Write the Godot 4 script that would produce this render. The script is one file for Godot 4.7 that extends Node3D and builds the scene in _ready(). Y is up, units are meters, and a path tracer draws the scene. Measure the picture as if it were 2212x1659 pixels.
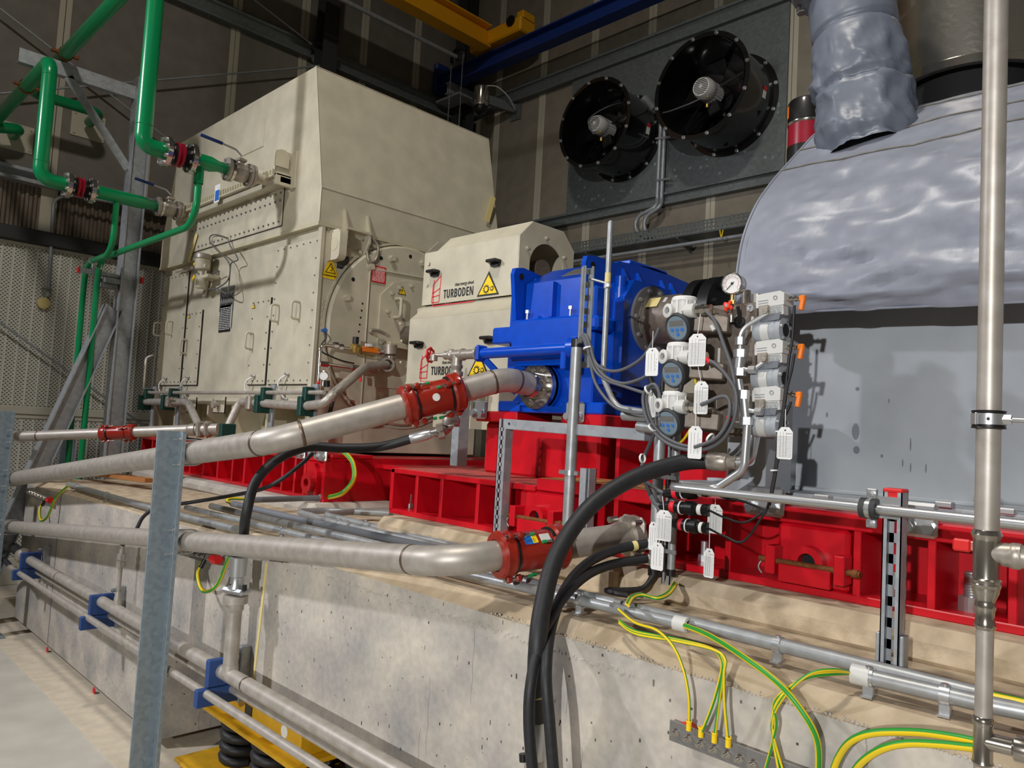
extends Node3D
# An industrial hall: a generator, gearbox and turbine on a red base frame that stands on a concrete block.
# y is up, metres; the machine axis runs along x, the camera stands at (0, 1.7, 0) on the hall floor.

const FOC := 1654.75
var CR := Vector3(0.70543146, 0.05623628, -0.70654365)   # camera right, up and back in the world
var CU := Vector3(0.00393923, 0.99652094, 0.08324961)
var CB := Vector3(0.7087672, -0.06151013, 0.70275569)
var EYE := Vector3(0, 1.7, 0)
var M := {}
var used := {}
var tall := {}

func _ready():
	look()
	materials()
	room()
	steelwork()
	block()
	frames()
	generator()
	guards()
	gearbox()
	turbine()
	fans()
	green_pipes()
	big_pipes()
	low_pipes()
	conduits()
	instruments()
	hoses()
	water_pipes()
	earthing()
	stand_pipe()
	settle()

func look():
	var cam := Camera3D.new(); cam.name = "camera"
	cam.transform = Transform3D(Basis(CR, CU, CB), EYE)
	cam.fov = 53.2477; cam.near = 0.05; cam.far = 60.0
	add_child(cam); cam.current = true
	var we := WorldEnvironment.new(); we.name = "surroundings"
	var e := Environment.new()
	e.background_mode = Environment.BG_COLOR; e.background_color = Color(0.02, 0.02, 0.02)
	e.tonemap_mode = Environment.TONE_MAPPER_LINEAR; e.tonemap_exposure = 1.0
	e.sdfgi_enabled = true; e.ssao_enabled = true; e.ssil_enabled = true
	we.environment = e; add_child(we)
	flood("hall_floodlight", Vector3(-6.1, 5.0, 2.7), Vector3(-4.2, 1.4, -2.0), Vector2(0.3, 0.2), 24.0, Color(0.97, 0.97, 1.0), "floodlight hanging over the aisle toward the generator end", 46.0)
	flood("hall_floodlight", Vector3(-1.9, 8.2, 0.3), Vector3(-1.9, 1.2, -1.2), Vector2(0.7, 0.5), 24.0, Color(1.0, 0.97, 0.93), "wide high bay floodlight over the concrete block")
	flood("hall_floodlight", Vector3(1.46, 3.2, 6.2), Vector3(-0.4, 1.6, -2.3), Vector2(0.14, 0.14), 46.0, Color(1.0, 1.0, 1.0), "small square floodlight on a low bracket across the hall", 34.0)

func flood(called, at, aim, size, energy, col, label, cone := 0.0):
	var t = thing(called, label, "floodlight", "floodlights of the hall")
	var dir = (aim - at).normalized()
	var bs := Basis.looking_at(dir, Vector3.UP)
	var b := MB.new(); b.box(at - dir * 0.06, Vector3(size.x + 0.06, size.y + 0.06, 0.1), bs, 0.01); put(b, "housing", mat("lamp_black", Color8(20, 20, 21), 0.5), t)
	var g := MB.new(); g.box(at - dir * 0.004, Vector3(size.x, size.y, 0.006), bs); put(g, "glowing_lens", glow(col, 3.0), t)
	var l: Light3D
	if cone > 0.0:
		var sp := SpotLight3D.new(); sp.spot_angle = cone; sp.spot_angle_attenuation = 0.9; sp.spot_range = 40.0; sp.spot_attenuation = 2.0; sp.light_size = size.x * 0.5; l = sp
	else:
		var al := AreaLight3D.new(); al.area_size = size; al.area_range = 40.0; al.area_attenuation = 2.0; l = al
	l.name = "flood_lamp"; l.light_color = col; l.light_energy = energy; l.shadow_enabled = true
	l.transform = Transform3D(bs, at + dir * 0.02); add_child(l, true)

func glow(col, k):
	var m := StandardMaterial3D.new(); m.albedo_color = Color(0.1, 0.1, 0.1); m.emission_enabled = true; m.emission = col; m.emission_energy_multiplier = k
	return m

# ---------- measuring: a point seen at photograph pixel (u, v) on a plane ----------
func ray(u, v) -> Vector3: return CR * ((u - 1106.0) / FOC) - CU * ((v - 829.5) / FOC) - CB
func X(u, v, x) -> Vector3: var r = ray(u, v); return EYE + r * (x / r.x)
func Y(u, v, y) -> Vector3: var r = ray(u, v); return EYE + r * ((y - 1.7) / r.y)
func Z(u, v, z) -> Vector3: var r = ray(u, v); return EYE + r * (z / r.z)
func D(u, v, d) -> Vector3: return EYE + ray(u, v) * d
func V(x, y, z) -> Vector3: return Vector3(x, y, z)

# ---------- naming ----------
func numbered(par, called):
	var key = str(par.get_instance_id()) + called
	if not used.has(key):
		used[key] = 0; return called
	used[key] += 1
	return "%s_%03d" % [called, used[key]]
func adopt(o, called, par):
	o.name = numbered(par, called); par.add_child(o, true); return o
func thing(called, label, category, group = "", kind = ""):
	var o := Node3D.new(); adopt(o, called, self); return tag(o, label, category, group, kind)
func tag(o, label, category, group = "", kind = ""):
	if label: o.set_meta("label", label)
	if category: o.set_meta("category", category)
	if group: o.set_meta("group", group)
	if kind: o.set_meta("kind", kind)
	return o
func put(mb, called, mat, par = null, label = ""):
	if par == null: par = self
	var c = mb.base()
	var o := MeshInstance3D.new(); o.mesh = mb.mesh(c); o.position = c - off(par); o.material_override = mat
	adopt(o, called, par)
	tall[o.get_instance_id()] = mb.hi.y - c.y
	if label: o.set_meta("label", label)
	return o
func off(o):
	var p := Vector3.ZERO
	while o is Node3D and o != self:
		p += o.position; o = o.get_parent()
	return p
func solo(mb, called, mat, label, category, group = ""): return tag(put(mb, called, mat), label, category, group)
func struct(mb, called, mat, par = null):
	var o = put(mb, called, mat, par); o.set_meta("kind", "structure"); return o
func dup(o, called, label, shift, turn = 0.0):
	var c = o.duplicate(); c.name = numbered(self, called); add_child(c, true)
	c.set_meta("label", label); c.position = o.position + shift; c.rotation.y += turn; return c
func settle():   # every thing's node goes to the middle of its base
	for o in get_children():
		if not (o is Node3D) or o is MeshInstance3D or o is Light3D or o is Camera3D or o.get_child_count() == 0 or o.position != Vector3.ZERO: continue
		var lo := Vector3.INF; var hi := -Vector3.INF
		for k in o.get_children():
			if k is MeshInstance3D:
				var bx: AABB = k.mesh.get_aabb()
				lo = lo.min(k.position + bx.position); hi = hi.max(k.position + bx.end)
		if lo.x > 1e9: continue
		var c := Vector3((lo.x + hi.x) / 2, lo.y, (lo.z + hi.z) / 2)
		o.position = c
		for k in o.get_children(): k.position -= c

# ---------- paths ----------
func fil(p: Array, rad, k := 6) -> Array:   # round the corners of a path
	var out := [p[0]]
	for i in range(1, p.size() - 1):
		var a = (p[i - 1] - p[i]); var b = (p[i + 1] - p[i])
		var da = a.normalized(); var db = b.normalized()
		var ang = da.angle_to(db)
		var t = min(rad / tan(ang / 2.0), min(a.length(), b.length()) * 0.49)
		if ang > 3.1: out.append(p[i]); continue
		var rr = t * tan(ang / 2.0)
		var cen = p[i] + (da + db).normalized() * (rr / sin(ang / 2.0))
		var s = p[i] + da * t - cen; var e = p[i] + db * t - cen
		for j in k + 1: out.append(cen + s.slerp(e, float(j) / k))
	out.append(p[-1])
	return out
func spl(p: Array, k := 8) -> Array:   # smooth curve through points
	var out := []
	for i in p.size() - 1:
		var a = p[max(i - 1, 0)]; var b = p[i]; var c = p[i + 1]; var d = p[min(i + 2, p.size() - 1)]
		for j in k: out.append(b.cubic_interpolate(c, a, d, float(j) / k))
	out.append(p[-1])
	return out
func arc2(cx, cy, r, a0, a1, k) -> PackedVector2Array:
	var o := PackedVector2Array()
	for i in k + 1:
		var a = lerp(float(a0), float(a1), float(i) / k); o.append(Vector2(cx + r * cos(a), cy + r * sin(a)))
	return o
func pv(a: Array) -> PackedVector2Array:
	var o := PackedVector2Array()
	for i in range(0, a.size(), 2): o.append(Vector2(a[i], a[i + 1]))
	return o

# ---------- mesh building ----------
class MB:
	var v := PackedVector3Array()
	var n := PackedVector3Array()
	var t := PackedVector2Array()
	var lo := Vector3.INF
	var hi := -Vector3.INF
	func base():
		for p in v:
			lo = lo.min(p); hi = hi.max(p)
		return Vector3((lo.x + hi.x) / 2, lo.y, (lo.z + hi.z) / 2)
	func mesh(c):
		var w := PackedVector3Array(); w.resize(v.size())
		for i in v.size(): w[i] = v[i] - c
		var a := []; a.resize(Mesh.ARRAY_MAX)
		a[Mesh.ARRAY_VERTEX] = w; a[Mesh.ARRAY_NORMAL] = n; a[Mesh.ARRAY_TEX_UV] = t
		var m := ArrayMesh.new(); m.add_surface_from_arrays(Mesh.PRIMITIVE_TRIANGLES, a); return m
	func tri(a, b, c, na, nb, nc, ta = Vector2.ZERO, tb = Vector2.ZERO, tc = Vector2.ZERO):
		if (c - a).cross(b - a).dot(na + nb + nc) < 0.0:
			var s = b; b = c; c = s
			s = nb; nb = nc; nc = s
			s = tb; tb = tc; tc = s
		v.append(a); v.append(b); v.append(c); n.append(na); n.append(nb); n.append(nc); t.append(ta); t.append(tb); t.append(tc)
	func flat(a, b, c, out):
		var g = (b - a).cross(c - a)
		if g.length_squared() < 1e-18: return
		g = g.normalized()
		if g.dot(out) < 0.0: g = -g
		tri(a, b, c, g, g, g)
	func quad(a, b, c, d, out):
		flat(a, b, c, out); flat(a, c, d, out)
	func uvquad(a, b, c, d, out):   # a bottom left, b bottom right, c top right, d top left
		tri(a, b, c, out, out, out, Vector2(0, 1), Vector2(1, 1), Vector2(1, 0)); tri(a, c, d, out, out, out, Vector2(0, 1), Vector2(1, 0), Vector2(0, 0))
	func box(c: Vector3, s: Vector3, b := Basis.IDENTITY, ch := 0.0):
		var h = s * 0.5; ch = min(ch, min(h.x, min(h.y, h.z)) * 0.9)
		for ax in 3:
			for sg in [-1.0, 1.0]:
				var u = (ax + 1) % 3; var w = (ax + 2) % 3
				var nn := Vector3.ZERO; nn[ax] = sg
				var q := []
				for k in [[-1, -1], [1, -1], [1, 1], [-1, 1]]:
					var p := Vector3.ZERO; p[ax] = sg * h[ax]; p[u] = k[0] * (h[u] - ch); p[w] = k[1] * (h[w] - ch); q.append(c + b * p)
				quad(q[0], q[1], q[2], q[3], b * nn)
		if ch <= 0.0: return
		for ax in 3:
			var u = (ax + 1) % 3; var w = (ax + 2) % 3
			for su in [-1.0, 1.0]:
				for sw in [-1.0, 1.0]:
					var q := []
					for k in [[-1, 0], [1, 0], [1, 1], [-1, 1]]:
						var p := Vector3.ZERO; p[ax] = k[0] * (h[ax] - ch)
						p[u] = su * (h[u] - (ch if k[1] == 1 else 0.0)); p[w] = sw * (h[w] - (ch if k[1] == 0 else 0.0)); q.append(c + b * p)
					var o := Vector3.ZERO; o[u] = su; o[w] = sw
					quad(q[0], q[1], q[2], q[3], b * o)
		for sx in [-1.0, 1.0]:
			for sy in [-1.0, 1.0]:
				for sz in [-1.0, 1.0]:
					flat(c + b * Vector3(sx * h.x, sy * (h.y - ch), sz * (h.z - ch)), c + b * Vector3(sx * (h.x - ch), sy * h.y, sz * (h.z - ch)), c + b * Vector3(sx * (h.x - ch), sy * (h.y - ch), sz * h.z), b * Vector3(sx, sy, sz))
	func bx(x0, x1, y0, y1, z0, z1, ch := 0.0):
		box(Vector3((x0 + x1) / 2.0, (y0 + y1) / 2.0, (z0 + z1) / 2.0), Vector3(abs(x1 - x0), abs(y1 - y0), abs(z1 - z0)), Basis.IDENTITY, ch)
	func bar(a: Vector3, b: Vector3, w, h, up := Vector3.UP, ch := 0.0):   # a beam from a to b, w across, h along up
		var d = (b - a).normalized()
		var side = d.cross(up).normalized(); var u2 = side.cross(d)
		box((a + b) / 2.0, Vector3(w, h, a.distance_to(b)), Basis(side, u2, -d), ch)
	func frame(d):
		var up = Vector3.UP if abs(d.y) < 0.9 else Vector3.RIGHT
		var s = d.cross(up).normalized(); return [s, s.cross(d)]
	func tube(p: Array, r, seg := 12, caps := true, a0 := 0.0, a1 := TAU, r1 := -1.0):
		var d0 = (p[1] - p[0]).normalized(); var fr = frame(d0); var s = fr[0]
		var rp := []; var rn := []; var cnt = p.size()
		for i in cnt:
			var d = ((p[min(i + 1, cnt - 1)] - p[i]).normalized() + (p[i] - p[max(i - 1, 0)]).normalized()).normalized()
			s = (s - d * s.dot(d)).normalized(); var w = d.cross(s)
			var rr = r if r1 < 0.0 else lerp(float(r), float(r1), float(i) / (cnt - 1))
			var a := []; var b := []
			for k in seg + 1:
				var an = lerp(a0, a1, float(k) / seg); var o = s * cos(an) + w * sin(an); a.append(p[i] + o * rr); b.append(o)
			rp.append(a); rn.append(b)
		for i in cnt - 1:
			for k in seg:
				tri(rp[i][k], rp[i + 1][k], rp[i + 1][k + 1], rn[i][k], rn[i + 1][k], rn[i + 1][k + 1])
				tri(rp[i][k], rp[i + 1][k + 1], rp[i][k + 1], rn[i][k], rn[i + 1][k + 1], rn[i][k + 1])
		if caps:
			for k in seg:
				flat(p[0], rp[0][k], rp[0][k + 1], p[0] - p[1]); flat(p[-1], rp[-1][k], rp[-1][k + 1], p[-1] - p[-2])
	func cyl(a: Vector3, b: Vector3, r, seg := 16, r2 := -1.0): tube([a, b], r, seg, true, 0.0, TAU, r2)
	func lathe(o: Vector3, ax: Vector3, prof: Array, seg := 24, a0 := 0.0, a1 := TAU):   # prof holds radius, height along the axis, ...
		ax = ax.normalized(); var fr = frame(ax); var s = fr[0]; var w = fr[1]; var m = prof.size() / 2
		var sn := []
		for i in m - 1: sn.append(Vector2(prof[i * 2 + 3] - prof[i * 2 + 1], prof[i * 2] - prof[i * 2 + 2]).normalized())
		for i in m - 1:
			var n0 = sn[i]; var n1 = sn[i]
			if i > 0 and sn[i - 1].dot(sn[i]) > 0.8: n0 = (sn[i - 1] + sn[i]).normalized()
			if i < m - 2 and sn[i + 1].dot(sn[i]) > 0.8: n1 = (sn[i + 1] + sn[i]).normalized()
			for k in seg:
				var e0 = lerp(a0, a1, float(k) / seg); var e1 = lerp(a0, a1, float(k + 1) / seg)
				var d0 = s * cos(e0) + w * sin(e0); var d1 = s * cos(e1) + w * sin(e1)
				var A = o + d0 * prof[i * 2] + ax * prof[i * 2 + 1]; var B = o + d0 * prof[i * 2 + 2] + ax * prof[i * 2 + 3]
				var C = o + d1 * prof[i * 2 + 2] + ax * prof[i * 2 + 3]; var E = o + d1 * prof[i * 2] + ax * prof[i * 2 + 1]
				var nA = d0 * n0.x + ax * n0.y; var nB = d0 * n1.x + ax * n1.y; var nC = d1 * n1.x + ax * n1.y; var nE = d1 * n0.x + ax * n0.y
				if prof[i * 2 + 2] > 1e-6: tri(A, B, C, nA, nB, nC)
				if prof[i * 2] > 1e-6: tri(A, C, E, nA, nC, nE)
	func hex(o: Vector3, ax: Vector3, r, h, seg := 6, turn := 0.0):
		ax = ax.normalized(); var fr = frame(ax); var p := []
		for k in seg:
			var a = TAU * k / seg + turn; p.append(fr[0] * cos(a) + fr[1] * sin(a))
		for k in seg:
			var q = p[(k + 1) % seg]
			quad(o + p[k] * r, o + q * r, o + q * r + ax * h, o + p[k] * r + ax * h, p[k] + q)
			flat(o + ax * h, o + p[k] * r + ax * h, o + q * r + ax * h, ax); flat(o, o + p[k] * r, o + q * r, -ax)
	func bolt(o, ax, r, h = -1.0, stud = 0.0):   # washer, hexagon, end of the stud
		ax = ax.normalized()
		if h < 0.0: h = r * 0.8
		cyl(o, o + ax * r * 0.25, r * 1.25, 12); hex(o + ax * r * 0.25, ax, r, h)
		if stud > 0.0: cyl(o + ax * h, o + ax * (h + stud), r * 0.55, 10)
	func sph(c, r, seg := 10, sc := Vector3.ONE):
		for i in seg:
			for k in seg * 2:
				var q := []
				for m in [[i, k], [i + 1, k], [i + 1, k + 1], [i, k + 1]]:
					var a = PI * m[0] / seg - PI / 2; var b = PI * m[1] / seg; q.append(Vector3(cos(a) * cos(b), sin(a), cos(a) * sin(b)))
				var nn := []
				for x in q: nn.append((x / sc).normalized())
				if i < seg - 1: tri(c + q[0] * sc * r, c + q[1] * sc * r, c + q[2] * sc * r, nn[0], nn[1], nn[2])
				if i > 0: tri(c + q[0] * sc * r, c + q[2] * sc * r, c + q[3] * sc * r, nn[0], nn[2], nn[3])
	func prism(poly: PackedVector2Array, o: Vector3, ux: Vector3, uy: Vector3, dep: Vector3, smooth := false):
		var ix := Geometry2D.triangulate_polygon(poly)
		var P := []
		for q in poly: P.append(o + ux * q.x + uy * q.y)
		for i in range(0, ix.size(), 3):
			flat(P[ix[i]], P[ix[i + 1]], P[ix[i + 2]], -dep); flat(P[ix[i]] + dep, P[ix[i + 1]] + dep, P[ix[i + 2]] + dep, dep)
		var cw := Geometry2D.is_polygon_clockwise(poly); var m = poly.size(); var on := []
		for i in m:
			var e = poly[(i + 1) % m] - poly[i]; var q = (Vector2(-e.y, e.x) if cw else Vector2(e.y, -e.x)).normalized(); on.append((ux * q.x + uy * q.y).normalized())
		for i in m:
			var j = (i + 1) % m; var n0 = on[i]; var n1 = on[i]
			if smooth:
				if on[i].dot(on[(i + m - 1) % m]) > 0.75: n0 = (on[i] + on[(i + m - 1) % m]).normalized()
				if on[i].dot(on[j]) > 0.75: n1 = (on[i] + on[j]).normalized()
			tri(P[i], P[j], P[j] + dep, n0, n1, n1); tri(P[i], P[j] + dep, P[i] + dep, n0, n1, n0)
	func grid(f: Callable, nu: int, nv: int):   # a smooth sheet f(i, j)
		var p := []
		for i in nu + 1:
			var row := []
			for j in nv + 1: row.append(f.call(i, j))
			p.append(row)
		var nr := []
		for i in nu + 1:
			var row := []
			for j in nv + 1: row.append((p[min(i + 1, nu)][j] - p[max(i - 1, 0)][j]).cross(p[i][min(j + 1, nv)] - p[i][max(j - 1, 0)]).normalized())
			nr.append(row)
		for i in nu:
			for j in nv:
				tri(p[i][j], p[i + 1][j], p[i + 1][j + 1], nr[i][j], nr[i + 1][j], nr[i + 1][j + 1]); tri(p[i][j], p[i + 1][j + 1], p[i][j + 1], nr[i][j], nr[i + 1][j + 1], nr[i][j + 1])

# ---------- materials ----------
func nt(freq, lo, hi, sd, kind := FastNoiseLite.TYPE_SIMPLEX_SMOOTH, oct := 4, size := 512, normal := false):
	var f := FastNoiseLite.new(); f.noise_type = kind; f.seed = sd; f.frequency = freq; f.fractal_octaves = oct
	if kind == FastNoiseLite.TYPE_CELLULAR: f.cellular_return_type = FastNoiseLite.RETURN_CELL_VALUE; f.fractal_type = FastNoiseLite.FRACTAL_NONE
	var t := NoiseTexture2D.new(); t.width = size; t.height = size; t.seamless = true; t.noise = f
	if normal: t.as_normal_map = true; t.bump_strength = 4.0; return t
	var g := Gradient.new(); g.set_color(0, lo); g.set_color(1, hi); t.color_ramp = g
	return t
func mat(key, col, rough, metal := 0.0, tex = null, scale := 1.0):
	var m := StandardMaterial3D.new(); m.resource_name = key; m.albedo_color = col; m.roughness = rough; m.metallic = metal
	if tex:
		m.albedo_texture = tex; m.uv1_triplanar = true; m.uv1_world_triplanar = true; m.uv1_scale = Vector3.ONE * scale
	M[key] = m
	return m
func bump(key, tex, k):
	M[key].heightmap_enabled = true; M[key].heightmap_texture = tex; M[key].heightmap_scale = k
	if not M[key].uv1_triplanar:
		M[key].uv1_triplanar = true; M[key].uv1_world_triplanar = true
func C(r, g, b): return Color8(r, g, b)

func concrete_image():
	var S := 1024
	var im := Image.create(S, S, false, Image.FORMAT_RGB8)
	var a := FastNoiseLite.new(); a.seed = 3; a.frequency = 0.006; a.fractal_octaves = 5
	var b := FastNoiseLite.new(); b.seed = 9; b.frequency = 0.05; b.fractal_octaves = 3
	for y in S:
		for x in S:
			# four shifted samples blended so that the picture repeats without a seam
			var fx = float(x) / S; var fy = float(y) / S
			var k = lerp(lerp(a.get_noise_2d(x, y), a.get_noise_2d(x - S, y), fx), lerp(a.get_noise_2d(x, y - S), a.get_noise_2d(x - S, y - S), fx), fy)
			var s = 0.87 + k * 0.22 + b.get_noise_2d(x, y) * 0.05
			var warm = k * 0.05
			im.set_pixel(x, y, Color(clamp(s + warm * 0.5, 0, 1), clamp(s, 0, 1), clamp(s - 0.01 - warm, 0, 1)))
	var rg := RandomNumberGenerator.new(); rg.seed = 5
	for i in 420:
		var x = rg.randi() % S; var y = rg.randi() % S; var w = 1 + rg.randi() % 3; var h = w + rg.randi() % (3 if i % 3 else 7); var d = rg.randf_range(0.25, 0.65)
		for yy in h:
			for xx in w:
				var p = im.get_pixel((x + xx) % S, (y + yy) % S); im.set_pixel((x + xx) % S, (y + yy) % S, p * d)
	for i in 26:
		var x = rg.randi() % S; var y = rg.randi() % S; var L = 30 + rg.randi() % 120
		for k in L:
			var xx = (x + int(sin(k * 0.12 + i) * 1.5)) % S; var p = im.get_pixel(xx, (y + k) % S); im.set_pixel(xx, (y + k) % S, p * 0.72)
	return ImageTexture.create_from_image(im)
func perforated_image():
	var im := Image.create(64, 64, false, Image.FORMAT_RGB8); im.fill(Color(0.93, 0.93, 0.9))
	for c in [[12, 8], [44, 8], [28, 24], [60, 24], [12, 40], [44, 40], [28, 56], [60, 56]]:
		for y in range(-6, 7):
			for x in range(-10, 11):
				if abs(x) * 0.6 + abs(y) < 6.0: im.set_pixel(posmod(c[0] + x, 64), posmod(c[1] + y, 64), Color(0.34, 0.34, 0.33))
	return ImageTexture.create_from_image(im)
func wood_image():
	var im := Image.create(512, 128, false, Image.FORMAT_RGB8)
	var a := FastNoiseLite.new(); a.seed = 4; a.frequency = 0.02
	for y in 128:
		for x in 512: 
			var k = a.get_noise_2d(x * 0.12, y * 2.2) * 0.12; im.set_pixel(x, y, Color(0.88 + k, 0.80 + k, 0.68 + k))
	return ImageTexture.create_from_image(im)

func materials():
	var w := Color.WHITE
	var soft = nt(0.012, Color(0.9, 0.9, 0.9), w, 1)
	var dirt = nt(0.02, Color(0.72, 0.70, 0.67), w, 2, FastNoiseLite.TYPE_SIMPLEX_SMOOTH, 5)
	var grain = nt(0.2, Color(0.25, 0.25, 0.25), w, 3, FastNoiseLite.TYPE_SIMPLEX_SMOOTH, 3)
	var cells = nt(0.05, Color(0.9, 0.9, 0.91), w, 4, FastNoiseLite.TYPE_CELLULAR)
	var steel = nt(0.02, Color(0.84, 0.82, 0.79), w, 6, FastNoiseLite.TYPE_SIMPLEX_SMOOTH, 5)
	mat("concrete", C(206, 199, 190), 0.9, 0.0, concrete_image(), 0.55); bump("concrete", grain, 0.06)
	mat("sandy", C(214, 196, 168), 0.95, 0.0, dirt, 0.9); bump("sandy", grain, 0.12)
	mat("floor", C(206, 202, 190), 0.42, 0.0, soft, 0.5)
	mat("stucco", C(126, 121, 112), 0.7, 0.0, soft, 0.7); bump("stucco", grain, 0.12)
	mat("stucco_back", C(140, 132, 117), 0.7, 0.0, soft, 0.7); bump("stucco_back", grain, 0.1)
	mat("seam", C(186, 180, 162), 0.6)
	mat("perforated", C(232, 231, 226), 0.55, 0.0, perforated_image(), 14.0)
	mat("white_rib", C(226, 226, 222), 0.5)
	mat("cream_trim", C(206, 203, 188), 0.55)
	mat("ceiling", C(90, 90, 90), 0.8)
	mat("galv", C(172, 177, 181), 0.48, 0.4, cells, 1.4)
	mat("galv_dark", C(118, 125, 124), 0.5, 0.35, cells, 1.2)
	mat("galv_blue", C(150, 164, 172), 0.5, 0.35, cells, 2.2); bump("galv_blue", grain, 0.02)
	mat("zinc", C(196, 198, 200), 0.34, 0.8)
	mat("conduit", C(176, 181, 185), 0.42, 0.45, steel, 2.0)
	mat("sheet", C(150, 140, 128), 0.4, 0.7, steel, 0.6)
	mat("dark_steel", C(60, 62, 63), 0.6, 0.3)
	mat("cream", C(204, 197, 174), 0.38, 0.0, soft, 0.8); bump("cream", grain, 0.012)
	mat("strip", C(214, 202, 180), 0.85, 0.0, soft, 1.5)
	mat("wrap", C(112, 119, 132), 0.42, 0.0, soft, 2.0); bump("wrap", grain, 0.02)
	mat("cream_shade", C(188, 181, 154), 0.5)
	mat("red", C(205, 14, 32), 0.33, 0.0, soft, 1.5)
	mat("red_dusty", C(206, 92, 84), 0.8, 0.0, dirt, 2.0)
	mat("oxide", C(156, 40, 26), 0.26, 0.0, soft, 3.0)
	mat("blue", C(0, 76, 200), 0.28, 0.0, soft, 2.0)
	mat("crane_blue", C(24, 52, 120), 0.45)
	mat("crane_yellow", C(232, 166, 10), 0.45)
	mat("iso_yellow", C(222, 170, 24), 0.5, 0.0, soft, 2.0)
	mat("clamp_blue", C(36, 70, 130), 0.5)
	mat("clamp_green", C(4, 60, 52), 0.5)
	mat("green", C(8, 132, 78), 0.25)
	mat("grey_paint", C(168, 174, 180), 0.5, 0.0, soft, 0.6)
	mat("lagging", C(142, 147, 160), 0.4, 0.0, soft, 2.0); bump("lagging", grain, 0.03); M["lagging"].rim_enabled = true; M["lagging"].rim = 0.25
	mat("lagging_dusty", C(140, 138, 130), 0.85, 0.0, dirt, 2.0)
	mat("duct", C(176, 172, 162), 0.24, 0.9); bump("duct", nt(0.06, Color.BLACK, w, 8), 0.05)
	mat("stainless", C(196, 191, 184), 0.46, 0.45, steel, 1.6); bump("stainless", grain, 0.006)
	mat("weld", C(120, 104, 92), 0.45, 0.8)
	mat("chrome", C(205, 200, 192), 0.16, 0.95)
	mat("pressfit", C(172, 166, 156), 0.2, 0.9)
	mat("cast", C(184, 177, 168), 0.42, 0.55, steel, 5.0)
	mat("iron", C(134, 124, 115), 0.45, 0.4, steel, 4.0)
	mat("black", C(18, 18, 19), 0.4)
	mat("gloss_black", C(7, 7, 8), 0.12); M["gloss_black"].clearcoat_enabled = true; M["gloss_black"].clearcoat = 0.6
	mat("rubber", C(40, 41, 44), 0.55, 0.0, nt(0.03, Color(0.7, 0.7, 0.7), w, 12), 3.0)
	mat("grey_cable", C(92, 93, 97), 0.5)
	mat("white", C(232, 232, 230), 0.5)
	mat("light_grey", C(206, 206, 202), 0.42)
	mat("mid_grey", C(112, 117, 124), 0.45)
	mat("orange", C(240, 124, 24), 0.45)
	mat("orange_red", C(238, 62, 28), 0.4)
	mat("signal_red", C(214, 30, 30), 0.45)
	mat("red_tape", C(220, 30, 48), 0.6)
	mat("sign_yellow", C(248, 208, 16), 0.45)
	mat("cable_yellow", C(236, 204, 30), 0.4)
	mat("cable_green", C(44, 148, 52), 0.4)
	mat("logo_red", C(222, 44, 60), 0.5)
	mat("ink", C(22, 22, 24), 0.5)
	mat("plate_grey", C(132, 130, 128), 0.4, 0.4)
	mat("plate_black", C(26, 27, 30), 0.35)
	mat("brass", C(190, 160, 90), 0.3, 0.8)
	mat("rust", C(140, 84, 40), 0.7, 0.3, dirt, 6.0)
	mat("display", C(120, 138, 150), 0.2)
	mat("button_blue", C(60, 120, 200), 0.35)
	mat("board", C(190, 140, 92), 0.8, 0.0, wood_image(), 1.0)
	mat("tape", C(226, 208, 140), 0.7)
	mat("lens", C(40, 110, 200), 0.3)
	mat("chip_green", C(20, 150, 80), 0.4)
	mat("dark", C(12, 12, 12), 0.8)
	mat("cherry", C(150, 24, 44), 0.3, 0.0, soft, 2.0)

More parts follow.
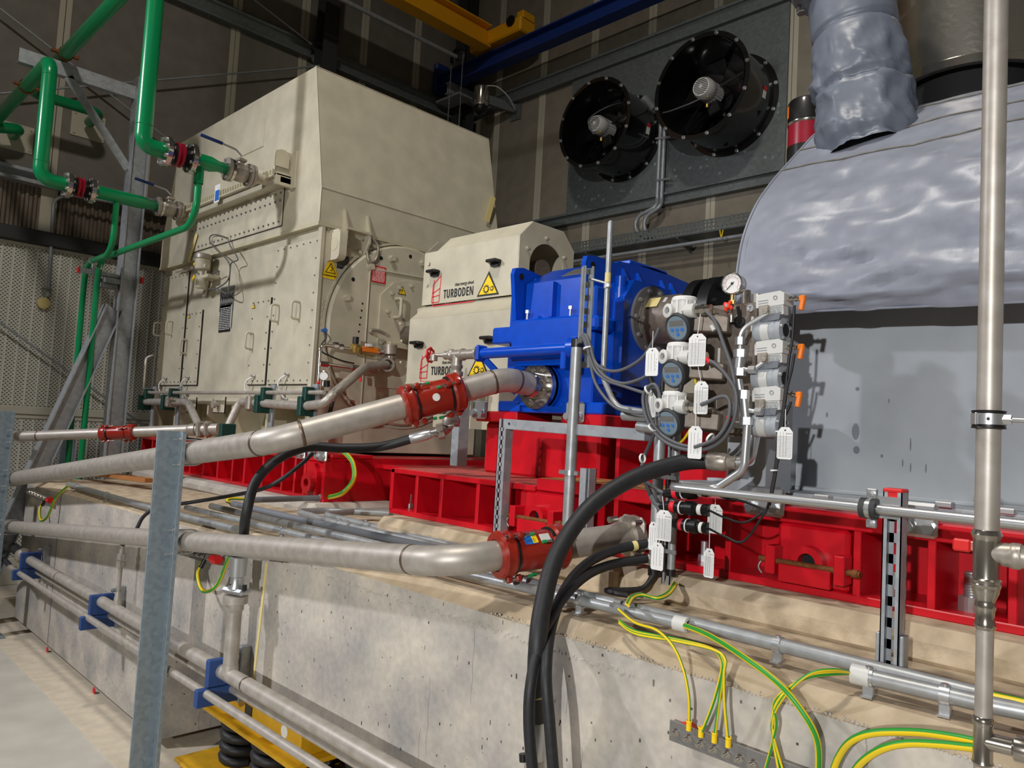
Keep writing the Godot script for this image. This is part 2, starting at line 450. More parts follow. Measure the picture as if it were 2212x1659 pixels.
# ---------- the hall ----------
const XL := -8.5
const ZB := -7.08
func room():
	var b := MB.new(); b.bx(XL - 0.2, 7.2, -0.2, 0.0, ZB - 0.2, 9.2); var fl = struct(b, "floor", M.floor)
	b = MB.new(); b.bx(-8.2, 2.0, 0.0, 0.004, -1.95, -1.38); put(b, "bare_strip", M.strip, fl)
	b = MB.new(); b.bx(XL - 0.2, 7.2, 9.5, 9.7, ZB - 0.2, 9.2); struct(b, "ceiling", M.ceiling)
	b = MB.new(); b.bx(7.0, 7.2, 0, 9.5, ZB - 0.2, 9.2); struct(b, "wall_right", M.cream_trim)
	b = MB.new(); b.bx(XL, 7.0, 0, 9.5, 9.0, 9.2); struct(b, "wall_front", M.cream_trim)
	b = MB.new(); b.bx(XL - 0.2, XL - 0.03, 0, 9.5, ZB - 0.2, 9.2); var wl = struct(b, "wall_left", M.stucco)
	# embossed panels with a lighter cover strip over each joint
	for k in range(-2, 6):
		var z0 = -1.906 - 0.858 * k; var z1 = max(z0 - 0.858, ZB)
		b = MB.new(); b.bx(XL - 0.03, XL, 3.92, 9.5, z0 - 0.03, z1 + 0.03, 0.004); put(b, "wall_panel", M.stucco, wl)
	for k in range(-2, 6):
		var z0 = -1.906 - 0.858 * k
		b = MB.new(); b.bx(XL - 0.012, XL + 0.008, 3.92, 9.5, z0 - 0.055, z0 - 0.003, 0.003); b.bx(XL - 0.012, XL + 0.008, 3.92, 9.5, z0 + 0.003, z0 + 0.055, 0.003); put(b, "joint_strip", M.seam, wl)
	# corrugated sheet band over the white perforated cassettes
	b = MB.new()
	var pts := []
	for i in 76:
		var z = 0.6 - i * 0.072
		pts.append([z, 0.0]); pts.append([z - 0.012, 0.02]); pts.append([z - 0.036, 0.02]); pts.append([z - 0.048, 0.0])
	for i in pts.size() - 1:
		var p = pts[i]; var q = pts[i + 1]
		b.quad(V(XL + p[1], 3.25, p[0]), V(XL + q[1], 3.25, q[0]), V(XL + q[1], 3.9, q[0]), V(XL + p[1], 3.9, p[0]), V(1, 0, 0))
	put(b, "corrugated_sheet", M.sheet, wl)
	b = MB.new(); b.bx(XL, XL + 0.03, 3.36, 3.8, -1.98, -1.84); put(b, "joint_strip", M.seam, wl)
	for row in [[1.68, 3.2], [0.25, 1.56]]:
		for k in 5:
			var z0 = 0.7 - 1.1 * k
			b = MB.new(); b.bx(XL, XL + 0.05, row[0], row[1], z0, z0 - 1.096, 0.004); put(b, "perforated_panel", M.perforated, wl)
		for k in 46:
			var z = -0.2 - 0.097 * k
			b = MB.new(); b.bx(XL + 0.05, XL + 0.058, row[0] + 0.005, row[1] - 0.005, z, z - 0.011); put(b, "cassette_rib", M.white_rib, wl)
	b = MB.new(); b.bx(XL, XL + 0.07, 3.2, 3.225, 0.7, -4.8); b.bx(XL, XL + 0.06, 1.56, 1.6, 0.7, -4.8, 0.004); b.bx(XL, XL + 0.075, 1.6, 1.68, 0.7, -4.8, 0.006); b.bx(XL, XL + 0.09, 0.0, 0.25, 0.7, -4.8, 0.005)
	put(b, "cassette_rail", M.cream_trim, wl)
	b = MB.new(); b.bx(XL - 0.2, 7.2, 0, 9.5, ZB - 0.2, ZB - 0.03); var wb = struct(b, "wall_back", M.stucco_back)
	for k in range(-4, 9):
		var x0 = max(-5.149 + 0.86 * k, XL); var x1 = -5.149 + 0.86 * (k + 1)
		b = MB.new(); b.bx(x0 + 0.03, x1 - 0.03, 0, 9.5, ZB - 0.03, ZB, 0.004); put(b, "wall_panel", M.stucco_back, wb)
		if k > -4:
			b = MB.new(); b.bx(x0 - 0.055, x0 - 0.003, 0, 9.5, ZB - 0.012, ZB + 0.008, 0.003); b.bx(x0 + 0.003, x0 + 0.055, 0, 9.5, ZB - 0.012, ZB + 0.008, 0.003); put(b, "joint_strip", M.seam, wb)

func purlin(b, a, e, h, d, out):   # a lipped channel from a to e, h high, d deep along out
	var ax = (e - a).normalized()
	var sec = pv([0, h / 2, d, h / 2, d, h / 2 - 0.03, d - 0.004, h / 2 - 0.03, d - 0.004, h / 2 - 0.008, d * 0.5, h * 0.2, d * 0.5, -h * 0.2, d - 0.004, -h / 2 + 0.008, d - 0.004, -h / 2 + 0.03, d, -h / 2 + 0.03, d, -h / 2, 0, -h / 2, 0, -h / 2 + 0.006, d * 0.45, -h * 0.2, d * 0.45, h * 0.2, 0, h / 2 - 0.006])
	b.prism(sec, a, out, Vector3.UP, ax * a.distance_to(e))
func hbeam(b, a, e, w, h, up, tk := 0.012):
	var d = (e - a).normalized(); var side = d.cross(up).normalized(); var u2 = side.cross(d); var L = a.distance_to(e)
	for s in [-1, 1]: b.box((a + e) / 2 + u2 * s * (h - tk) / 2, V(w, tk, L), Basis(side, u2, -d))
	b.box((a + e) / 2, V(tk * 0.8, h - 2 * tk, L), Basis(side, u2, -d))

func steelwork():
	var b := MB.new(); purlin(b, V(XL, 6.24, 3.0), V(XL, 6.24, -4.56), 0.19, 0.09, V(1, 0, 0)); solo(b, "wall_rail", M.galv_dark, "galvanized sigma rail high on the left wall before the dark column", "rail", "rails on the hall walls")
	b = MB.new(); purlin(b, V(XL, 6.24, -4.8), V(XL, 6.24, ZB + 0.1), 0.19, 0.09, V(1, 0, 0)); solo(b, "wall_rail", M.galv_dark, "galvanized sigma rail between the dark column and the room corner", "rail", "rails on the hall walls")
	b = MB.new(); purlin(b, V(XL, 3.86, 3.0), V(XL, 3.86, -4.0), 0.13, 0.14, V(1, 0, 0)); solo(b, "wall_rail", M.galv, "lower galvanized rail over the corrugated sheet band on the left wall", "rail", "rails on the hall walls")
	b = MB.new(); b.bx(XL, XL + 0.14, 3.23, 3.36, 3.0, -4.0, 0.006); solo(b, "wall_rail", M.dark_steel, "dark flat rail just over the white perforated wall panels", "rail", "rails on the hall walls")
	b = MB.new(); purlin(b, V(XL, 6.25, ZB), V(3.0, 6.25, ZB), 0.19, 0.09, V(0, 0, 1)); solo(b, "wall_rail", M.galv_dark, "long galvanized sigma rail over the two fans on the back wall", "rail", "rails on the hall walls")
	b = MB.new(); purlin(b, V(XL, 4.37, ZB), V(3.0, 4.37, ZB), 0.14, 0.09, V(0, 0, 1)); solo(b, "wall_rail", M.galv_dark, "galvanized rail under the fan plate on the back wall", "rail", "rails on the hall walls")
	b = MB.new(); hbeam(b, V(-8.3, 0, -4.68), V(-8.3, 9.5, -4.68), 0.2, 0.2, V(1, 0, 0), 0.014); solo(b, "hall_column", M.dark_steel, "dark steel column rising behind the peak of the beige generator hood", "column", "steel columns")
	b = MB.new(); hbeam(b, V(-8.3, 0, -6.9), V(-8.3, 9.5, -6.9), 0.2, 0.2, V(0, 0, 1), 0.014); b.bx(-8.2, -8.02, 5.55, 6.15, -6.9, -6.89); solo(b, "hall_column", M.dark_steel, "dark steel column in the room corner under the blue crane runway", "column", "steel columns")
	# bracing rods on the left wall
	var rods = [[0, 18, 400, 330, "thin bracing rod falling diagonally behind the green pipes"], [0, 202, 690, 143, "thin bracing rod rising gently towards the dark column"], [545, -4, 673, 95, "short bright bracing rod ending at the dark column"], [-40, 668, 340, 940, "dark bracing rod crossing the white perforated wall diagonally"]]
	for r in rods:
		b = MB.new(); b.cyl(X(r[0], r[1], XL + 0.13), X(r[2], r[3], XL + 0.13), 0.011, 10); b.cyl(X(r[2], r[3], XL + 0.13), X(r[2], r[3], XL + 0.13).lerp(X(r[0], r[1], XL + 0.13), 0.05), 0.018, 8)
		solo(b, "bracing_rod", M.galv, r[4], "rod", "bracing rods on the left wall")
	# column beside the generator that carries the green pipes
	var cx = -6.95; var cz = -2.2
	var t = thing("pipe_support_column", "galvanized column beside the generator with a sloping leg and a top arm for green pipes", "column")
	b = MB.new(); hbeam(b, V(cx, 0, cz), V(cx, 4.55, cz), 0.13, 0.14, V(0, 0, 1), 0.009); put(b, "column", M.galv, t)
	b = MB.new(); b.bx(cx - 0.12, cx + 0.12, 0, 0.015, cz - 0.12, cz + 0.12); put(b, "base_plate", M.galv, t)
	b = MB.new(); hbeam(b, V(cx, 2.55, cz + 0.09), V(cx - 0.05, 0.0, -1.28), 0.12, 0.14, V(0, 0, 1), 0.009); put(b, "sloping_leg", M.galv, t)
	var arm1 = V(cx, 4.42, cz + 0.07); var arm0 = V(cx, 4.42, -1.27)
	b = MB.new(); b.bar(arm0, arm1, 0.006, 0.11); b.bar(arm0 + V(-0.03, 0.052, 0), arm1 + V(-0.03, 0.052, 0), 0.06, 0.007); b.bar(arm0 + V(-0.03, -0.052, 0), arm1 + V(-0.03, -0.052, 0), 0.06, 0.007); put(b, "top_arm", M.galv, t)
	b = MB.new(); b.bar(V(cx, 4.37, -1.62), V(cx, 3.75, cz + 0.07), 0.07, 0.006, V(1, 0, 0)); b.bar(V(cx - 0.03, 4.37, -1.62), V(cx - 0.03, 3.75, cz + 0.07), 0.006, 0.06, V(1, 0, 0)); put(b, "arm_brace", M.galv, t)
	# crane
	t = thing("crane_girder", "yellow overhead crane girder with its end truck on the blue runway", "crane")
	b = MB.new(); var gx = -7.35
	hbeam(b, V(gx, 6.82, 4.0), V(gx, 6.82, -6.45), 0.2, 0.3, Vector3.UP, 0.022); put(b, "girder", M.crane_yellow, t)
	b = MB.new(); b.bx(gx - 0.35, gx + 0.62, 6.74, 6.94, -6.74, -6.46, 0.02); put(b, "end_truck", M.crane_yellow, t)
	b = MB.new(); b.bx(gx + 0.5, gx + 0.62, 6.9, 7.02, -6.72, -6.5, 0.01); put(b, "truck_end", M.crane_yellow, t)
	b = MB.new(); b.cyl(V(gx + 0.45, 6.9, -6.44), V(gx + 0.45, 6.9, -6.47), 0.07, 18); put(b, "wheel", M.black, t)
	t = thing("crane_runway", "dark blue crane runway beam along the back wall with a stop plate at its end", "crane")
	b = MB.new(); hbeam(b, V(-8.4, 6.57, -6.6), V(4.0, 6.57, -6.6), 0.17, 0.21, Vector3.UP, 0.02); put(b, "beam", M.crane_blue, t)
	b = MB.new(); b.bx(-8.48, -8.4, 6.4, 6.85, -6.72, -6.48, 0.02); put(b, "stop_plate", M.crane_blue, t)
	b = MB.new(); hbeam(b, V(-8.1, 6.37, -7.0), V(-8.1, 6.37, -6.45), 0.1, 0.16, Vector3.UP, 0.01); b.bx(-8.4, -7.9, 6.25, 6.28, -6.75, -6.5); solo(b, "runway_bracket", M.galv, "grey console bracket that carries the end of the blue runway", "bracket")
	# travelling shaft with chain wheel
	t = thing("chain_wheel_shaft", "long thin drive shaft of the crane with a spoked chain wheel on its end", "shaft")
	var sh = X(988, 124, -7.6); var s0 = X(735, -3, -7.6)
	b = MB.new(); b.cyl(sh, s0 + (s0 - sh) * 0.4, 0.028, 14); put(b, "shaft", M.galv, t)
	b = MB.new()
	var ax = (s0 - sh).normalized(); b.lathe(sh, ax, [0.1, -0.02, 0.125, -0.02, 0.11, 0.0, 0.125, 0.02, 0.1, 0.02, 0.1, -0.02], 24); put(b, "rim", M.dark_steel, t)
	b = MB.new(); b.lathe(sh, ax, [0, -0.025, 0.035, -0.025, 0.035, 0.02, 0, 0.02], 12)
	var fr = b.frame(ax)
	for k in 4:
		var dd = fr[0] * cos(k * PI / 2 + 0.4) + fr[1] * sin(k * PI / 2 + 0.4); b.bar(sh, sh + dd * 0.105, 0.018, 0.01, ax)
	put(b, "spokes", M.dark_steel, t)
	for s in [-1, 1]:
		b = MB.new(); var hp = sh + fr[0] * 0.115 * s
		for k in 44: b.box(hp - V(0, 0.012 + k * 0.022, 0), V(0.011 if k % 2 else 0.004, 0.026, 0.004 if k % 2 else 0.011))
		put(b, "chain", M.zinc, t)
	# dome camera on the back wall rail
	t = thing("dome_camera", "steel dome camera on a wall bracket near the room corner", "camera")
	var cc = Z(1041, 188, -6.6)
	b = MB.new(); b.lathe(cc, V(0, -1, 0), [0, -0.01, 0.085, -0.005, 0.105, 0.02, 0.105, 0.25, 0.095, 0.27], 24); put(b, "housing", M.chrome, t)
	b = MB.new(); b.lathe(cc, V(0, -1, 0), [0.095, 0.27, 0.088, 0.32, 0.06, 0.36, 0.02, 0.378, 0, 0.38], 24); put(b, "dome", M.gloss_black, t)
	b = MB.new(); b.bar(cc + V(0.02, -0.15, -0.08), cc + V(0.2, -0.2, -0.46), 0.05, 0.12); b.bx(cc.x + 0.1, cc.x + 0.3, cc.y - 0.35, cc.y - 0.05, ZB, ZB + 0.02); put(b, "bracket", M.galv_dark, t)
	b = MB.new(); b.tube(spl([cc + V(0.06, 0, 0), cc + V(0.2, -0.02, -0.1), cc + V(0.28, -0.14, -0.25), cc + V(0.25, -0.24, -0.4)]), 0.008, 6); put(b, "cable", M.light_grey, t)

# ---------- concrete block and what is cast on it ----------
func block():
	var t = thing("foundation_block", "long raw concrete foundation block with a notched underside on spring isolators", "foundation")
	var b := MB.new()
	var top = [[-6.95, 1.11], [-4.5, 1.155], [-2.6, 1.19], [1.8, 1.2]]
	b.prism(pv([-6.95, 0.05, -4.0, 0.05, -4.0, 0.505, 1.8, 0.505, 1.8, 1.165, -2.6, 1.155, -4.5, 1.12, -6.95, 1.075]), V(0, 0, -1.6), V(1, 0, 0), V(0, 1, 0), V(0, 0, -3.0))
	put(b, "block", M.concrete, t)
	b = MB.new()
	for i in 3:   # chamfered upper arris and rough trowelled top
		var p = top[i]; var q = top[i + 1]
		b.quad(V(p[0], p[1] - 0.035, -1.6), V(q[0], q[1] - 0.035, -1.6), V(q[0], q[1], -1.66), V(p[0], p[1], -1.66), V(0, 1, 1))
		b.quad(V(p[0], p[1], -1.66), V(q[0], q[1], -1.66), V(q[0], q[1], -4.6), V(p[0], p[1], -4.6), V(0, 1, 0))
	b.quad(V(-6.95, 1.0, -1.6), V(-6.95, 1.0, -4.6), V(-6.95, 1.11, -4.6), V(-6.95, 1.11, -1.66), V(-1, 0, 0))
	put(b, "trowelled_top", M.sandy, t)
	b = MB.new()   # chipped formwork edge
	var rg := RandomNumberGenerator.new(); rg.seed = 8
	for i in 110:
		var x = -2.55 + i * 0.013 + rg.randf_range(-0.004, 0.004); var h = rg.randf_range(0.003, 0.01)
		b.box(V(x, 1.118 + rg.randf_range(-0.008, 0.006), -1.6), V(rg.randf_range(0.004, 0.014), h, 0.004), Basis(V(0, 0, 1), rg.randf_range(-0.5, 0.5)), 0.001)
	for i in 190:
		var x = -1.7 + i * 0.009; var h = rg.randf_range(0.002, 0.006)
		b.box(V(x, 1.163 + rg.randf_range(-0.006, 0.004), -1.6), V(rg.randf_range(0.003, 0.009), h, 0.003), Basis(V(0, 0, 1), rg.randf_range(-0.5, 0.5)), 0.001)
	var ce = put(b, "chipped_edge", M.concrete, t); ce.set_meta("kind", "stuff")
	var j0 = Z(577, 1215, -1.6); var j1 = Z(548, 1470, -1.6)
	b = MB.new(); b.bar(j0, j1, 0.016, 0.006, V(0, 0, 1)); put(b, "joint_filler", M.tape, t)
	b = MB.new(); var j2 = Z(122, 1180, -1.6); b.bx(j2.x - 0.004, j2.x + 0.004, 0.06, 1.06, -1.602, -1.598); put(b, "shutter_seam", M.mid_grey, t)
	b = MB.new()
	for p in [[102, 1404], [203, 1492]]:
		var q = Z(p[0], p[1], -1.6); b.lathe(q + V(0, 0, -0.002), V(0, 0, 1), [0.02, 0, 0.02, 0.004, 0, 0.004], 10)
	put(b, "survey_mark", M.red_tape, t)
	# grout plinths under the frames
	b = MB.new(); b.bx(-2.93, 1.8, 1.17, 1.282, -2.06, -4.4, 0.035); solo(b, "grout_plinth", M.sandy, "low concrete plinth under the red turbine and gearbox frame", "plinth", "grout plinths")
	b = MB.new(); b.bx(-7.0, -3.95, 1.12, 1.212, -2.36, -4.4, 0.03); solo(b, "grout_plinth", M.concrete, "low concrete plinth under the red generator frame", "plinth", "grout plinths")
	b = MB.new(); var bp = Y(1480, 1240, 1.2); b.bx(bp.x - 0.12, bp.x + 0.06, 1.18, 1.275, -2.02, -2.2, 0.012); solo(b, "grout_pad", M.sandy, "square grout pad beside the foot of the instrument posts", "plinth", "grout plinths")
	b = MB.new(); b.bar(V(-7.3, 1.16, -1.95), V(-5.75, 1.2, -2.1), 0.09, 0.03, Vector3.UP, 0.002); solo(b, "timber_board", M.board, "short pale timber board lying on the block beside the generator frame", "board")
	# spring isolator in the notch
	t = thing("spring_isolator", "yellow spring isolator with black coil springs under the notch of the block", "isolator")
	b = MB.new(); b.bx(-3.45, -2.75, 0.36, 0.5, -1.66, -2.1, 0.004); put(b, "top_box", M.iso_yellow, t)
	b = MB.new(); b.bx(-3.52, -2.7, 0.34, 0.36, -1.6, -2.16, 0.004); put(b, "top_flange", M.iso_yellow, t)
	b = MB.new(); b.bx(-3.6, -2.62, 0.1, 0.12, -1.52, -2.24, 0.004); b.bx(-3.56, -2.66, 0.0, 0.1, -1.54, -1.57); b.bx(-2.68, -2.65, 0.0, 0.1, -1.54, -2.2); b.bx(-3.57, -3.54, 0.0, 0.1, -1.54, -2.2); put(b, "bottom_tray", M.iso_yellow, t)
	for i in 3:
		for k in 2:
			b = MB.new(); var c = V(-3.4 + i * 0.3, 0.13, -1.74 - k * 0.26); var pp := []
			for q in 60: pp.append(c + V(cos(q * 0.42) * 0.075, q * 0.0034, sin(q * 0.42) * 0.075))
			b.tube(pp, 0.022, 8); put(b, "coil_spring", M.rubber, t)
	b = MB.new(); b.bx(-3.22, -3.16, 0.38, 0.44, -1.655, -1.662); put(b, "rating_plate", M.plate_black, t)
	b = MB.new(); b.lathe(V(-2.88, 0.425, -1.662), V(0, 0, 1), [0.026, 0, 0.026, 0.003, 0, 0.003], 16); put(b, "round_sticker", M.white, t)
	t = thing("spring_isolator", "yellow spring isolator deeper in shade under the block toward the hose bundle", "isolator")
	b = MB.new(); b.bx(-2.2, -1.5, 0.36, 0.5, -1.75, -2.2, 0.004); put(b, "top_box", M.iso_yellow, t)
	b = MB.new(); b.bx(-2.28, -1.45, 0.1, 0.12, -1.62, -2.3, 0.004); b.bx(-2.26, -1.47, 0, 0.1, -1.64, -1.67); put(b, "bottom_tray", M.iso_yellow, t)
	for i in 3:
		b = MB.new(); var c = V(-2.1 + i * 0.24, 0.13, -1.85); var pp := []
		for q in 60: pp.append(c + V(cos(q * 0.42) * 0.075, q * 0.0034, sin(q * 0.42) * 0.075))
		b.tube(pp, 0.022, 8); put(b, "coil_spring", M.rubber, t)

# ---------- red base frames ----------
func lug(t, cx, y0, y1, z, w):   # lifting lug box with a bored boss, ears and a pin
	var b := MB.new(); b.bx(cx - w / 2, cx + w / 2, y0, y1, z, z - 0.18, 0.012); put(b, "lug_block", M.red, t)
	var c = V(cx, lerp(y0, y1, 0.42), z)
	b = MB.new(); b.lathe(c, V(0, 0, 1), [0.026, -0.05, 0.026, 0.034, 0.046, 0.034, 0.046, 0.0], 20); put(b, "lug_boss", M.red, t)
	b = MB.new(); b.lathe(c + V(0, 0, 0.001), V(0, 0, 1), [0.0265, 0, 0, 0], 20); put(b, "lug_bore", M.dark, t)
	b = MB.new(); b.bx(cx - 0.115, cx - 0.085, c.y - 0.045, c.y + 0.035, z - 0.005, z + 0.055, 0.003); b.bx(cx + 0.085, cx + 0.115, c.y - 0.045, c.y + 0.035, z - 0.005, z + 0.055, 0.003); put(b, "pin_ear", M.red, t)
	b = MB.new(); b.cyl(V(cx - 0.14, c.y - 0.008, z + 0.035), V(cx + 0.15, c.y - 0.008, z + 0.035), 0.009, 12); b.lathe(V(cx + 0.13, c.y - 0.008, z + 0.035), V(1, 0, 0), [0, 0, 0.012, 0, 0.012, 0.015, 0, 0.015], 12); put(b, "pin", M.rust, t)
	b = MB.new(); b.bx(cx - 0.075, cx + 0.075, c.y - 0.062, c.y - 0.012, z + 0.035, z + 0.05, 0.002); put(b, "keeper_plate", M.red, t)
	b = MB.new(); b.tube(spl([V(cx - 0.125, c.y, z + 0.035), V(cx - 0.14, c.y - 0.03, z + 0.04), V(cx - 0.132, c.y - 0.05, z + 0.035)]), 0.003, 6); put(b, "split_pin", M.zinc, t)
func jack(t, x, y, z, w, bolts := true):   # zinc alignment plate with two bolts
	var b := MB.new(); b.bx(x - w / 2, x + w / 2, y - 0.045, y + 0.045, z, z + 0.02, 0.008); put(b, "alignment_plate", M.zinc, t)
	b = MB.new()
	for s in [-1, 1]: b.bolt(V(x + s * w * 0.3, y - 0.018, z + 0.02), V(0, 0, 1), 0.016, 0.014)
	put(b, "alignment_bolts", M.zinc, t)

func frames():
	var t = thing("machine_frame", "red welded base frame with ribbed cells under the gearbox and turbine", "base frame")
	var b := MB.new(); b.bx(-2.99, 1.8, 1.282, 1.305, -2.19, -4.3, 0.003); put(b, "bottom_plate", M.red, t)
	b = MB.new(); b.bx(-2.99, 1.8, 1.3, 1.49, -2.4, -2.425); b.bx(-2.99, -2.965, 1.3, 1.49, -2.19, -4.3); put(b, "web", M.red, t)
	b = MB.new(); b.bx(-2.99, -2.05, 1.472, 1.494, -2.19, -4.3, 0.003); put(b, "top_plate", M.red, t)
	b = MB.new(); b.bx(-2.965, -2.06, 1.494, 1.496, -2.21, -4.2); put(b, "dusty_top", M.red_dusty, t)
	b = MB.new(); b.bx(-2.045, 1.8, 1.478, 1.525, -2.19, -2.56, 0.004); put(b, "raised_top_plate", M.red, t)
	b = MB.new(); b.bx(-2.03, -1.4, 1.5255, 1.527, -2.2, -2.5); put(b, "dusty_top", M.board, t)
	for x in [-2.98, -2.798, -2.621, -2.383, -2.194, -1.66, -1.5, -1.22, -0.828, -0.64, -0.46, -0.2, 0.2, 0.6]:
		b = MB.new(); b.bx(x - 0.01, x + 0.01, 1.3, 1.48, -2.195, -2.41, 0.002); put(b, "rib", M.red, t)
	lug(t, -2.02, 1.305, 1.475, -2.195, 0.24); lug(t, -0.955, 1.3, 1.478, -2.195, 0.21)
	jack(t, Z(1648, 1090, -2.17).x, 1.535, -2.19, 0.125); jack(t, Z(1985, 1133, -2.17).x, 1.53, -2.19, 0.085)
	for q in [[882, 1100], [938, 1107], [1512, 1218], [1940, 1290]]:
		b = MB.new(); var p = Y(q[0], q[1], 1.305); p.z = -2.3; p.x = Y(q[0], q[1], 1.305).x * 1.02; b.hex(V(p.x, 1.305, p.z), Vector3.UP, 0.02, 0.02); b.cyl(V(p.x, 1.325, p.z), V(p.x, 1.37, p.z), 0.012, 12); put(b, "anchor_bolt", M.zinc, t)
	b = MB.new(); var ab = Z(2098, 1330, -2.27); b.hex(V(ab.x, 1.305, ab.z), Vector3.UP, 0.031, 0.038); b.cyl(V(ab.x, 1.34, ab.z), V(ab.x, 1.405, ab.z), 0.017, 16)
	for k in 9: b.lathe(V(ab.x, 1.345 + k * 0.0065, ab.z), Vector3.UP, [0.017, 0, 0.0195, 0.002, 0.017, 0.004], 16)
	put(b, "anchor_bolt", M.zinc, t)
	# gearbox pedestal
	b = MB.new(); b.bx(-2.74, -2.03, 1.496, 1.74, -2.55, -3.4, 0.012); put(b, "pedestal", M.red, t)
	b = MB.new(); b.bx(-2.76, -2.48, 1.74, 1.79, -2.5, -2.75, 0.006); b.bx(-2.2, -1.96, 1.74, 1.79, -2.5, -2.75, 0.006); b.bx(-2.74, -2.0, 1.74, 1.79, -3.1, -3.4, 0.006); put(b, "pedestal_pad", M.red, t)
	b = MB.new(); b.bx(-1.98, -1.96, 1.5, 1.78, -2.6, -3.3); b.bx(-1.95, -1.45, 1.5, 1.62, -2.75, -2.77); b.bx(-2.03, -1.95, 1.5, 1.78, -3.0, -3.05); put(b, "pedestal_rib", M.red, t)
	for x in [-2.72, -2.12]: jack(t, x, 1.795, -2.5, 0.1)
	# generator frame
	t = thing("machine_frame", "red welded base frame with narrow ribbed cells under the generator", "base frame")
	b = MB.new(); b.bx(-7.1, -4.05, 1.212, 1.235, -2.48, -4.2, 0.003); put(b, "bottom_plate", M.red, t)
	b = MB.new(); b.bx(-7.1, -4.05, 1.23, 1.46, -2.62, -2.645); b.bx(-4.075, -4.05, 1.23, 1.46, -2.48, -4.2); put(b, "web", M.red, t)
	b = MB.new(); b.bx(-7.1, -4.05, 1.452, 1.48, -2.48, -4.2, 0.003); put(b, "top_plate", M.red, t)
	for x in [-7.09, -6.85, -6.662, -6.45, -6.25, -6.033, -5.787, -5.539, -5.298, -5.112, -4.844, -4.576, -4.417, -4.298]:
		b = MB.new(); b.bx(x - 0.011, x + 0.011, 1.23, 1.455, -2.485, -2.63, 0.002); put(b, "rib", M.red, t)
	b = MB.new(); b.bx(-4.28, -4.06, 1.23, 1.45, -2.485, -2.62, 0.008); put(b, "lug_block", M.red, t)
	b = MB.new(); b.prism(pv([-0.07, -0.09, 0.07, -0.09, 0.07, 0.05, 0.03, 0.1, -0.05, 0.1]), V(-4.17, 1.34, -2.486), V(1, 0, 0), V(0, 1, 0), V(0, 0, 0.03)); put(b, "lug_plate", M.red, t)
	b = MB.new(); b.lathe(V(-4.17, 1.32, -2.456), V(0, 0, 1), [0.026, -0.02, 0.026, 0.03, 0.058, 0.03, 0.058, 0.0], 22); put(b, "lug_boss", M.red, t)
	for x in [-4.33, -4.08]: jack(t, x, 1.5, -2.48, 0.11)
	b = MB.new(); b.bx(-4.9, -4.02, 1.48, 1.5, -2.5, -2.8, 0.003); put(b, "foot_pad", M.red, t)
	# member between both frames
	b = MB.new(); b.bx(-4.05, -2.99, 1.22, 1.44, -2.95, -2.975); b.bx(-4.05, -2.99, 1.42, 1.445, -2.85, -3.9); b.bx(-3.6, -3.35, 1.22, 1.43, -2.86, -2.96, 0.005); solo(b, "frame_link", M.red, "recessed red cross member joining the two base frames", "base frame")

# ---------- lettering and signs ----------
func text(s, o, ux, uy, h, m, par, squeeze := 1.0, bold := false, serif := false):
	var f := SystemFont.new(); f.font_names = PackedStringArray(["Droid Serif" if serif else "Droid Sans"]); f.font_weight = 700 if bold else 400
	var tm := TextMesh.new(); tm.text = s; tm.font = f; tm.font_size = 48; tm.pixel_size = h / (48 * 0.71); tm.depth = 0.0012; tm.curve_step = 1.5
	tm.horizontal_alignment = HORIZONTAL_ALIGNMENT_CENTER; tm.vertical_alignment = VERTICAL_ALIGNMENT_CENTER
	var n := MeshInstance3D.new(); n.mesh = tm; n.material_override = m; n.transform = Transform3D(Basis(ux * squeeze, uy, ux.cross(uy)), o - off(par))
	adopt(n, "lettering", par); return n
func plate(par, called, m, c, ux, uy, w, h, th := 0.002):
	var b := MB.new(); b.box(c, V(w, h, th), Basis(ux, uy, ux.cross(uy)), th * 0.3); return put(b, called, m, par)
func lines(par, c, ux, uy, w, h, n, m, seed_ := 1):   # rows of print too small to read
	var rg := RandomNumberGenerator.new(); rg.seed = seed_; var b := MB.new(); var nn = ux.cross(uy)
	for i in n:
		var y = h * (0.5 - (i + 0.5) / n); var x = -w / 2
		while x < w / 2 - 0.002:
			var L = min(rg.randf_range(0.08, 0.3) * w, w / 2 - x); b.box(c + ux * (x + L / 2) + uy * y, V(L, h / n * 0.42, 0.0006), Basis(ux, uy, nn)); x += L + w * 0.04
	var o = put(b, "print", m, par); return o
func tri_sign(par, c, ux, uy, s, wide := 1.0):
	var nn = ux.cross(uy)
	var b := MB.new(); b.prism(pv([-s * 0.5 * wide, -s * 0.43, s * 0.5 * wide, -s * 0.43, 0, s * 0.43]), c - nn * 0.001, ux, uy, nn * 0.002); put(b, "sign_border", M.ink, par)
	b = MB.new(); var k = 0.82; b.prism(pv([-s * 0.5 * wide * k, -s * 0.43 * k - s * 0.02, s * 0.5 * wide * k, -s * 0.43 * k - s * 0.02, 0, s * 0.43 * k - s * 0.05]), c, ux, uy, nn * 0.002); put(b, "sign_face", M.sign_yellow, par)
func gear(b, c, ux, uy, r, teeth):
	var nn = ux.cross(uy); var p := PackedVector2Array()
	for i in teeth:
		for q in [[0.0, 0.72], [0.28, 0.72], [0.36, 1.0], [0.64, 1.0], [0.72, 0.72]]:
			var a = TAU * (i + q[0]) / teeth; p.append(Vector2(cos(a), sin(a)) * r * q[1])
	b.prism(p, c, ux, uy, nn * 0.001)
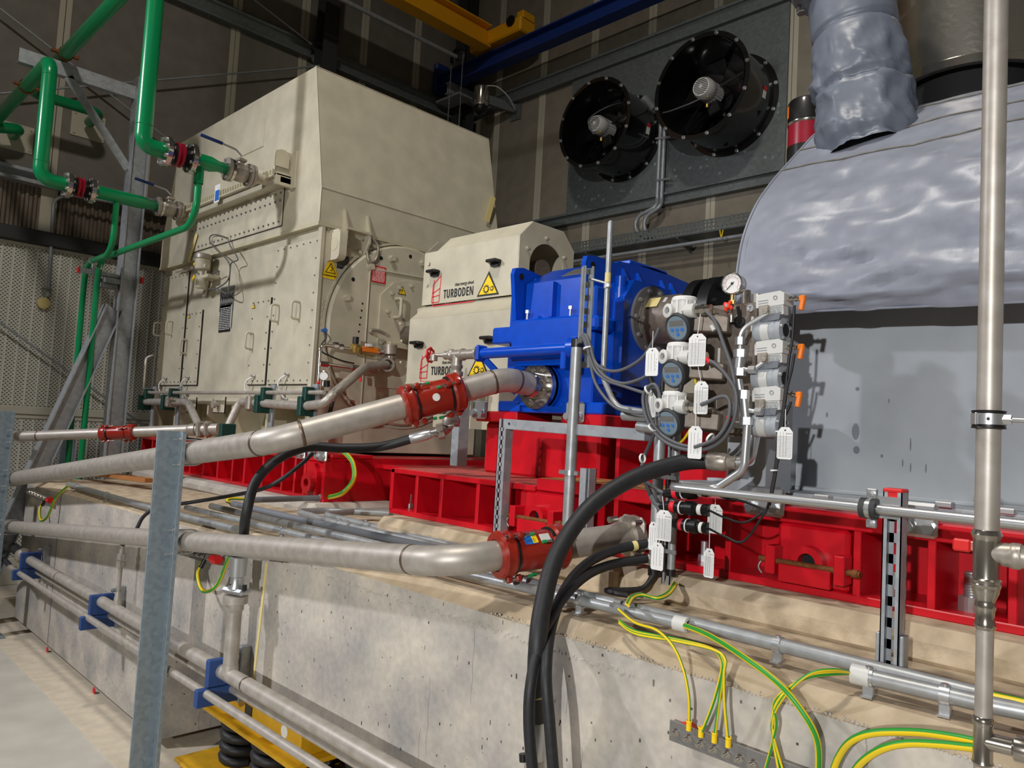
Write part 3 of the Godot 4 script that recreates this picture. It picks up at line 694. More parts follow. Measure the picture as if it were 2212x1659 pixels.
func gear_sign(par, c, ux, uy, s, wide):
	var nn = ux.cross(uy); tri_sign(par, c, ux, uy, s, wide)
	var b := MB.new(); gear(b, c - uy * s * 0.2 - ux * s * 0.07 * wide + nn * 0.0021, ux, uy, s * 0.17, 12); gear(b, c - uy * s * 0.2 + ux * s * 0.19 * wide + nn * 0.0021, ux, uy, s * 0.1, 10); put(b, "gear_symbol", M.ink, par)
	b = MB.new(); b.lathe(c - uy * s * 0.2 - ux * s * 0.07 * wide + nn * 0.0032, nn, [s * 0.085, 0, s * 0.085, 0.0006, 0, 0.0006], 18); b.lathe(c - uy * s * 0.2 + ux * s * 0.19 * wide + nn * 0.0032, nn, [s * 0.045, 0, s * 0.045, 0.0006, 0, 0.0006], 14); put(b, "gear_centre", M.sign_yellow, par)
func bolt_sign(par, c, ux, uy, s):   # lightning flash
	var nn = ux.cross(uy); tri_sign(par, c, ux, uy, s)
	var b := MB.new(); b.prism(pv([0.02 * s, 0.16 * s, -0.07 * s, -0.06 * s, 0.0, -0.06 * s, -0.03 * s, -0.28 * s, 0.08 * s, 0.0, 0.01 * s, 0.0]), c + nn * 0.0021, ux, uy, nn * 0.0008); put(b, "flash_symbol", M.ink, par)
func rz(u0, v0, u1, v1, z):
	var a = Z(u0, v0, z); var b = Z(u1, v1, z); return [min(a.x, b.x), max(a.x, b.x), min(a.y, b.y), max(a.y, b.y)]
func handle(par, c, h, out, along, m, r := 0.007):   # bow handle standing off a surface
	var b := MB.new(); var a = along * h / 2; b.tube(fil([c - a, c - a + out, c + a + out, c + a], 0.02, 4), r, 8); put(b, "handle", m, par)

# ---------- generator ----------
func generator():
	var zf := -2.55; var xr := -4.42; var xl := -7.1
	var ex := V(1, 0, 0); var ey := V(0, 1, 0); var ez := V(0, 0, 1)
	var t = thing("generator", "big beige generator with a sloping hood, bolted doors and cooler header", "generator")
	var b := MB.new(); b.bx(xl, xr, 1.86, 2.99, zf - 0.012, -4.0, 0.012); put(b, "body", M.cream, t)
	# lower base with open bays
	b = MB.new(); b.bx(xl, xr, 1.78, 1.87, zf + 0.0, -4.0, 0.004); put(b, "base_ledge", M.cream, t)
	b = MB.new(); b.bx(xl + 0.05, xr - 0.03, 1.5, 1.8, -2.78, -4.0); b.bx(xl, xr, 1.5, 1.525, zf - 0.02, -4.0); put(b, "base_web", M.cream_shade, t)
	for x in [-7.08, -6.6, -5.95, -5.52, -4.98, -4.44]:
		b = MB.new(); b.bx(x - 0.012, x + 0.012, 1.52, 1.79, zf - 0.005, -2.8, 0.002); put(b, "base_rib", M.cream, t)
	# hood: vertical front, end leaning back above a crease
	var h0 = Z(702, 489, -2.52); var h1 = Z(700, 402, -2.52); var h2 = Z(683, 143, -2.52); var l0 = Z(345, 587, -2.52); var l1 = Z(391, 301, -2.52)
	b = MB.new(); b.prism(PackedVector2Array([Vector2(l0.x, 2.985), Vector2(xr + 0.02, 2.985), Vector2(xr + 0.02, h1.y), Vector2(h2.x, h2.y), Vector2(l1.x, h2.y), Vector2(l0.x, h1.y)]), V(0, 0, -2.52), ex, ey, V(0, 0, -1.6)); put(b, "hood", M.cream, t)
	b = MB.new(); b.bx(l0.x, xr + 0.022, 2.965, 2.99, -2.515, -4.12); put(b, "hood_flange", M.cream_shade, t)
	b = MB.new(); b.cyl(V(xr + 0.021, h1.y, -2.52), V(xr + 0.021, h1.y, -4.12), 0.004, 8); b.cyl(V(xr + 0.02, 2.99, -2.52), V(xr + 0.02, h1.y, -2.52), 0.004, 8); b.cyl(V(xr + 0.02, h1.y, -2.52), V(h2.x, h2.y, -2.52), 0.004, 8); b.cyl(V(h2.x, h2.y, -2.52), V(h2.x, h2.y, -4.12), 0.004, 8); put(b, "folded_edge", M.cream, t)
	# front panels
	var py := Z(620, 830, zf).y
	var pans = [[Z(578, 830, zf).x, Z(668, 829, zf).x, py, Z(692, 511, zf).y], [Z(533, 830, zf).x, Z(571, 830, zf).x, py, Z(585, 642, zf).y], [Z(393, 832, zf).x, Z(424, 832, zf).x, py, Z(437, 669, zf).y], [xl + 0.04, Z(388, 832, zf).x, py, Z(408, 586, zf).y]]
	for i in 4:
		var p = pans[i]
		b = MB.new(); b.bx(p[0], p[1], p[2], p[3], zf - 0.012, zf + 0.004, 0.003); var pn = put(b, "access_panel", M.cream, t)
		b = MB.new(); b.bx(p[1], p[1] + 0.006, p[2] - 0.005, p[3], zf - 0.012, zf - 0.002); b.bx(p[0], p[1], p[2] - 0.005, p[2], zf - 0.012, zf - 0.002); put(b, "gasket", M.ink, pn)
		if i < 4:
			b = MB.new(); var nx = int((p[1] - p[0]) / 0.085); var ny = int((p[3] - p[2]) / 0.115)
			for k in nx + 1:
				for y in [p[2] + 0.025, p[3] - 0.025]: b.bolt(V(lerp(p[0] + 0.02, p[1] - 0.02, float(k) / max(nx, 1)), y, zf + 0.004), ez, 0.0052, 0.005)
			for k in range(1, ny):
				for x in [p[0] + 0.02, p[1] - 0.02]: b.bolt(V(x, lerp(p[2] + 0.025, p[3] - 0.025, float(k) / ny), zf + 0.004), ez, 0.0052, 0.005)
			put(b, "panel_bolts", M.plate_grey, pn).set_meta("kind", "stuff")
	for q in [[607, 677], [652, 671], [552, 737], [410, 749], [379, 709], [352, 712]]: handle(t, Z(q[0] - 6, q[1], zf + 0.004), 0.115, ez * 0.055, ey, M.cream, 0.008)
	# hood panel and cooler header
	var hp = [-6.45, -4.895, 3.035, 3.3]
	b = MB.new(); b.bx(hp[0], hp[1], hp[2], hp[3], -2.53, -2.51, 0.003); var hpn = put(b, "hood_panel", M.cream, t)
	b = MB.new(); b.bx(hp[1], hp[1] + 0.006, hp[2], hp[3], -2.53, -2.516); b.bx(hp[0], hp[1], hp[2] - 0.005, hp[2], -2.53, -2.516); put(b, "gasket", M.ink, hpn)
	b = MB.new()
	for k in 21:
		var x = lerp(hp[0] + 0.03, hp[1] - 0.03, k / 20.0); b.bolt(V(x, hp[2] + 0.03, -2.51), ez, 0.007, 0.006); b.bolt(V(x, 3.215, -2.51), ez, 0.007, 0.006); b.bolt(V(x, 3.27, -2.51), ez, 0.007, 0.006)
	put(b, "panel_bolts", M.plate_grey, hpn).set_meta("kind", "stuff")
	b = MB.new(); b.bx(-6.5, -4.8, 3.3, 3.345, -2.52, -2.43, 0.004); b.bx(-6.5, -4.8, 3.345, 3.36, -2.52, -2.4, 0.003); var hd = put(b, "cooler_header", M.cream, t)
	b = MB.new(); b.bx(-6.4, -4.85, 3.36, 3.43, -2.52, -2.44, 0.006); put(b, "header_box", M.cream, hd)
	b = MB.new()
	for k in 38: b.bx(-6.4 + k * 0.041, -6.385 + k * 0.041, 3.362, 3.4, -2.44, -2.405)
	put(b, "header_studs", M.cream_shade, hd).set_meta("kind", "stuff")
	b = MB.new(); b.bx(-4.83, -4.8, 3.28, 3.52, -2.52, -2.4, 0.004); b.bx(-4.8, -4.74, 3.27, 3.53, -2.522, -2.508, 0.003); put(b, "end_bracket", M.cream, hd)
	b = MB.new(); b.prism(pv([-0.05, 0, 0.05, 0, 0.05, 0.09, 0.02, 0.12, -0.02, 0.12, -0.05, 0.09]), V(-4.795, 3.4, -2.43), ez, ey, V(0.012, 0, 0)); put(b, "lifting_eye", M.cream, hd)
	b = MB.new(); b.prism(pv([-0.05, 0, 0.05, 0, 0.05, -0.09, 0.02, -0.12, -0.02, -0.12, -0.05, -0.09]), V(-6.51, 3.36, -2.45), ez, ey, V(0.012, 0, 0)); put(b, "lifting_eye", M.cream, hd)
	# small hatch up on the hood
	var ht = [Z(544, 262, -2.519), Z(574, 253, -2.519)]
	b = MB.new(); b.bx(-5.7, ht[1].x, ht[1].y - 0.22, ht[1].y, -2.522, -2.514, 0.002); put(b, "hood_hatch", M.cream, t)
	# signs and plates on the front
	for q in [[548, 660], [409, 682]]: bolt_sign(t, Z(q[0], q[1], zf + 0.007), ex, ey, 0.05)
	for q in [[397, 866], [460, 867]]: bolt_sign(t, Z(q[0], q[1], zf + 0.012), ex, ey, 0.05)
	for q in [[413, 874], [474, 874], [548, 868]]:
		b = MB.new(); var c = Z(q[0], q[1], zf + 0.006); b.box(c, V(0.19, 0.12, 0.01), Basis.IDENTITY, 0.002); var cp = put(b, "cable_entry_plate", M.cream, t)
		b = MB.new(); b.bx(c.x + 0.095, c.x + 0.1, c.y - 0.065, c.y + 0.06, zf, zf + 0.008); b.bx(c.x - 0.095, c.x + 0.1, c.y - 0.066, c.y - 0.06, zf, zf + 0.008); put(b, "gasket", M.ink, cp)
		b = MB.new(); b.lathe(c + ez * 0.005, ez, [0, 0, 0.02, 0, 0.02, 0.03, 0.03, 0.03, 0.03, 0.05, 0, 0.05], 14); put(b, "grip", M.stainless, cp)
	var np = Z(490, 645, zf - 0.008)
	plate(t, "name_plate", M.plate_grey, np, ex, ey, 0.24, 0.19)
	text("Nidec", np + V(0.0, 0.02, 0.002), ex, ey, 0.055, M.ink, t, 1.15, true); text("LEROY-SOMER", np + V(0, -0.045, 0.002), ex, ey, 0.017, M.ink, t, 1.3, true)
	var dp = Z(486, 688, zf - 0.008)
	plate(t, "data_plate", M.plate_black, dp, ex, ey, 0.2, 0.21); lines(t, dp + V(0, 0.0, 0.0014), ex, ey, 0.18, 0.18, 13, M.light_grey, 3)
	plate(t, "plate_holder", M.zinc, dp + V(0.115, 0.01, 0.005), ex, ey, 0.014, 0.18, 0.01)
	plate(t, "label_blue", M.white, Z(469, 418, -2.4), ex, ey, 0.09, 0.14); plate(t, "label_blue", M.lens, Z(469, 422, -2.398), ex, ey, 0.07, 0.08)
	# transmitter on a bracket with loose cables
	var sc = Z(437, 585, zf + 0.09)
	b = MB.new(); b.prism(pv([-0.04, -0.19, 0.02, -0.19, 0.05, -0.05, 0.05, 0.12, -0.01, 0.12, -0.01, -0.04]), Z(448, 590, zf + 0.005), ex, ey, ez * 0.012); b.box(sc + V(0.04, -0.05, -0.04), V(0.16, 0.03, 0.1), Basis.IDENTITY, 0.006); put(b, "transmitter_bracket", M.cream, t)
	b = MB.new(); b.lathe(sc + V(0, 0.03, 0), ey, [0, -0.02, 0.055, -0.02, 0.06, 0.0, 0.06, 0.06, 0, 0.062], 18); b.cyl(sc + V(-0.09, 0.03, 0), sc + V(0.09, 0.03, 0), 0.02, 12); put(b, "transmitter_head", M.cream, t)
	b = MB.new(); b.lathe(sc + V(0, 0.09, 0), ey, [0.062, 0, 0.066, 0.005, 0.066, 0.035, 0.058, 0.042, 0, 0.042], 18); put(b, "transmitter_cap", M.cast, t)
	b = MB.new(); b.cyl(sc + V(0, -0.1, 0), sc + V(0, 0.02, 0), 0.018, 12); b.cyl(sc + V(0, -0.14, 0), sc + V(0, -0.06, 0), 0.042, 16); put(b, "transmitter_stem", M.cream, t)
	b = MB.new(); b.lathe(sc + V(-0.02, 0.045, 0.058), ez, [0.012, 0, 0.012, 0.005, 0, 0.005], 10); b.box(sc + V(-0.05, -0.06, 0.045), V(0.05, 0.03, 0.004), Basis(ez, 0.7)); put(b, "transmitter_tag", M.sign_yellow, t)
	for pth in [[[451, 625], [470, 622], [492, 605], [497, 578], [488, 558], [466, 538], [453, 520], [456, 509], [468, 507], [486, 512]], [[466, 622], [490, 634], [494, 620], [497, 585], [500, 568], [513, 562], [511, 553], [497, 530], [492, 513]], [[417, 578], [425, 588], [437, 597], [445, 600], [462, 590], [472, 585]]]:
		var pp := []
		for q in pth: pp.append(Z(q[0], q[1], zf + (0.1 if q[1] > 600 else 0.06)))
		b = MB.new(); b.tube(spl(pp, 6), 0.005, 6); put(b, "sensor_cable", M.grey_cable, t)
	b = MB.new(); b.cyl(Z(381, 586, zf + 0.03), Z(416, 578, zf + 0.03), 0.014, 10); put(b, "cable_tube", M.cream, t)
	b = MB.new(); b.bar(Z(425, 505, -2.5), Z(407, 565, -2.5), 0.05, 0.002, ez); put(b, "masking_tape", M.tape, t)
	b = MB.new(); b.bar(X(1066, 425, xr - 0.0).lerp(X(1052, 470, xr), 0.0) + V(0.0, 0, 0), X(1052, 478, xr + 0.022), 0.05, 0.002, ex); put(b, "masking_tape", M.tape, t)
	# earthing straps hanging on the doors
	for q in [[359, 817], [407, 815], [549, 812], [622, 808]]:
		var c = Z(q[0], q[1], zf + 0.01)
		b = MB.new(); b.tube(spl([c, c + V(-0.05, -0.04, 0.03), c + V(-0.06, -0.1, 0.03), c + V(-0.01, -0.17, 0.005)]), 0.006, 6); put(b, "earth_strap", M.white, t)
		b = MB.new(); b.bolt(c, ez, 0.01, 0.02); b.bolt(c + V(0, -0.17, 0), ez, 0.01, 0.02); put(b, "earth_stud", M.zinc, t)
	# bearing end
	var bc = V(xr, 2.33, -3.26)
	b = MB.new(); b.bx(xr - 0.03, xr + 0.006, 1.5, 2.95, -2.57, -4.0, 0.004); put(b, "end_plate", M.cream, t)
	b = MB.new(); b.bx(xr - 0.02, xr + 0.02, 1.6, 2.97, -2.54, -2.575, 0.006); put(b, "corner_bead", M.cream, t)
	b = MB.new(); b.lathe(bc, ex, [0.635, 0, 0.635, 0.03, 0.622, 0.045, 0.0, 0.045], 64); var bell = put(b, "end_bell", M.cream, t)
	b = MB.new(); b.lathe(bc, ex, [0.645, 0, 0.66, 0.0, 0.66, 0.02, 0.645, 0.02, 0.645, 0.0], 64); put(b, "end_bell_ring", M.cream, t)
	b = MB.new()
	for a in [0.35, 0.9, 1.25, 1.75, 2.2, 2.6, 3.1, 3.6, 4.1, 4.6]: b.bolt(bc + V(0.045, sin(a) * 0.55, cos(a) * 0.55), ex, 0.022, 0.022)
	put(b, "bell_bolts", M.cream, bell)
	b = MB.new()
	for a in [0.6, 1.1, 1.55, 2.0, 2.42, 2.85, 3.4]: b.lathe(bc + V(0.0455, sin(a) * 0.57, cos(a) * 0.57), ex, [0.014, 0, 0.014, 0.001, 0, 0.001], 12)
	for k in 5: b.lathe(V(xr + 0.0455, X(775 - k * 2, 657 + k * 15, xr).y, X(775 - k, 657, xr).z), ex, [0.007, 0, 0.007, 0.001, 0, 0.001], 8)
	put(b, "tapped_holes", M.dark, bell)
	# square cover and arched inspection door on the bell
	var q0 = X(800, 577, xr + 0.05); var q1 = X(914, 605, xr + 0.05)
	b = MB.new(); b.tube(fil([V(xr + 0.05, 1.7, q0.z), V(xr + 0.05, q0.y - 0.01, q0.z), V(xr + 0.05, q1.y + 0.03, -3.75)], 0.03, 4), 0.006, 8); put(b, "cover_edge", M.cream, bell)
	var dz = X(822, 630, xr + 0.05).z; var dtop = X(850, 605, xr + 0.05).y
	var arch := PackedVector2Array([Vector2(dz, 1.95), Vector2(dz, dtop - 0.12), Vector2(dz - 0.1, dtop - 0.02), Vector2(dz - 0.22, dtop + 0.015), Vector2(-3.52, dtop + 0.02), Vector2(-3.52, 1.95)])
	b = MB.new(); b.prism(arch, V(xr + 0.045, 0, 0), ez, ey, V(0.014, 0, 0)); var dr = put(b, "inspection_door", M.cream, t)
	b = MB.new()
	for q in [[826, 737], [837, 673], [846, 634], [863, 622], [888, 618], [822, 740]]: b.bolt(X(q[0], q[1], xr + 0.06), ex, 0.012, 0.01)
	put(b, "door_bolts", M.cream, dr)
	handle(t, X(853, 666, xr + 0.06), 0.13, ex * 0.07, ey, M.cream, 0.012)
	bolt_sign(t, X(869, 627, xr + 0.062), -ez, ey, 0.07)
	var rp = X(818, 593, xr + 0.052); plate(t, "warning_plate", M.signal_red, rp, -ez, ey, 0.115, 0.115); lines(t, rp + ex * 0.0012, -ez, ey, 0.1, 0.1, 13, M.white, 6)
	var bp = X(741, 567, xr + 0.009); plate(t, "data_plate", M.plate_black, bp, -ez, ey, 0.09, 0.09); lines(t, bp + ex * 0.0012, -ez, ey, 0.08, 0.07, 9, M.plate_grey, 7)
	var hk = X(714, 583, xr + 0.009)
	b = MB.new(); b.prism(pv([-0.06, -0.06, 0.06, -0.06, 0.04, 0.01, 0.015, 0.055, -0.015, 0.055, -0.04, 0.01]), hk, -ez, ey, ex * 0.001); put(b, "sign_backing", M.sign_yellow, t)
	tri_sign(t, hk + V(0.002, 0.012, 0), -ez, ey, 0.08); text("ALTERNATOR ONLY", hk + V(0.003, -0.04, 0), -ez, ey, 0.008, M.ink, t, 1.0, true)
	b = MB.new(); var hkp := []
	for k in 9: hkp.append(hk + V(0.005, 0.012 - 0.012 * cos(k * 0.5 - 0.6) - 0.006, -0.011 * sin(k * 0.5 - 0.6)))
	b.tube(hkp, 0.002, 6); put(b, "hook_symbol", M.ink, t)
	b = MB.new(); var lc = X(728, 528, xr + 0.09); 
	b = MB.new(); b.prism(arc2(0.1, -0.06, 0.04, -PI / 2, 0, 5) + arc2(0.1, 0.06, 0.04, 0, PI / 2, 5) + pv([0.0, 0.1, 0.0, -0.1]), V(xr, lc.y, -2.61), ex, ey, -ez * 0.055, true); put(b, "lifting_lug", M.cream, t)
	b = MB.new(); b.lathe(V(xr + 0.075, lc.y + 0.005, -2.609), ez, [0.045, -0.04, 0.045, 0.001, 0, 0.0011], 24); put(b, "lug_hole", M.cream_shade, t)
	var br = X(772, 522, xr + 0.05)
	b = MB.new()
	for dz2 in [0.09, -0.09]: b.prism(pv([0, -0.11, 0, 0.12, 0.01, 0.2, 0.03, 0.2, 0.075, 0.07, 0.075, -0.0]), V(xr, br.y, br.z + dz2), ex, ey, ez * 0.014)
	b.bx(xr, xr + 0.08, br.y + 0.06, br.y + 0.075, br.z - 0.09, br.z + 0.1); b.bx(xr + 0.005, xr + 0.015, br.y - 0.1, br.y + 0.06, br.z - 0.09, br.z + 0.1); put(b, "rail_bracket", M.cream, t)
	b = MB.new()
	for k in 4: b.bolt(V(xr + 0.015, br.y - 0.06 + 0.09 * (k / 2), br.z - 0.04 + 0.09 * (k % 2)), ex, 0.014, 0.012)
	put(b, "bracket_bolts", M.cream, t)
	b = MB.new(); var sk = V(xr + 0.05, br.y, br.z - 0.13)
	b.tube(spl([sk + V(0, 0.06, 0.03), sk + V(0.01, 0.0, -0.03), sk + V(0.01, -0.09, -0.02), sk + V(0.01, -0.12, 0.03), sk + V(0, -0.05, 0.05)], 6), 0.01, 8); put(b, "shackle", M.cast, t)
	b = MB.new(); b.tube(spl([X(806, 722, xr + 0.09), X(800, 717, xr + 0.09), X(806, 713, xr + 0.09), X(822, 716, xr + 0.09), X(832, 722, xr + 0.09)], 6), 0.012, 8); put(b, "eye_bolt", M.cast, t)
	for k in 4:
		b = MB.new(); b.lathe(X(700 - k * 1.2, 653 + k * 15, xr + 0.006), ex, [0.016, 0, 0.016, 0.006, 0.008, 0.006, 0.008, 0.002, 0, 0.002], 14); put(b, "plug", M.cream, t)
	b = MB.new(); b.lathe(X(698, 714, xr + 0.006), ex, [0.016, 0, 0.014, 0.03, 0, 0.03], 12); put(b, "blue_gland", M.lens, t)
	b = MB.new(); b.tube(spl([X(699, 716, xr + 0.04), X(705, 728, xr + 0.08), X(694, 745, xr + 0.06), X(696, 760, xr + 0.08), X(720, 772, xr + 0.1), X(742, 780, xr + 0.1), X(765, 785, xr + 0.1)]), 0.005, 6); put(b, "sensor_cable", M.ink, t)
	b = MB.new(); b.bx(xr, xr + 0.09, X(847, 748, xr).y - 0.02, X(847, 748, xr).y + 0.02, X(826, 748, xr).z, -3.4, 0.003); b.bx(xr, xr + 0.1, 1.9, 2.12, -3.35, -3.5, 0.02); put(b, "bearing_box", M.cream_shade, t)
	b = MB.new(); b.cyl(bc, bc + ex * 0.7, 0.07, 24); put(b, "shaft_end", M.iron, t)

# ---------- coupling guards ----------
func logo(par, c, ux, uy, k, whole := true):
	var nn = ux.cross(uy); var o = c + nn * 0.001
	text("TURBODEN", o + uy * 0.0, ux, uy, 0.036 * k, M.ink, par, 0.72, true)
	text("clean energy ahead", o + ux * 0.035 * k + uy * 0.036 * k, ux, uy, 0.013 * k, M.ink, par, 0.75)
	var b := MB.new(); var s = 0.004 * k
	for e in [[-0.165, -0.045, 0.1, -0.045], [-0.165, -0.045, -0.165, 0.07], [-0.175, -0.03, -0.125, -0.03], [-0.175, -0.03, -0.17, 0.05], [-0.17, 0.05, -0.12, 0.085], [-0.12, 0.085, -0.125, -0.03], [-0.173, 0.01, -0.122, 0.03], [-0.174, -0.005, -0.124, 0.0]]:
		b.bar(o + ux * e[0] * k + uy * e[1] * k, o + ux * e[2] * k + uy * e[3] * k, s, 0.0012, nn)
	put(b, "logo_lines", M.logo_red, par)
func grip(par, c):   # black pull grip on a guard cover
	var b := MB.new(); b.box(c + V(0, 0.012, 0.028), V(0.085, 0.018, 0.055), Basis.IDENTITY, 0.006); b.box(c + V(-0.04, 0.012, 0.014), V(0.012, 0.018, 0.03), Basis.IDENTITY, 0.003)
	b.prism(pv([-0.04, 0, 0.04, 0, 0.028, -0.018, -0.028, -0.018]), c, V(1, 0, 0), V(0, 1, 0), V(0, 0, 0.02)); put(b, "grip", M.black, par)
func guards():
	var zf := -2.95
	var t = thing("coupling_guard", "upper beige coupling guard with an open octagonal end, two black grips and warning sign", "guard", "coupling guards")
	var L = Z(916, 600, zf).x; var R = Z(1119, 560, zf).x
	var yb = Z(910, 660, zf).y; var yt = Z(1121, 508, zf).y
	var oct = [Vector2(zf, yb), Vector2(zf, yt), Vector2(zf - 0.1, yt + 0.1), Vector2(zf - 0.36, yt + 0.1), Vector2(zf - 0.46, yt), Vector2(zf - 0.46, yb)]
	for i in 5:
		var p = oct[i]; var q = oct[i + 1]
		var b := MB.new(); var m = (p + q) / 2; var nn = Vector3(0, -(q - p).x, (q - p).y).normalized() * -1.0
		var dir = V(0, q.y - p.y, q.x - p.x).normalized(); var x0 = L + (0.12 if i in [1, 2, 3] else 0.0)
		b.box(V((x0 + R) / 2, m.y, m.x), V(R - x0, p.distance_to(q) + 0.004, 0.005), Basis(V(1, 0, 0), dir, V(1, 0, 0).cross(dir)), 0.001); put(b, "cover_sheet", M.cream, t)
	var b := MB.new(); b.prism(pv([zf, yb, zf, yt, zf - 0.1, yt + 0.1, zf - 0.36, yt + 0.1, zf - 0.46, yt, zf - 0.46, yb]), V(L, 0, 0), V(0, 0, 1), V(0, 1, 0), V(-0.005, 0, 0)); put(b, "end_sheet", M.cream, t)
	# end plate with its round opening
	var hc = Vector2(zf - 0.23, yb + 0.18); var hr = 0.145; var pl := PackedVector2Array()
	pl.append(Vector2(zf - 0.085, yb)); pl.append(Vector2(zf, yb)); pl.append(Vector2(zf, yt)); pl.append(Vector2(zf - 0.1, yt + 0.1)); pl.append(Vector2(zf - 0.36, yt + 0.1)); pl.append(Vector2(zf - 0.46, yt)); pl.append(Vector2(zf - 0.46, yb)); pl.append(Vector2(zf - 0.375, yb))
	pl.append_array(arc2(hc.x, hc.y, hr, PI - 0.15, 0.15, 18)); pl.reverse()
	var shift := PackedVector2Array()
	for p in pl: shift.append(p)
	b = MB.new(); b.prism(shift, V(R, 0, 0), V(0, 0, 1), V(0, 1, 0), V(0.006, 0, 0)); put(b, "end_plate", M.cream, t)
	b = MB.new(); b.bx(R - 0.002, R + 0.008, yb, Z(1140, 548, zf).y, zf + 0.001, zf - 0.085); put(b, "end_strip", M.cream, t)
	b = MB.new()
	for q in [[1139, 536], [1180, 515], [1218, 557]]: b.bolt(X(q[0], q[1], R + 0.006), V(1, 0, 0), 0.009, 0.008)
	put(b, "plate_bolts", M.cream, t)
	b = MB.new(); b.cyl(V(L, hc.y, hc.x), V(R - 0.02, hc.y, hc.x), 0.06, 20); put(b, "shaft", M.iron, t)
	grip(t, Z(942, 592, zf)); grip(t, Z(1073, 570, zf))
	for q in [[928, 571], [924, 617]]:
		b = MB.new(); b.bolt(Z(q[0], q[1], zf), V(0, 0, 1), 0.01, 0.008); put(b, "cover_bolt", M.cream, t)
	logo(t, Z(990, 632, zf + 0.003), V(1, 0, 0), V(0, 1, 0), 1.42)
	gear_sign(t, Z(1055, 612, zf + 0.004), V(1, 0, 0), V(0, 1, 0), 0.165, 1.12)
	# lower guard
	var z2 := -2.85
	t = thing("coupling_guard", "lower beige coupling guard behind the red hand wheel with half hidden lettering", "guard", "coupling guards")
	var l2 = Z(881, 760, z2).x; var r2 = -2.75; var y0 = Z(878, 825, z2).y; var y1 = Z(884, 690, z2).y
	b = MB.new(); b.bx(l2, r2, y0, y1, z2, z2 - 0.006, 0.001); put(b, "front_sheet", M.cream, t)
	b = MB.new(); b.quad(V(l2, y1, z2), V(r2, y1, z2), V(r2, y1 + 0.1, z2 - 0.12), V(l2 + 0.0, y1 + 0.1, z2 - 0.12), V(0, 1, 1)); b.bx(l2, r2, y1 + 0.095, y1 + 0.1, z2 - 0.12, z2 - 0.5); put(b, "top_sheet", M.cream, t)
	b = MB.new(); b.quad(V(l2, y0, z2), V(l2, y1, z2), V(l2 - 0.14, y1, z2 - 0.16), V(l2 - 0.14, y0, z2 - 0.16), V(-1, 0, 1)); b.flat(V(l2, y1, z2), V(l2, y1 + 0.1, z2 - 0.12), V(l2 - 0.14, y1, z2 - 0.16), V(-1, 1, 1)); b.flat(V(l2 - 0.14, y1, z2 - 0.16), V(l2, y1 + 0.1, z2 - 0.12), V(l2 - 0.14, y1 + 0.1, z2 - 0.16), V(-1, 1, 1)); b.bx(l2 - 0.14, l2 - 0.135, y0, y1 + 0.1, z2 - 0.16, z2 - 0.5); put(b, "side_sheet", M.cream, t)
	b = MB.new(); b.bx(l2, r2, y0 - 0.012, y0, z2 + 0.004, z2 - 0.03); put(b, "bottom_lip", M.cream, t)
	grip(t, Z(907, 746, z2)); grip(t, Z(1060, 736, z2))
	for q in [[869, 737], [867, 783], [866, 700]]:
		b = MB.new(); b.bolt(Z(q[0], q[1], z2 - 0.07), V(-0.7, 0, 0.7), 0.009, 0.008); put(b, "cover_bolt", M.cream, t)
	logo(t, Z(962, 801, z2 + 0.001), V(1, 0, 0), V(0, 1, 0), 1.36)
	gear_sign(t, Z(1034, 787, z2 + 0.002), V(1, 0, 0), V(0, 1, 0), 0.165, 1.1)
	# what shows under and beside the guards
	b = MB.new()
	for k in 7: b.bx(-3.5 + k * 0.07, -3.485 + k * 0.07, 1.78, 1.95, -3.05, -3.5)
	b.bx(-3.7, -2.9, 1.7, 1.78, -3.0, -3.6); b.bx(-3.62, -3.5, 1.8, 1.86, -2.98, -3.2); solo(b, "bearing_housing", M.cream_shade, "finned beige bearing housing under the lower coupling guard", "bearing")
	b = MB.new(); b.bx(-3.0, -2.92, 1.497, 1.95, -2.8, -2.95, 0.004); solo(b, "guard_support", M.cream, "narrow beige upright that carries the guard beside the red pedestal", "support")
	b = MB.new(); var s0 = Z(985, 1013, -2.75); b.bx(s0.x - 0.055, s0.x + 0.005, 1.495, 1.86, -2.75, -2.752); b.bx(s0.x + 0.004, s0.x + 0.006, 1.495, 1.86, -2.75, -2.82); b.bx(s0.x - 0.055, s0.x - 0.053, 1.495, 1.86, -2.75, -2.82); solo(b, "strut_channel", M.galv, "short galvanized strut channel under the oil pipe coupling", "strut")

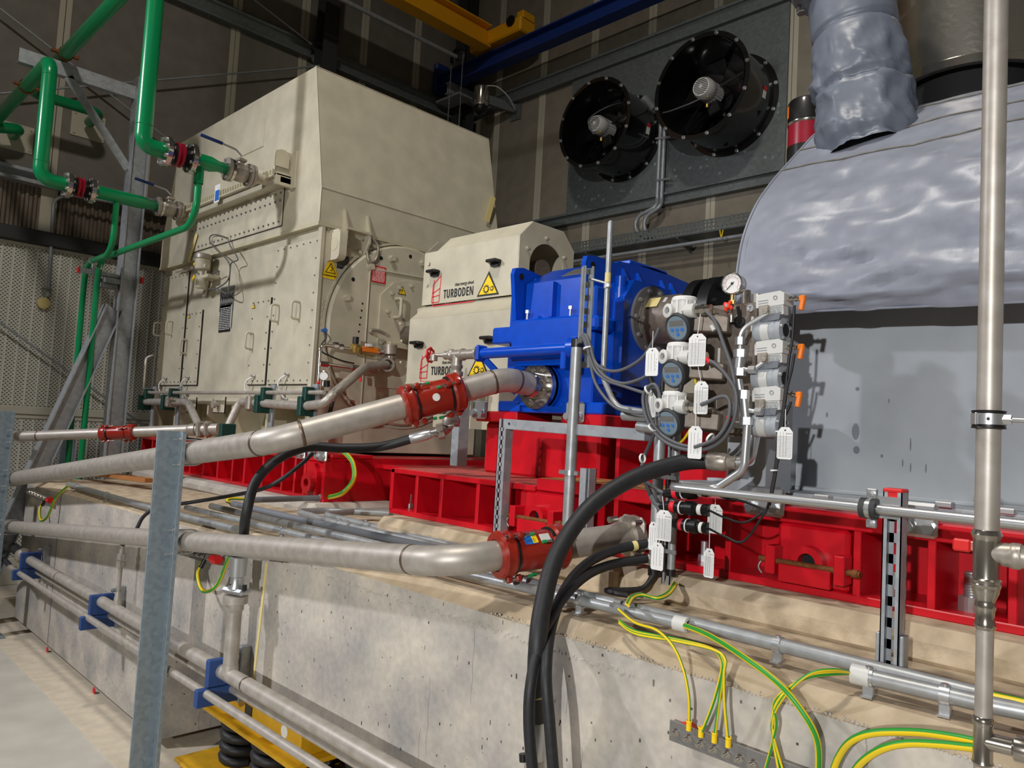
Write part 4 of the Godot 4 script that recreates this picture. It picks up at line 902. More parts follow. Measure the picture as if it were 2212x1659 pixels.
# ---------- gearbox ----------
func gearbox():
	var t = thing("gearbox", "bright blue gearbox casing with lifting lugs, ribs and a bolted suction flange", "gearbox")
	var ex := V(1, 0, 0); var ey := V(0, 1, 0); var ez := V(0, 0, 1)
	var xl := -2.53; var xr := -2.09; var zb := -3.3
	var ys = Z(1116, 693, -2.5).y; var ym = Z(1112, 782, -2.5).y; var y0 := 1.79
	var b := MB.new(); b.bx(xl, xr, ym, ys, -2.48, zb, 0.01); put(b, "split_flange", M.blue, t)
	b = MB.new(); b.bx(xl + 0.03, xr - 0.0, 1.81, ym, -2.56, zb, 0.006); put(b, "lower_casing", M.blue, t)
	b = MB.new(); b.bx(xl - 0.08, xl + 0.06, y0, y0 + 0.05, -2.5, zb, 0.006); b.bx(xl - 0.05, xr + 0.02, y0, y0 + 0.032, -2.52, zb, 0.004); b.bx(xr - 0.12, xr + 0.12, y0, y0 + 0.05, -2.5, zb, 0.006); put(b, "foot", M.blue, t)
	b = MB.new(); b.prism(pv([-0.17, 0, 0.02, 0, 0.07, 0.06, -0.1, 0.06]), V(xl + 0.16, y0 + 0.03, -2.505), ex, ey, V(0, 0, -0.05)); b.prism(pv([xl + 0.02, ym, xr, ym, xr - 0.02, ym - 0.02, xl + 0.04, ym - 0.02]), V(0, 0, -2.49), ex, ey, V(0, 0, -0.09)); put(b, "casing_shoulder", M.blue, t)
	# upper casing with a sloping roof
	var yu = Z(1138, 614, -2.55).y; var yr = Z(1181, 588, -2.62).y
	b = MB.new(); b.prism(pv([-2.55, ys, -2.55, yu, -2.72, yr + 0.03, -3.0, yr + 0.05, zb, yr + 0.03, zb, ys]), V(xl + 0.02, 0, 0), ez, ey, V(xr - xl - 0.03, 0, 0)); put(b, "upper_casing", M.blue, t)
	var rn = V(0, 0.17, yr + 0.03 - yu).normalized(); var rd = V(0, yr + 0.03 - yu, -0.17).normalized()
	plate(t, "name_plate", M.plate_grey, V(-2.24, lerp(yu, yr + 0.03, 0.52), -2.64) + rn * 0.003, ex, rd, 0.19, 0.1, 0.003)
	b = MB.new(); b.bx(-2.5, -2.1, yr + 0.035, yr + 0.055, -2.8, -3.1, 0.004); put(b, "inspection_cover", M.blue, t)
	# lifting lug plates
	for q in [[xl + 0.0, 1137, 578, 0.24], [xr - 0.01, 1262, 556, 0.8]]:
		var p = Z(q[1], q[2], -2.5); var x = q[0]
		var side := PackedVector2Array([Vector2(-2.5, ys), Vector2(-2.47, p.y - 0.03), Vector2(-2.48, p.y), Vector2(-2.53, p.y + 0.01), Vector2(-2.47 - q[3] * 0.95, p.y - 0.01), Vector2(-2.5 - q[3], p.y - 0.05), Vector2(-2.5 - q[3], ys)])
		b = MB.new(); b.prism(side, V(x - 0.012, 0, 0), ez, ey, V(0.024, 0, 0)); put(b, "lifting_lug", M.blue, t)
		b = MB.new(); b.lathe(V(x + 0.0125, p.y - 0.035, -2.52), ex, [0.016, 0, 0.016, 0.0008, 0, 0.0008], 18); put(b, "lug_hole", M.dark, t)
	b = MB.new(); b.prism(pv([-0.022, 0, 0.006, 0, 0.006, 0.16]), V(-2.32, ys + 0.01, -2.52), ex, ey, V(0, 0, -0.03)); put(b, "front_rib", M.blue, t)
	for q in [[1139, 685], [1232, 676]]:
		b = MB.new(); var p = Z(q[0], q[1], -2.5); b.cyl(V(p.x, ys, -2.5), V(p.x, ys + 0.04, -2.5), 0.006, 8); b.hex(V(p.x, ys + 0.03, -2.5), ey, 0.012, 0.014); put(b, "jacking_screw", M.zinc, t)
	# low speed bearing bosses at the coupling end
	b = MB.new(); b.bx(xl - 0.17, xl + 0.02, ys - 0.06, ys + 0.17, -2.62, -3.1, 0.02); b.bx(xl - 0.1, xl + 0.02, ys + 0.1, ys + 0.23, -2.6, -3.0, 0.015); put(b, "bearing_boss", M.blue, t)
	b = MB.new(); b.bx(xl - 0.17, xl + 0.01, ys - 0.1, ys - 0.02, -2.52, -2.75, 0.008); b.bx(xl - 0.12, xl + 0.02, ym - 0.1, ys - 0.1, -2.58, -2.8, 0.01); put(b, "bearing_bracket", M.blue, t)
	# turbine end: housing, ring, high speed shaft
	var sc = X(1393, 697, xr + 0.06) + V(0, 0, 0.04)
	b = MB.new()
	var hp := PackedVector2Array([Vector2(0.2, -0.3), Vector2(0.2, 0.07), Vector2(0.13, 0.16), Vector2(-0.13, 0.16), Vector2(-0.2, 0.07), Vector2(-0.2, -0.3)])
	b.prism(hp, V(xr - 0.02, sc.y, sc.z), ez, ey, V(0.14, 0, 0)); put(b, "bearing_housing", M.blue, t)
	b = MB.new(); b.bx(xr - 0.02, xr + 0.06, ys - 0.02, ys + 0.12, -2.48, -2.62, 0.01); b.bx(xr - 0.02, xr + 0.08, ys - 0.07, ys - 0.01, -2.47, -2.65, 0.012); b.bx(xr - 0.02, xr + 0.04, ym, ys - 0.07, -2.5, -2.7, 0.01); put(b, "bearing_bracket", M.blue, t)
	b = MB.new(); b.lathe(V(xr + 0.12, sc.y, sc.z), ex, [0.06, 0, 0.15, 0, 0.15, 0.014, 0.11, 0.014, 0.11, 0.02, 0.0, 0.02], 40); put(b, "seal_ring", M.plate_grey, t)
	b = MB.new()
	for k in 10: b.bolt(V(xr + 0.134, sc.y + sin(k * TAU / 10) * 0.13, sc.z + cos(k * TAU / 10) * 0.13), ex, 0.009, 0.008)
	put(b, "ring_bolts", M.zinc, t)
	b = MB.new(); b.lathe(V(xr + 0.13, sc.y, sc.z), ex, [0.105, 0, 0.105, 0.24, 0.1, 0.25, 0, 0.25], 36); put(b, "shaft_sleeve", M.iron, t)
	plate(t, "paper_label", M.tape, V(xr + 0.19, sc.y + 0.062, sc.z + 0.088), ex, V(0, 0.8, -0.6), 0.06, 0.055, 0.001)
	plate(t, "paper_label", M.light_grey, V(xr + 0.245, sc.y + 0.07, sc.z + 0.08), ex, V(0, 0.76, -0.65), 0.016, 0.03, 0.001)
	b = MB.new(); b.lathe(V(xr + 0.36, sc.y, sc.z), ex, [0.08, 0, 0.15, 0.0, 0.155, 0.005, 0.155, 0.05, 0.12, 0.055, 0.12, 0.075, 0.158, 0.08, 0.158, 0.13, 0.05, 0.14, 0, 0.14], 36); put(b, "coupling_disc", M.black, t)
	b = MB.new()
	for k in 8: b.bolt(V(xr + 0.37 + 0.12, sc.y + sin(k * TAU / 8 + 0.3) * 0.12, sc.z + cos(k * TAU / 8 + 0.3) * 0.12), ex, 0.016, 0.02)
	put(b, "coupling_bolts", M.black, t)
	# gussets and sleeve bolts along the back upper edge
	var yt = Z(1262, 556, -2.5).y
	for z in [-2.72, -2.83, -3.02, -3.1, -3.24]:
		b = MB.new(); b.prism(pv([0, ys + 0.03, 0.13, ys + 0.03, 0.01, yt - 0.01, 0, yt - 0.01]), V(xr, 0, z), ex, ey, V(0, 0, -0.012)); put(b, "gusset", M.blue, t)
	for z in [-2.63, -2.9, -2.97, -3.17]:
		b = MB.new(); b.lathe(V(xr + 0.07, ys + 0.06, z), ey, [0.035, -0.06, 0.035, 0.07, 0.026, 0.07, 0.026, 0.12, 0.0, 0.12], 18); put(b, "sleeve_bolt", M.blue, t)
	b = MB.new(); b.lathe(V(xr + 0.002, Z(1252, 757, -2.5).y, -2.6), ex, [0, 0, 0.022, 0, 0.022, 0.012, 0.012, 0.012, 0.012, 0.004, 0, 0.004], 18); put(b, "plug", M.blue, t)
	b = MB.new(); b.cyl(V(xr + 0.06, y0 + 0.05, -2.62), V(xr + 0.06, y0 + 0.1, -2.62), 0.014, 12); b.hex(V(xr + 0.06, y0 + 0.085, -2.62), ey, 0.02, 0.02); put(b, "foot_bolt", M.black, t)
	b = MB.new(); b.bx(xr + 0.1, xr + 0.3, y0 + 0.12, ym + 0.06, -2.9, -2.91); solo(b, "guard_plate", M.cream, "beige guard sheet behind the blue gearbox output under the shaft sleeve", "guard")
	# lubrication tube along the front
	var ta = Z(1040, 764, -2.42); var tb = Z(1240, 752, -2.42)
	b = MB.new(); b.cyl(ta, tb, 0.025, 18); put(b, "spray_tube", M.blue, t)
	b = MB.new(); b.lathe(tb, ex, [0, -0.01, 0.048, -0.01, 0.048, 0.03, 0, 0.03], 22); b.bx(tb.x - 0.06, tb.x - 0.03, tb.y - 0.09, tb.y - 0.01, -2.5, -2.4, 0.005); put(b, "tube_end", M.blue, t)
	b = MB.new(); b.box(ta + V(0.0, 0, 0), V(0.022, 0.078, 0.078), Basis.IDENTITY, 0.012); b.bar(ta + V(0.03, -0.03, 0), V(xl + 0.02, 1.88, -2.52), 0.03, 0.01, ez); put(b, "tube_flange", M.blue, t)
	# round suction flange with its bolts
	var fc = Z(1166, 835, -2.53)
	b = MB.new(); b.lathe(V(fc.x, fc.y, -2.56), ez, [0, 0, 0.11, 0, 0.11, 0.02, 0.105, 0.02], 40); put(b, "flange_seat", M.blue, t)
	b = MB.new(); b.prism(pv([-0.02, 0, 0.03, 0, 0.04, 0.05, 0.02, 0.075, -0.02, 0.07]), V(fc.x - 0.02, fc.y + 0.105, -2.5), ex, ey, V(0, 0, -0.06)); put(b, "flange_lug", M.blue, t)
	# hand valve with the steel tee at the end of the spray tube
	t = thing("drain_valve", "steel tee and small valve with a red hand wheel at the blue tube end", "valve")
	var w0 = ta + V(-0.012, 0, 0)
	b = MB.new(); b.lathe(w0, -ex, [0, 0, 0.038, 0, 0.038, 0.012, 0.024, 0.03, 0.024, 0.11, 0.03, 0.115, 0.03, 0.125, 0.025, 0.13, 0.025, 0.19, 0.029, 0.195, 0.029, 0.21, 0.014, 0.215, 0.014, 0.24, 0, 0.24], 20); put(b, "tee", M.cast, t)
	b = MB.new(); var td = w0 - ex * 0.16; b.lathe(td, -ey, [0.025, 0, 0.025, 0.05, 0.03, 0.05, 0.03, 0.062, 0.024, 0.07, 0.024, 0.08, 0.033, 0.082, 0.033, 0.1, 0.024, 0.11, 0.024, 0.125, 0, 0.13], 18); put(b, "tee_branch", M.cast, t)
	b = MB.new(); b.hex(td - ey * 0.125, -ey, 0.045, 0.03, 10); b.cyl(td - ey * 0.15, td - ey * 0.2, 0.036, 16); put(b, "hose_nut", M.black, t)
	plate(t, "yellow_label", M.sign_yellow, td + V(-0.012, -0.175, 0.036), ex, ey, 0.024, 0.035)
	var hw = Z(936, 768, -2.42) + V(0, 0, 0.02)
	b = MB.new(); b.cyl(w0 - ex * 0.23, hw, 0.009, 10); b.lathe(w0 - ex * 0.22, -ex, [0, 0, 0.02, 0, 0.022, 0.03, 0, 0.03], 12); b.lathe(hw + ex * 0.03, -ey, [0, 0, 0.02, 0.0, 0.02, 0.03, 0, 0.03], 12); put(b, "stem", M.cast, t)
	var na = (ex * -1.0 + ez * 0.35).normalized(); var s1 = ey; var s2 = na.cross(ey).normalized(); var rim := []
	for k in 29: var a = TAU * k / 28; rim.append(hw + (s1 * cos(a) + s2 * sin(a)) * (0.034 + 0.003 * cos(a * 7)))
	b = MB.new(); b.tube(rim, 0.006, 8, false); put(b, "wheel_rim", M.signal_red, t)
	b = MB.new()
	for k in 5: var a = TAU * k / 5; b.bar(hw, hw + (s1 * cos(a) + s2 * sin(a)) * 0.033, 0.007, 0.006, na)
	b.cyl(hw - na * 0.01, hw + na * 0.01, 0.011, 12); put(b, "wheel_spokes", M.signal_red, t)

# ---------- turbine ----------
func turbine():
	var t = thing("turbine_casing", "grey painted turbine casing wall on a bolted foot over the red frame", "turbine")
	var b := MB.new(); b.bx(-1.36, 1.8, 1.56, 2.25, -2.45, -4.0, 0.006); put(b, "casing_wall", M.grey_paint, t)
	b = MB.new(); b.bx(-1.5, 1.8, 1.527, 1.562, -2.28, -2.5, 0.004); b.bx(-1.45, 1.8, 1.562, 1.575, -2.44, -2.5, 0.003); put(b, "foot_plate", M.grey_paint, t)
	for q in [[1598, 1050], [1780, 1075], [1958, 1062], [2042, 1090], [2175, 1104]]:
		b = MB.new(); var p = Y(q[0], q[1], 1.57); b.bx(p.x - 0.022, p.x + 0.022, 1.562, 1.578, p.z - 0.01, p.z + 0.02, 0.003); put(b, "foot_bolt", M.zinc, t)
	# stains on the casing have their own outline
	var rg := RandomNumberGenerator.new(); rg.seed = 21
	b = MB.new()
	for q in [[1848, 932, 0.011, 0.026], [1850, 972, 0.01, 0.012], [1852, 840, 0.006, 0.006], [1905, 985, 0.004, 0.005], [1786, 896, 0.003, 0.008], [1920, 866, 0.002, 0.007], [1950, 1000, 0.002, 0.012], [1967, 1010, 0.002, 0.014], [1967, 960, 0.002, 0.02], [2000, 1012, 0.002, 0.014]]:
		var c = Z(q[0], q[1], -2.449); var pl := PackedVector2Array()
		for k in 14: var a = TAU * k / 14; pl.append(Vector2(cos(a) * q[2], sin(a) * q[3]))
		b.prism(pl, c, V(1, 0, 0), V(0, 1, 0), V(0, 0, 0.0004))
	put(b, "oil_stain", M.mid_grey, t)
	# quilted jacket over the turbine: one wrinkled sheet, closed at its end
	t = thing("insulation_jacket", "large grey quilted insulation jacket draped over the round turbine casing", "insulation")
	var prof = [Vector2(-2.27, 2.115), Vector2(-2.235, 2.16), Vector2(-2.24, 2.25), Vector2(-2.27, 2.375), Vector2(-2.345, 2.5), Vector2(-2.45, 2.61), Vector2(-2.56, 2.705), Vector2(-2.68, 2.805), Vector2(-2.8, 2.9), Vector2(-2.96, 2.98), Vector2(-3.15, 3.03), Vector2(-3.4, 3.05), Vector2(-3.8, 2.9), Vector2(-4.1, 2.5)]
	var pf := []
	for p in prof: pf.append(V(0, p.y, p.x))
	var sp = spl(pf, 6); var ns = sp.size() - 1
	var no := FastNoiseLite.new(); no.seed = 11; no.frequency = 3.2; no.fractal_octaves = 3
	var n2 := FastNoiseLite.new(); n2.seed = 5; n2.frequency = 1.6; n2.fractal_type = FastNoiseLite.FRACTAL_RIDGED; n2.fractal_octaves = 2
	var X0 := -1.25; var NX := 150
	b = MB.new()
	var f = func(i, j):
		var x = X0 + 2.6 * i / NX; var p = sp[j]
		var q = (sp[min(j + 1, ns)] - sp[max(j - 1, 0)]).normalized(); var nn = V(0, q.z, -q.y) * -1.0
		if nn.z < 0 and j < 20: nn = -nn
		var a = clamp(float(j) / 5.0, 0, 1) * clamp(float(i) / 10.0, 0, 1)
		var wr = no.get_noise_2d(x * 1.0, j * 0.055) * 0.022 + pow(max(n2.get_noise_2d(x + j * 0.02, j * 0.05), 0.0), 3.0) * -0.018
		var hem = max(0.0, 1.0 - j / 5.0) * 0.006 * sin(x * 21.0 + sin(x * 7.0) * 2.0)
		return V(x, p.y - 0.028 * clamp((x + 1.05), 0.0, 1.6) * clamp(1.0 - j / 14.0, 0, 1), p.z) + nn * (wr * a * (1.0 if j < 30 else 0.35) + hem)
	b.grid(f, NX, ns); put(b, "jacket", M.lagging, t)
	b = MB.new(); var cap := PackedVector2Array()
	for p in sp: cap.append(Vector2(p.z, p.y))
	cap.append(Vector2(-4.0, 2.1)); b.prism(cap, V(X0, 0, 0), V(0, 0, 1), V(0, 1, 0), V(0.02, 0, 0)); put(b, "jacket_end", M.lagging, t)
	b = MB.new(); b.tube(sp.map(func(p): return p + V(X0, 0, 0)), 0.005, 6); b.cyl(V(X0, 2.117, -2.268), V(-1.05, 2.117, -2.268), 0.0035, 6); b.cyl(V(-1.05, 2.117, -2.268), V(0.55, 2.072, -2.268), 0.0035, 6); put(b, "piping", M.lagging, t)
	for s in [[34, 0.0], [41, 0.0], [48, 0.0]]:
		b = MB.new(); var pp := []
		for i in 60: pp.append(f.call(int(i * 2.5), min(s[0], ns)) + V(0, 0.002, 0.002))
		b.tube(pp, 0.003, 5); put(b, "seam", M.lagging_dusty, t)
	b = MB.new(); b.bar(f.call(60, 49), f.call(140, 49), 0.05, 0.002, V(0, 1, 0)); put(b, "seam_flap", M.lagging_dusty, t)
	var tg = Z(1967, 309, -2.62)
	plate(t, "jacket_tag", M.plate_grey, f.call(46, 33) + V(0, 0.006, 0.006), V(1, 0, 0), V(0, 0.66, -0.75), 0.056, 0.02)
	# upright pipe in a crinkled jacket
	t = thing("jacketed_pipe", "upright pipe stub wrapped in crinkled grey insulation with stitched bands", "insulation")
	var pc0 = D(1885, 300, 2.55); var pc1 = D(1845, -10, 2.72)
	pc0 = V(-1.02, 2.74, -2.72); pc1 = V(-1.12, 3.4, -2.74)
	var dv = (pc1 - pc0); var ds = dv.normalized(); var fr = b.frame(ds)
	var n3 := FastNoiseLite.new(); n3.seed = 31; n3.frequency = 2.2; n3.fractal_type = FastNoiseLite.FRACTAL_RIDGED; n3.fractal_octaves = 3
	b = MB.new()
	var g = func(i, j):
		var a = TAU * i / 64.0; var h = float(j) / 60.0; var dd = fr[0] * cos(a) + fr[1] * sin(a)
		var r = 0.155 - 0.012 * h
		r -= 0.016 * exp(-pow((h - 0.36) / 0.018, 2)) + 0.014 * exp(-pow((h - 0.7) / 0.016, 2)) + 0.03 * exp(-pow((h - 1.0) / 0.05, 2))
		r -= 0.02 * exp(-pow((h - 0.03) / 0.03, 2))
		r += pow(clamp(n3.get_noise_3d(cos(a) * 0.5 + h * 0.35, sin(a) * 0.5, h * 1.1) * 0.5 + 0.5, 0, 1), 2.5) * 0.03 * clamp((0.72 - h) * 4.0, 0.12, 1.0)
		return pc0 + dv * h + dd * r
	b.grid(g, 64, 60); put(b, "crinkled_wrap", M.wrap, t)
	b = MB.new(); b.lathe(pc1, ds, [0.09, 0.02, 0.2, 0.02, 0.2, 0.05, 0.09, 0.05, 0.09, 0.5], 36); b.lathe(pc1, ds, [0.0, 0, 0.17, 0.0, 0.17, 0.02], 30); put(b, "flange", M.galv_blue, t)
	b = MB.new()
	for k in 12: var a = TAU * k / 12; b.hex(pc1 + (fr[0] * cos(a) + fr[1] * sin(a)) * 0.18 + ds * 0.02, -ds, 0.018, 0.03)
	put(b, "flange_nuts", M.plate_grey, t)
	b = MB.new(); var sm := []
	for j in 61: sm.append(g.call(6, j))
	b.tube(sm, 0.005, 6); put(b, "side_seam", M.wrap, t)
	# stainless clad duct
	t = thing("clad_duct", "wide hammered stainless clad duct rising behind the wrapped pipe stub", "duct")
	var dc = V(-0.86, 3.0, -3.3)
	b = MB.new(); b.lathe(dc, V(0, 1, 0), [0.27, 0.12, 0.29, 0.12, 0.29, 2.6], 64); put(b, "cladding", M.duct, t)
	b = MB.new(); b.lathe(dc, V(0, 1, 0), [0.285, 0.118, 0.295, 0.12, 0.295, 0.15, 0.29, 0.155], 64); put(b, "edge_bead", M.chrome, t)
	b = MB.new(); b.lathe(dc, V(0, 1, 0), [0.24, -0.2, 0.24, 0.2], 40); put(b, "inner_pipe", M.dark, t)
	# the round tin seen behind the jacket edge
	t = thing("filter_canister", "dark canister with a magenta band and striped label behind the turbine jacket", "canister")
	var cb = Z(1742, 330, -3.3)
	b = MB.new(); b.lathe(V(cb.x, cb.y - 0.1, cb.z), V(0, 1, 0), [0, 0, 0.085, 0, 0.085, 0.12], 28); put(b, "base", M.gloss_black, t)
	b = MB.new(); b.lathe(V(cb.x, cb.y + 0.02, cb.z), V(0, 1, 0), [0.083, 0, 0.083, 0.1], 28); put(b, "band", M.cherry, t)
	b = MB.new(); b.lathe(V(cb.x, cb.y + 0.12, cb.z), V(0, 1, 0), [0.084, 0, 0.087, 0.005, 0.087, 0.012, 0.084, 0.015], 28); put(b, "ring", M.chrome, t)
	b = MB.new(); b.lathe(V(cb.x, cb.y + 0.135, cb.z), V(0, 1, 0), [0.086, 0, 0.086, 0.09, 0.08, 0.1, 0, 0.1], 28); put(b, "lid", M.gloss_black, t)
	b = MB.new(); b.lathe(V(cb.x, cb.y + 0.155, cb.z), V(0, 1, 0), [0.087, 0, 0.087, 0.055], 16, -2.4, -0.9); put(b, "label", M.orange, t)
	b = MB.new(); b.cyl(V(cb.x, 2.6, cb.z), V(cb.x, cb.y - 0.1, cb.z), 0.06, 20); put(b, "neck", M.dark, t)

# ---------- fans ----------
func one_fan(t, c, r, L):
	var ez := V(0, 0, 1); var ex := V(1, 0, 0); var ey := V(0, 1, 0)
	var b := MB.new(); b.lathe(c, ez, [r, 0.0, r, L, r * 0.985, L, r * 0.985, 0.0], 56); put(b, "casing", M.gloss_black, t)
	b = MB.new(); b.lathe(c, ez, [r * 0.99, L - 0.012, r * 1.1, L - 0.012, r * 1.1, L, r * 0.985, L], 56); put(b, "front_flange", M.gloss_black, t)
	b = MB.new(); b.lathe(c, ez, [r * 0.99, 0.0, r * 1.1, 0.0, r * 1.1, 0.012, r * 0.99, 0.012], 56); put(b, "rear_flange", M.gloss_black, t)
	b = MB.new()
	for k in 12:
		var a = TAU * k / 12 + 0.2; var o = c + (ex * cos(a) + ey * sin(a)) * r * 1.055; b.bolt(o + ez * L, ez, 0.016, 0.012); b.bolt(o + ez * 0.012, ez, 0.016, 0.012)
	put(b, "flange_bolts", M.zinc, t)
	b = MB.new(); b.lathe(c, ez, [r * 0.98, 0.004, 0, 0.004], 40); put(b, "shutter", M.black, t)
	b = MB.new(); b.lathe(c, ez, [0, 0.1, r * 0.3, 0.1, r * 0.3, 0.2, r * 0.26, 0.22, 0, 0.22], 28); put(b, "hub", M.gloss_black, t)
	for k in 7:
		var a = TAU * k / 7; var rd = ex * cos(a) + ey * sin(a); var tn = ez.cross(rd)
		b = MB.new()
		var g = func(i, j):
			var s = float(i) / 8; var w = (float(j) / 6 - 0.5); var rr = lerp(r * 0.28, r * 0.96, s)
			return c + ez * (0.15 + w * lerp(0.16, 0.07, s)) + rd * rr + tn * (w * lerp(0.17, 0.3, s) * r * 2.0 + 0.06 * s)
		b.grid(g, 8, 6); put(b, "blade", M.gloss_black, t)
	var mc = c + ez * (L - 0.2)
	b = MB.new(); b.lathe(mc, ez, [0.0, -0.1, r * 0.2, -0.1, r * 0.2, 0.06], 28)
	for k in 22: var a = TAU * k / 22; b.bar(mc + (ex * cos(a) + ey * sin(a)) * r * 0.21 - ez * 0.08, mc + (ex * cos(a) + ey * sin(a)) * r * 0.21 + ez * 0.05, 0.006, 0.012, ex * cos(a) + ey * sin(a))
	put(b, "motor", M.light_grey, t)
	b = MB.new(); b.lathe(mc, ez, [r * 0.215, 0.05, r * 0.225, 0.06, r * 0.225, 0.14, r * 0.19, 0.18, 0, 0.182], 30); put(b, "motor_cowl", M.light_grey, t)
	b = MB.new()
	for k in 9:
		var y = (k - 4) * r * 0.036; var w = sqrt(max(0.0, pow(r * 0.165, 2) - y * y)); b.box(mc + V(0, y, 0.183), V(w * 2, r * 0.014, 0.002))
	put(b, "cowl_slots", M.dark, t)
	b = MB.new(); b.lathe(mc, ez, [r * 0.04, 0.183, r * 0.04, 0.187, 0, 0.187], 14); put(b, "cowl_centre", M.light_grey, t)
	plate(t, "motor_label", M.sign_yellow, mc + V(0.03, -r * 0.2, 0.135), ex, V(0, 0.6, 0.8).normalized(), 0.06, 0.022)
	b = MB.new()
	for a in [0.5, 2.1, 3.7, 5.2]: b.bar(mc + (ex * cos(a) + ey * sin(a)) * r * 0.18 - ez * 0.02, c + (ex * cos(a) + ey * sin(a)) * r * 0.98 + ez * 0.25, 0.03, 0.006, ez)
	put(b, "motor_arm", M.gloss_black, t)
	b = MB.new(); b.box(mc + V(0.05, -r * 0.36, -0.02), V(0.13, 0.13, 0.09), Basis(ez, 0.3), 0.01); put(b, "terminal_box", M.black, t)
	b = MB.new(); b.lathe(mc + V(0.0, -r * 0.27, 0.05), -ey, [0, 0, 0.018, 0, 0.018, 0.04, 0, 0.04], 10); put(b, "gland", M.brass, t)
	var la := -0.16; var lo = c + (ex * cos(la) + ey * sin(la)) * r * 1.004 + ez * 0.2; var ln = ex * cos(la) + ey * sin(la)
	plate(t, "sticker", M.white, lo, -ez, -ex * sin(la) * -1.0 * 0 + ln.cross(-ez) * -1.0, 0.06, 0.08); plate(t, "sticker", M.signal_red, lo + ln.cross(-ez) * 0.055, -ez, ln.cross(-ez) * -1.0, 0.06, 0.045)
func fans():
	var t = thing("fan_plate", "galvanized sheet panel on the back wall that carries both black fans", "panel")
	var x0 = Z(1228, 440, ZB).x; var x1 = Z(1708, 100, ZB).x
	for k in 2:
		var b := MB.new(); var a = lerp(x0, x1, k * 0.5); b.bx(a + 0.002, lerp(x0, x1, k * 0.5 + 0.5) - 0.002, 4.44, 6.16, ZB + 0.03, ZB + 0.045, 0.002); put(b, "sheet", M.galv_dark, t)
	var b := MB.new(); var rg := RandomNumberGenerator.new(); rg.seed = 2
	for i in 46:
		var c = V(rg.randf_range(x0 + 0.15, x1 - 0.1), rg.randf_range(4.47, 4.95), ZB + 0.0455)
		if i > 34: c = V(rg.randf_range(x1 - 0.35, x1 - 0.05), rg.randf_range(4.9, 5.3), ZB + 0.0455)
		b.lathe(c, V(0, 0, 1), [0.012 + 0.01 * rg.randf(), 0, 0.008, 0.0008, 0, 0.0008], 8)
	put(b, "sealant_spots", M.galv_blue, t)
	var f1 = Z(1280, 264, -6.42); var f2 = Z(1510, 184, -6.42)
	t = thing("axial_fan", "black axial wall fan over the coupling guard, nearer the room corner", "fan", "axial fans on the back wall"); one_fan(t, V(f1.x, f1.y, ZB + 0.045), 0.465, 0.6)
	t = thing("axial_fan", "black axial wall fan toward the wrapped pipe stub, with pale reflections inside", "fan", "axial fans on the back wall"); one_fan(t, V(f2.x, f2.y, ZB + 0.045), 0.49, 0.6)
	# conduits for the fans
	t = thing("fan_conduit", "pair of thin grey conduits running down the back wall from fans to cable tray", "conduit")
	for k in 2:
		b = MB.new(); var u = k * 9
		b.tube(fil([Z(1428 + u, 255, -6.97), Z(1420 + u, 420, -6.97), Z(1420 + u, 432, -6.97), Z(1418 + u, 446, -6.9), Z(1374 + u * 2.0, 470, -6.9), Z(1372 + u * 2.2, 500, -6.9), Z(1400 + u * 1.4, 517, -6.9)], 0.16, 6), 0.023, 10); put(b, "conduit", M.galv, t)
	b = MB.new()
	for v in [300, 390]: b.bar(Z(1417, v, -6.95), Z(1450, v - 4, -6.95), 0.03, 0.02)
	put(b, "conduit_clips", M.zinc, t)
	b = MB.new(); b.tube(spl([V(f2.x, f2.y - 0.13, -6.45), Z(1480, 228, -6.4), Z(1430, 244, -6.5), Z(1398, 236, -6.9)]), 0.008, 6); put(b, "fan_cable", M.grey_cable, t)
	b = MB.new(); b.tube(spl([V(f1.x, f1.y - 0.13, -6.45), Z(1272, 258, -6.4), Z(1320, 228, -6.45), Z(1380, 218, -6.9)]), 0.008, 6); put(b, "fan_cable", M.grey_cable, t)
	b = MB.new(); b.cyl(Z(1392, 214, -6.95), Z(1415, 238, -6.95), 0.05, 12); put(b, "junction_tube", M.galv, t)
	# perforated cable tray
	t = thing("cable_tray", "perforated galvanized cable tray running along the back wall under the fans", "cable tray")
	b = MB.new(); b.bx(-8.0, 3.0, 3.845, 3.849, ZB + 0.02, ZB + 0.3); b.bx(-8.0, 3.0, 3.84, 3.866, ZB + 0.298, ZB + 0.3)
	for y in [3.895, 3.935, 3.966]: b.bx(-8.0, 3.0, y - 0.008, y + 0.008, ZB + 0.298, ZB + 0.3)
	put(b, "tray_side", M.galv_dark, t)
	b = MB.new()
	for k in 190: b.bx(-7.0 + k * 0.05, -6.976 + k * 0.05, 3.86, 3.97, ZB + 0.2975, ZB + 0.2995)
	put(b, "tray_slots_web", M.galv_dark, t).set_meta("kind", "stuff")
	for k in 7:
		b = MB.new(); var x = -7.0 + k * 1.25; b.prism(pv([0.0, 0, 0.3, 0, 0.3, -0.02, 0.02, -0.12, 0, -0.12]), V(x, 3.845, ZB), V(0, 0, 1), V(0, 1, 0), V(0.01, 0, 0)); put(b, "tray_bracket", M.galv_dark, t)
	b = MB.new(); b.cyl(V(-7.6, 3.76, ZB + 0.26), V(3.0, 3.76, ZB + 0.26), 0.02, 10); put(b, "small_tube", M.galv, t)
	b = MB.new(); b.tube(spl([Z(1555, 497, -6.75), Z(1558, 512, -6.72), Z(1562, 497, -6.75)]), 0.006, 6); put(b, "earth_link", M.cable_yellow, t)

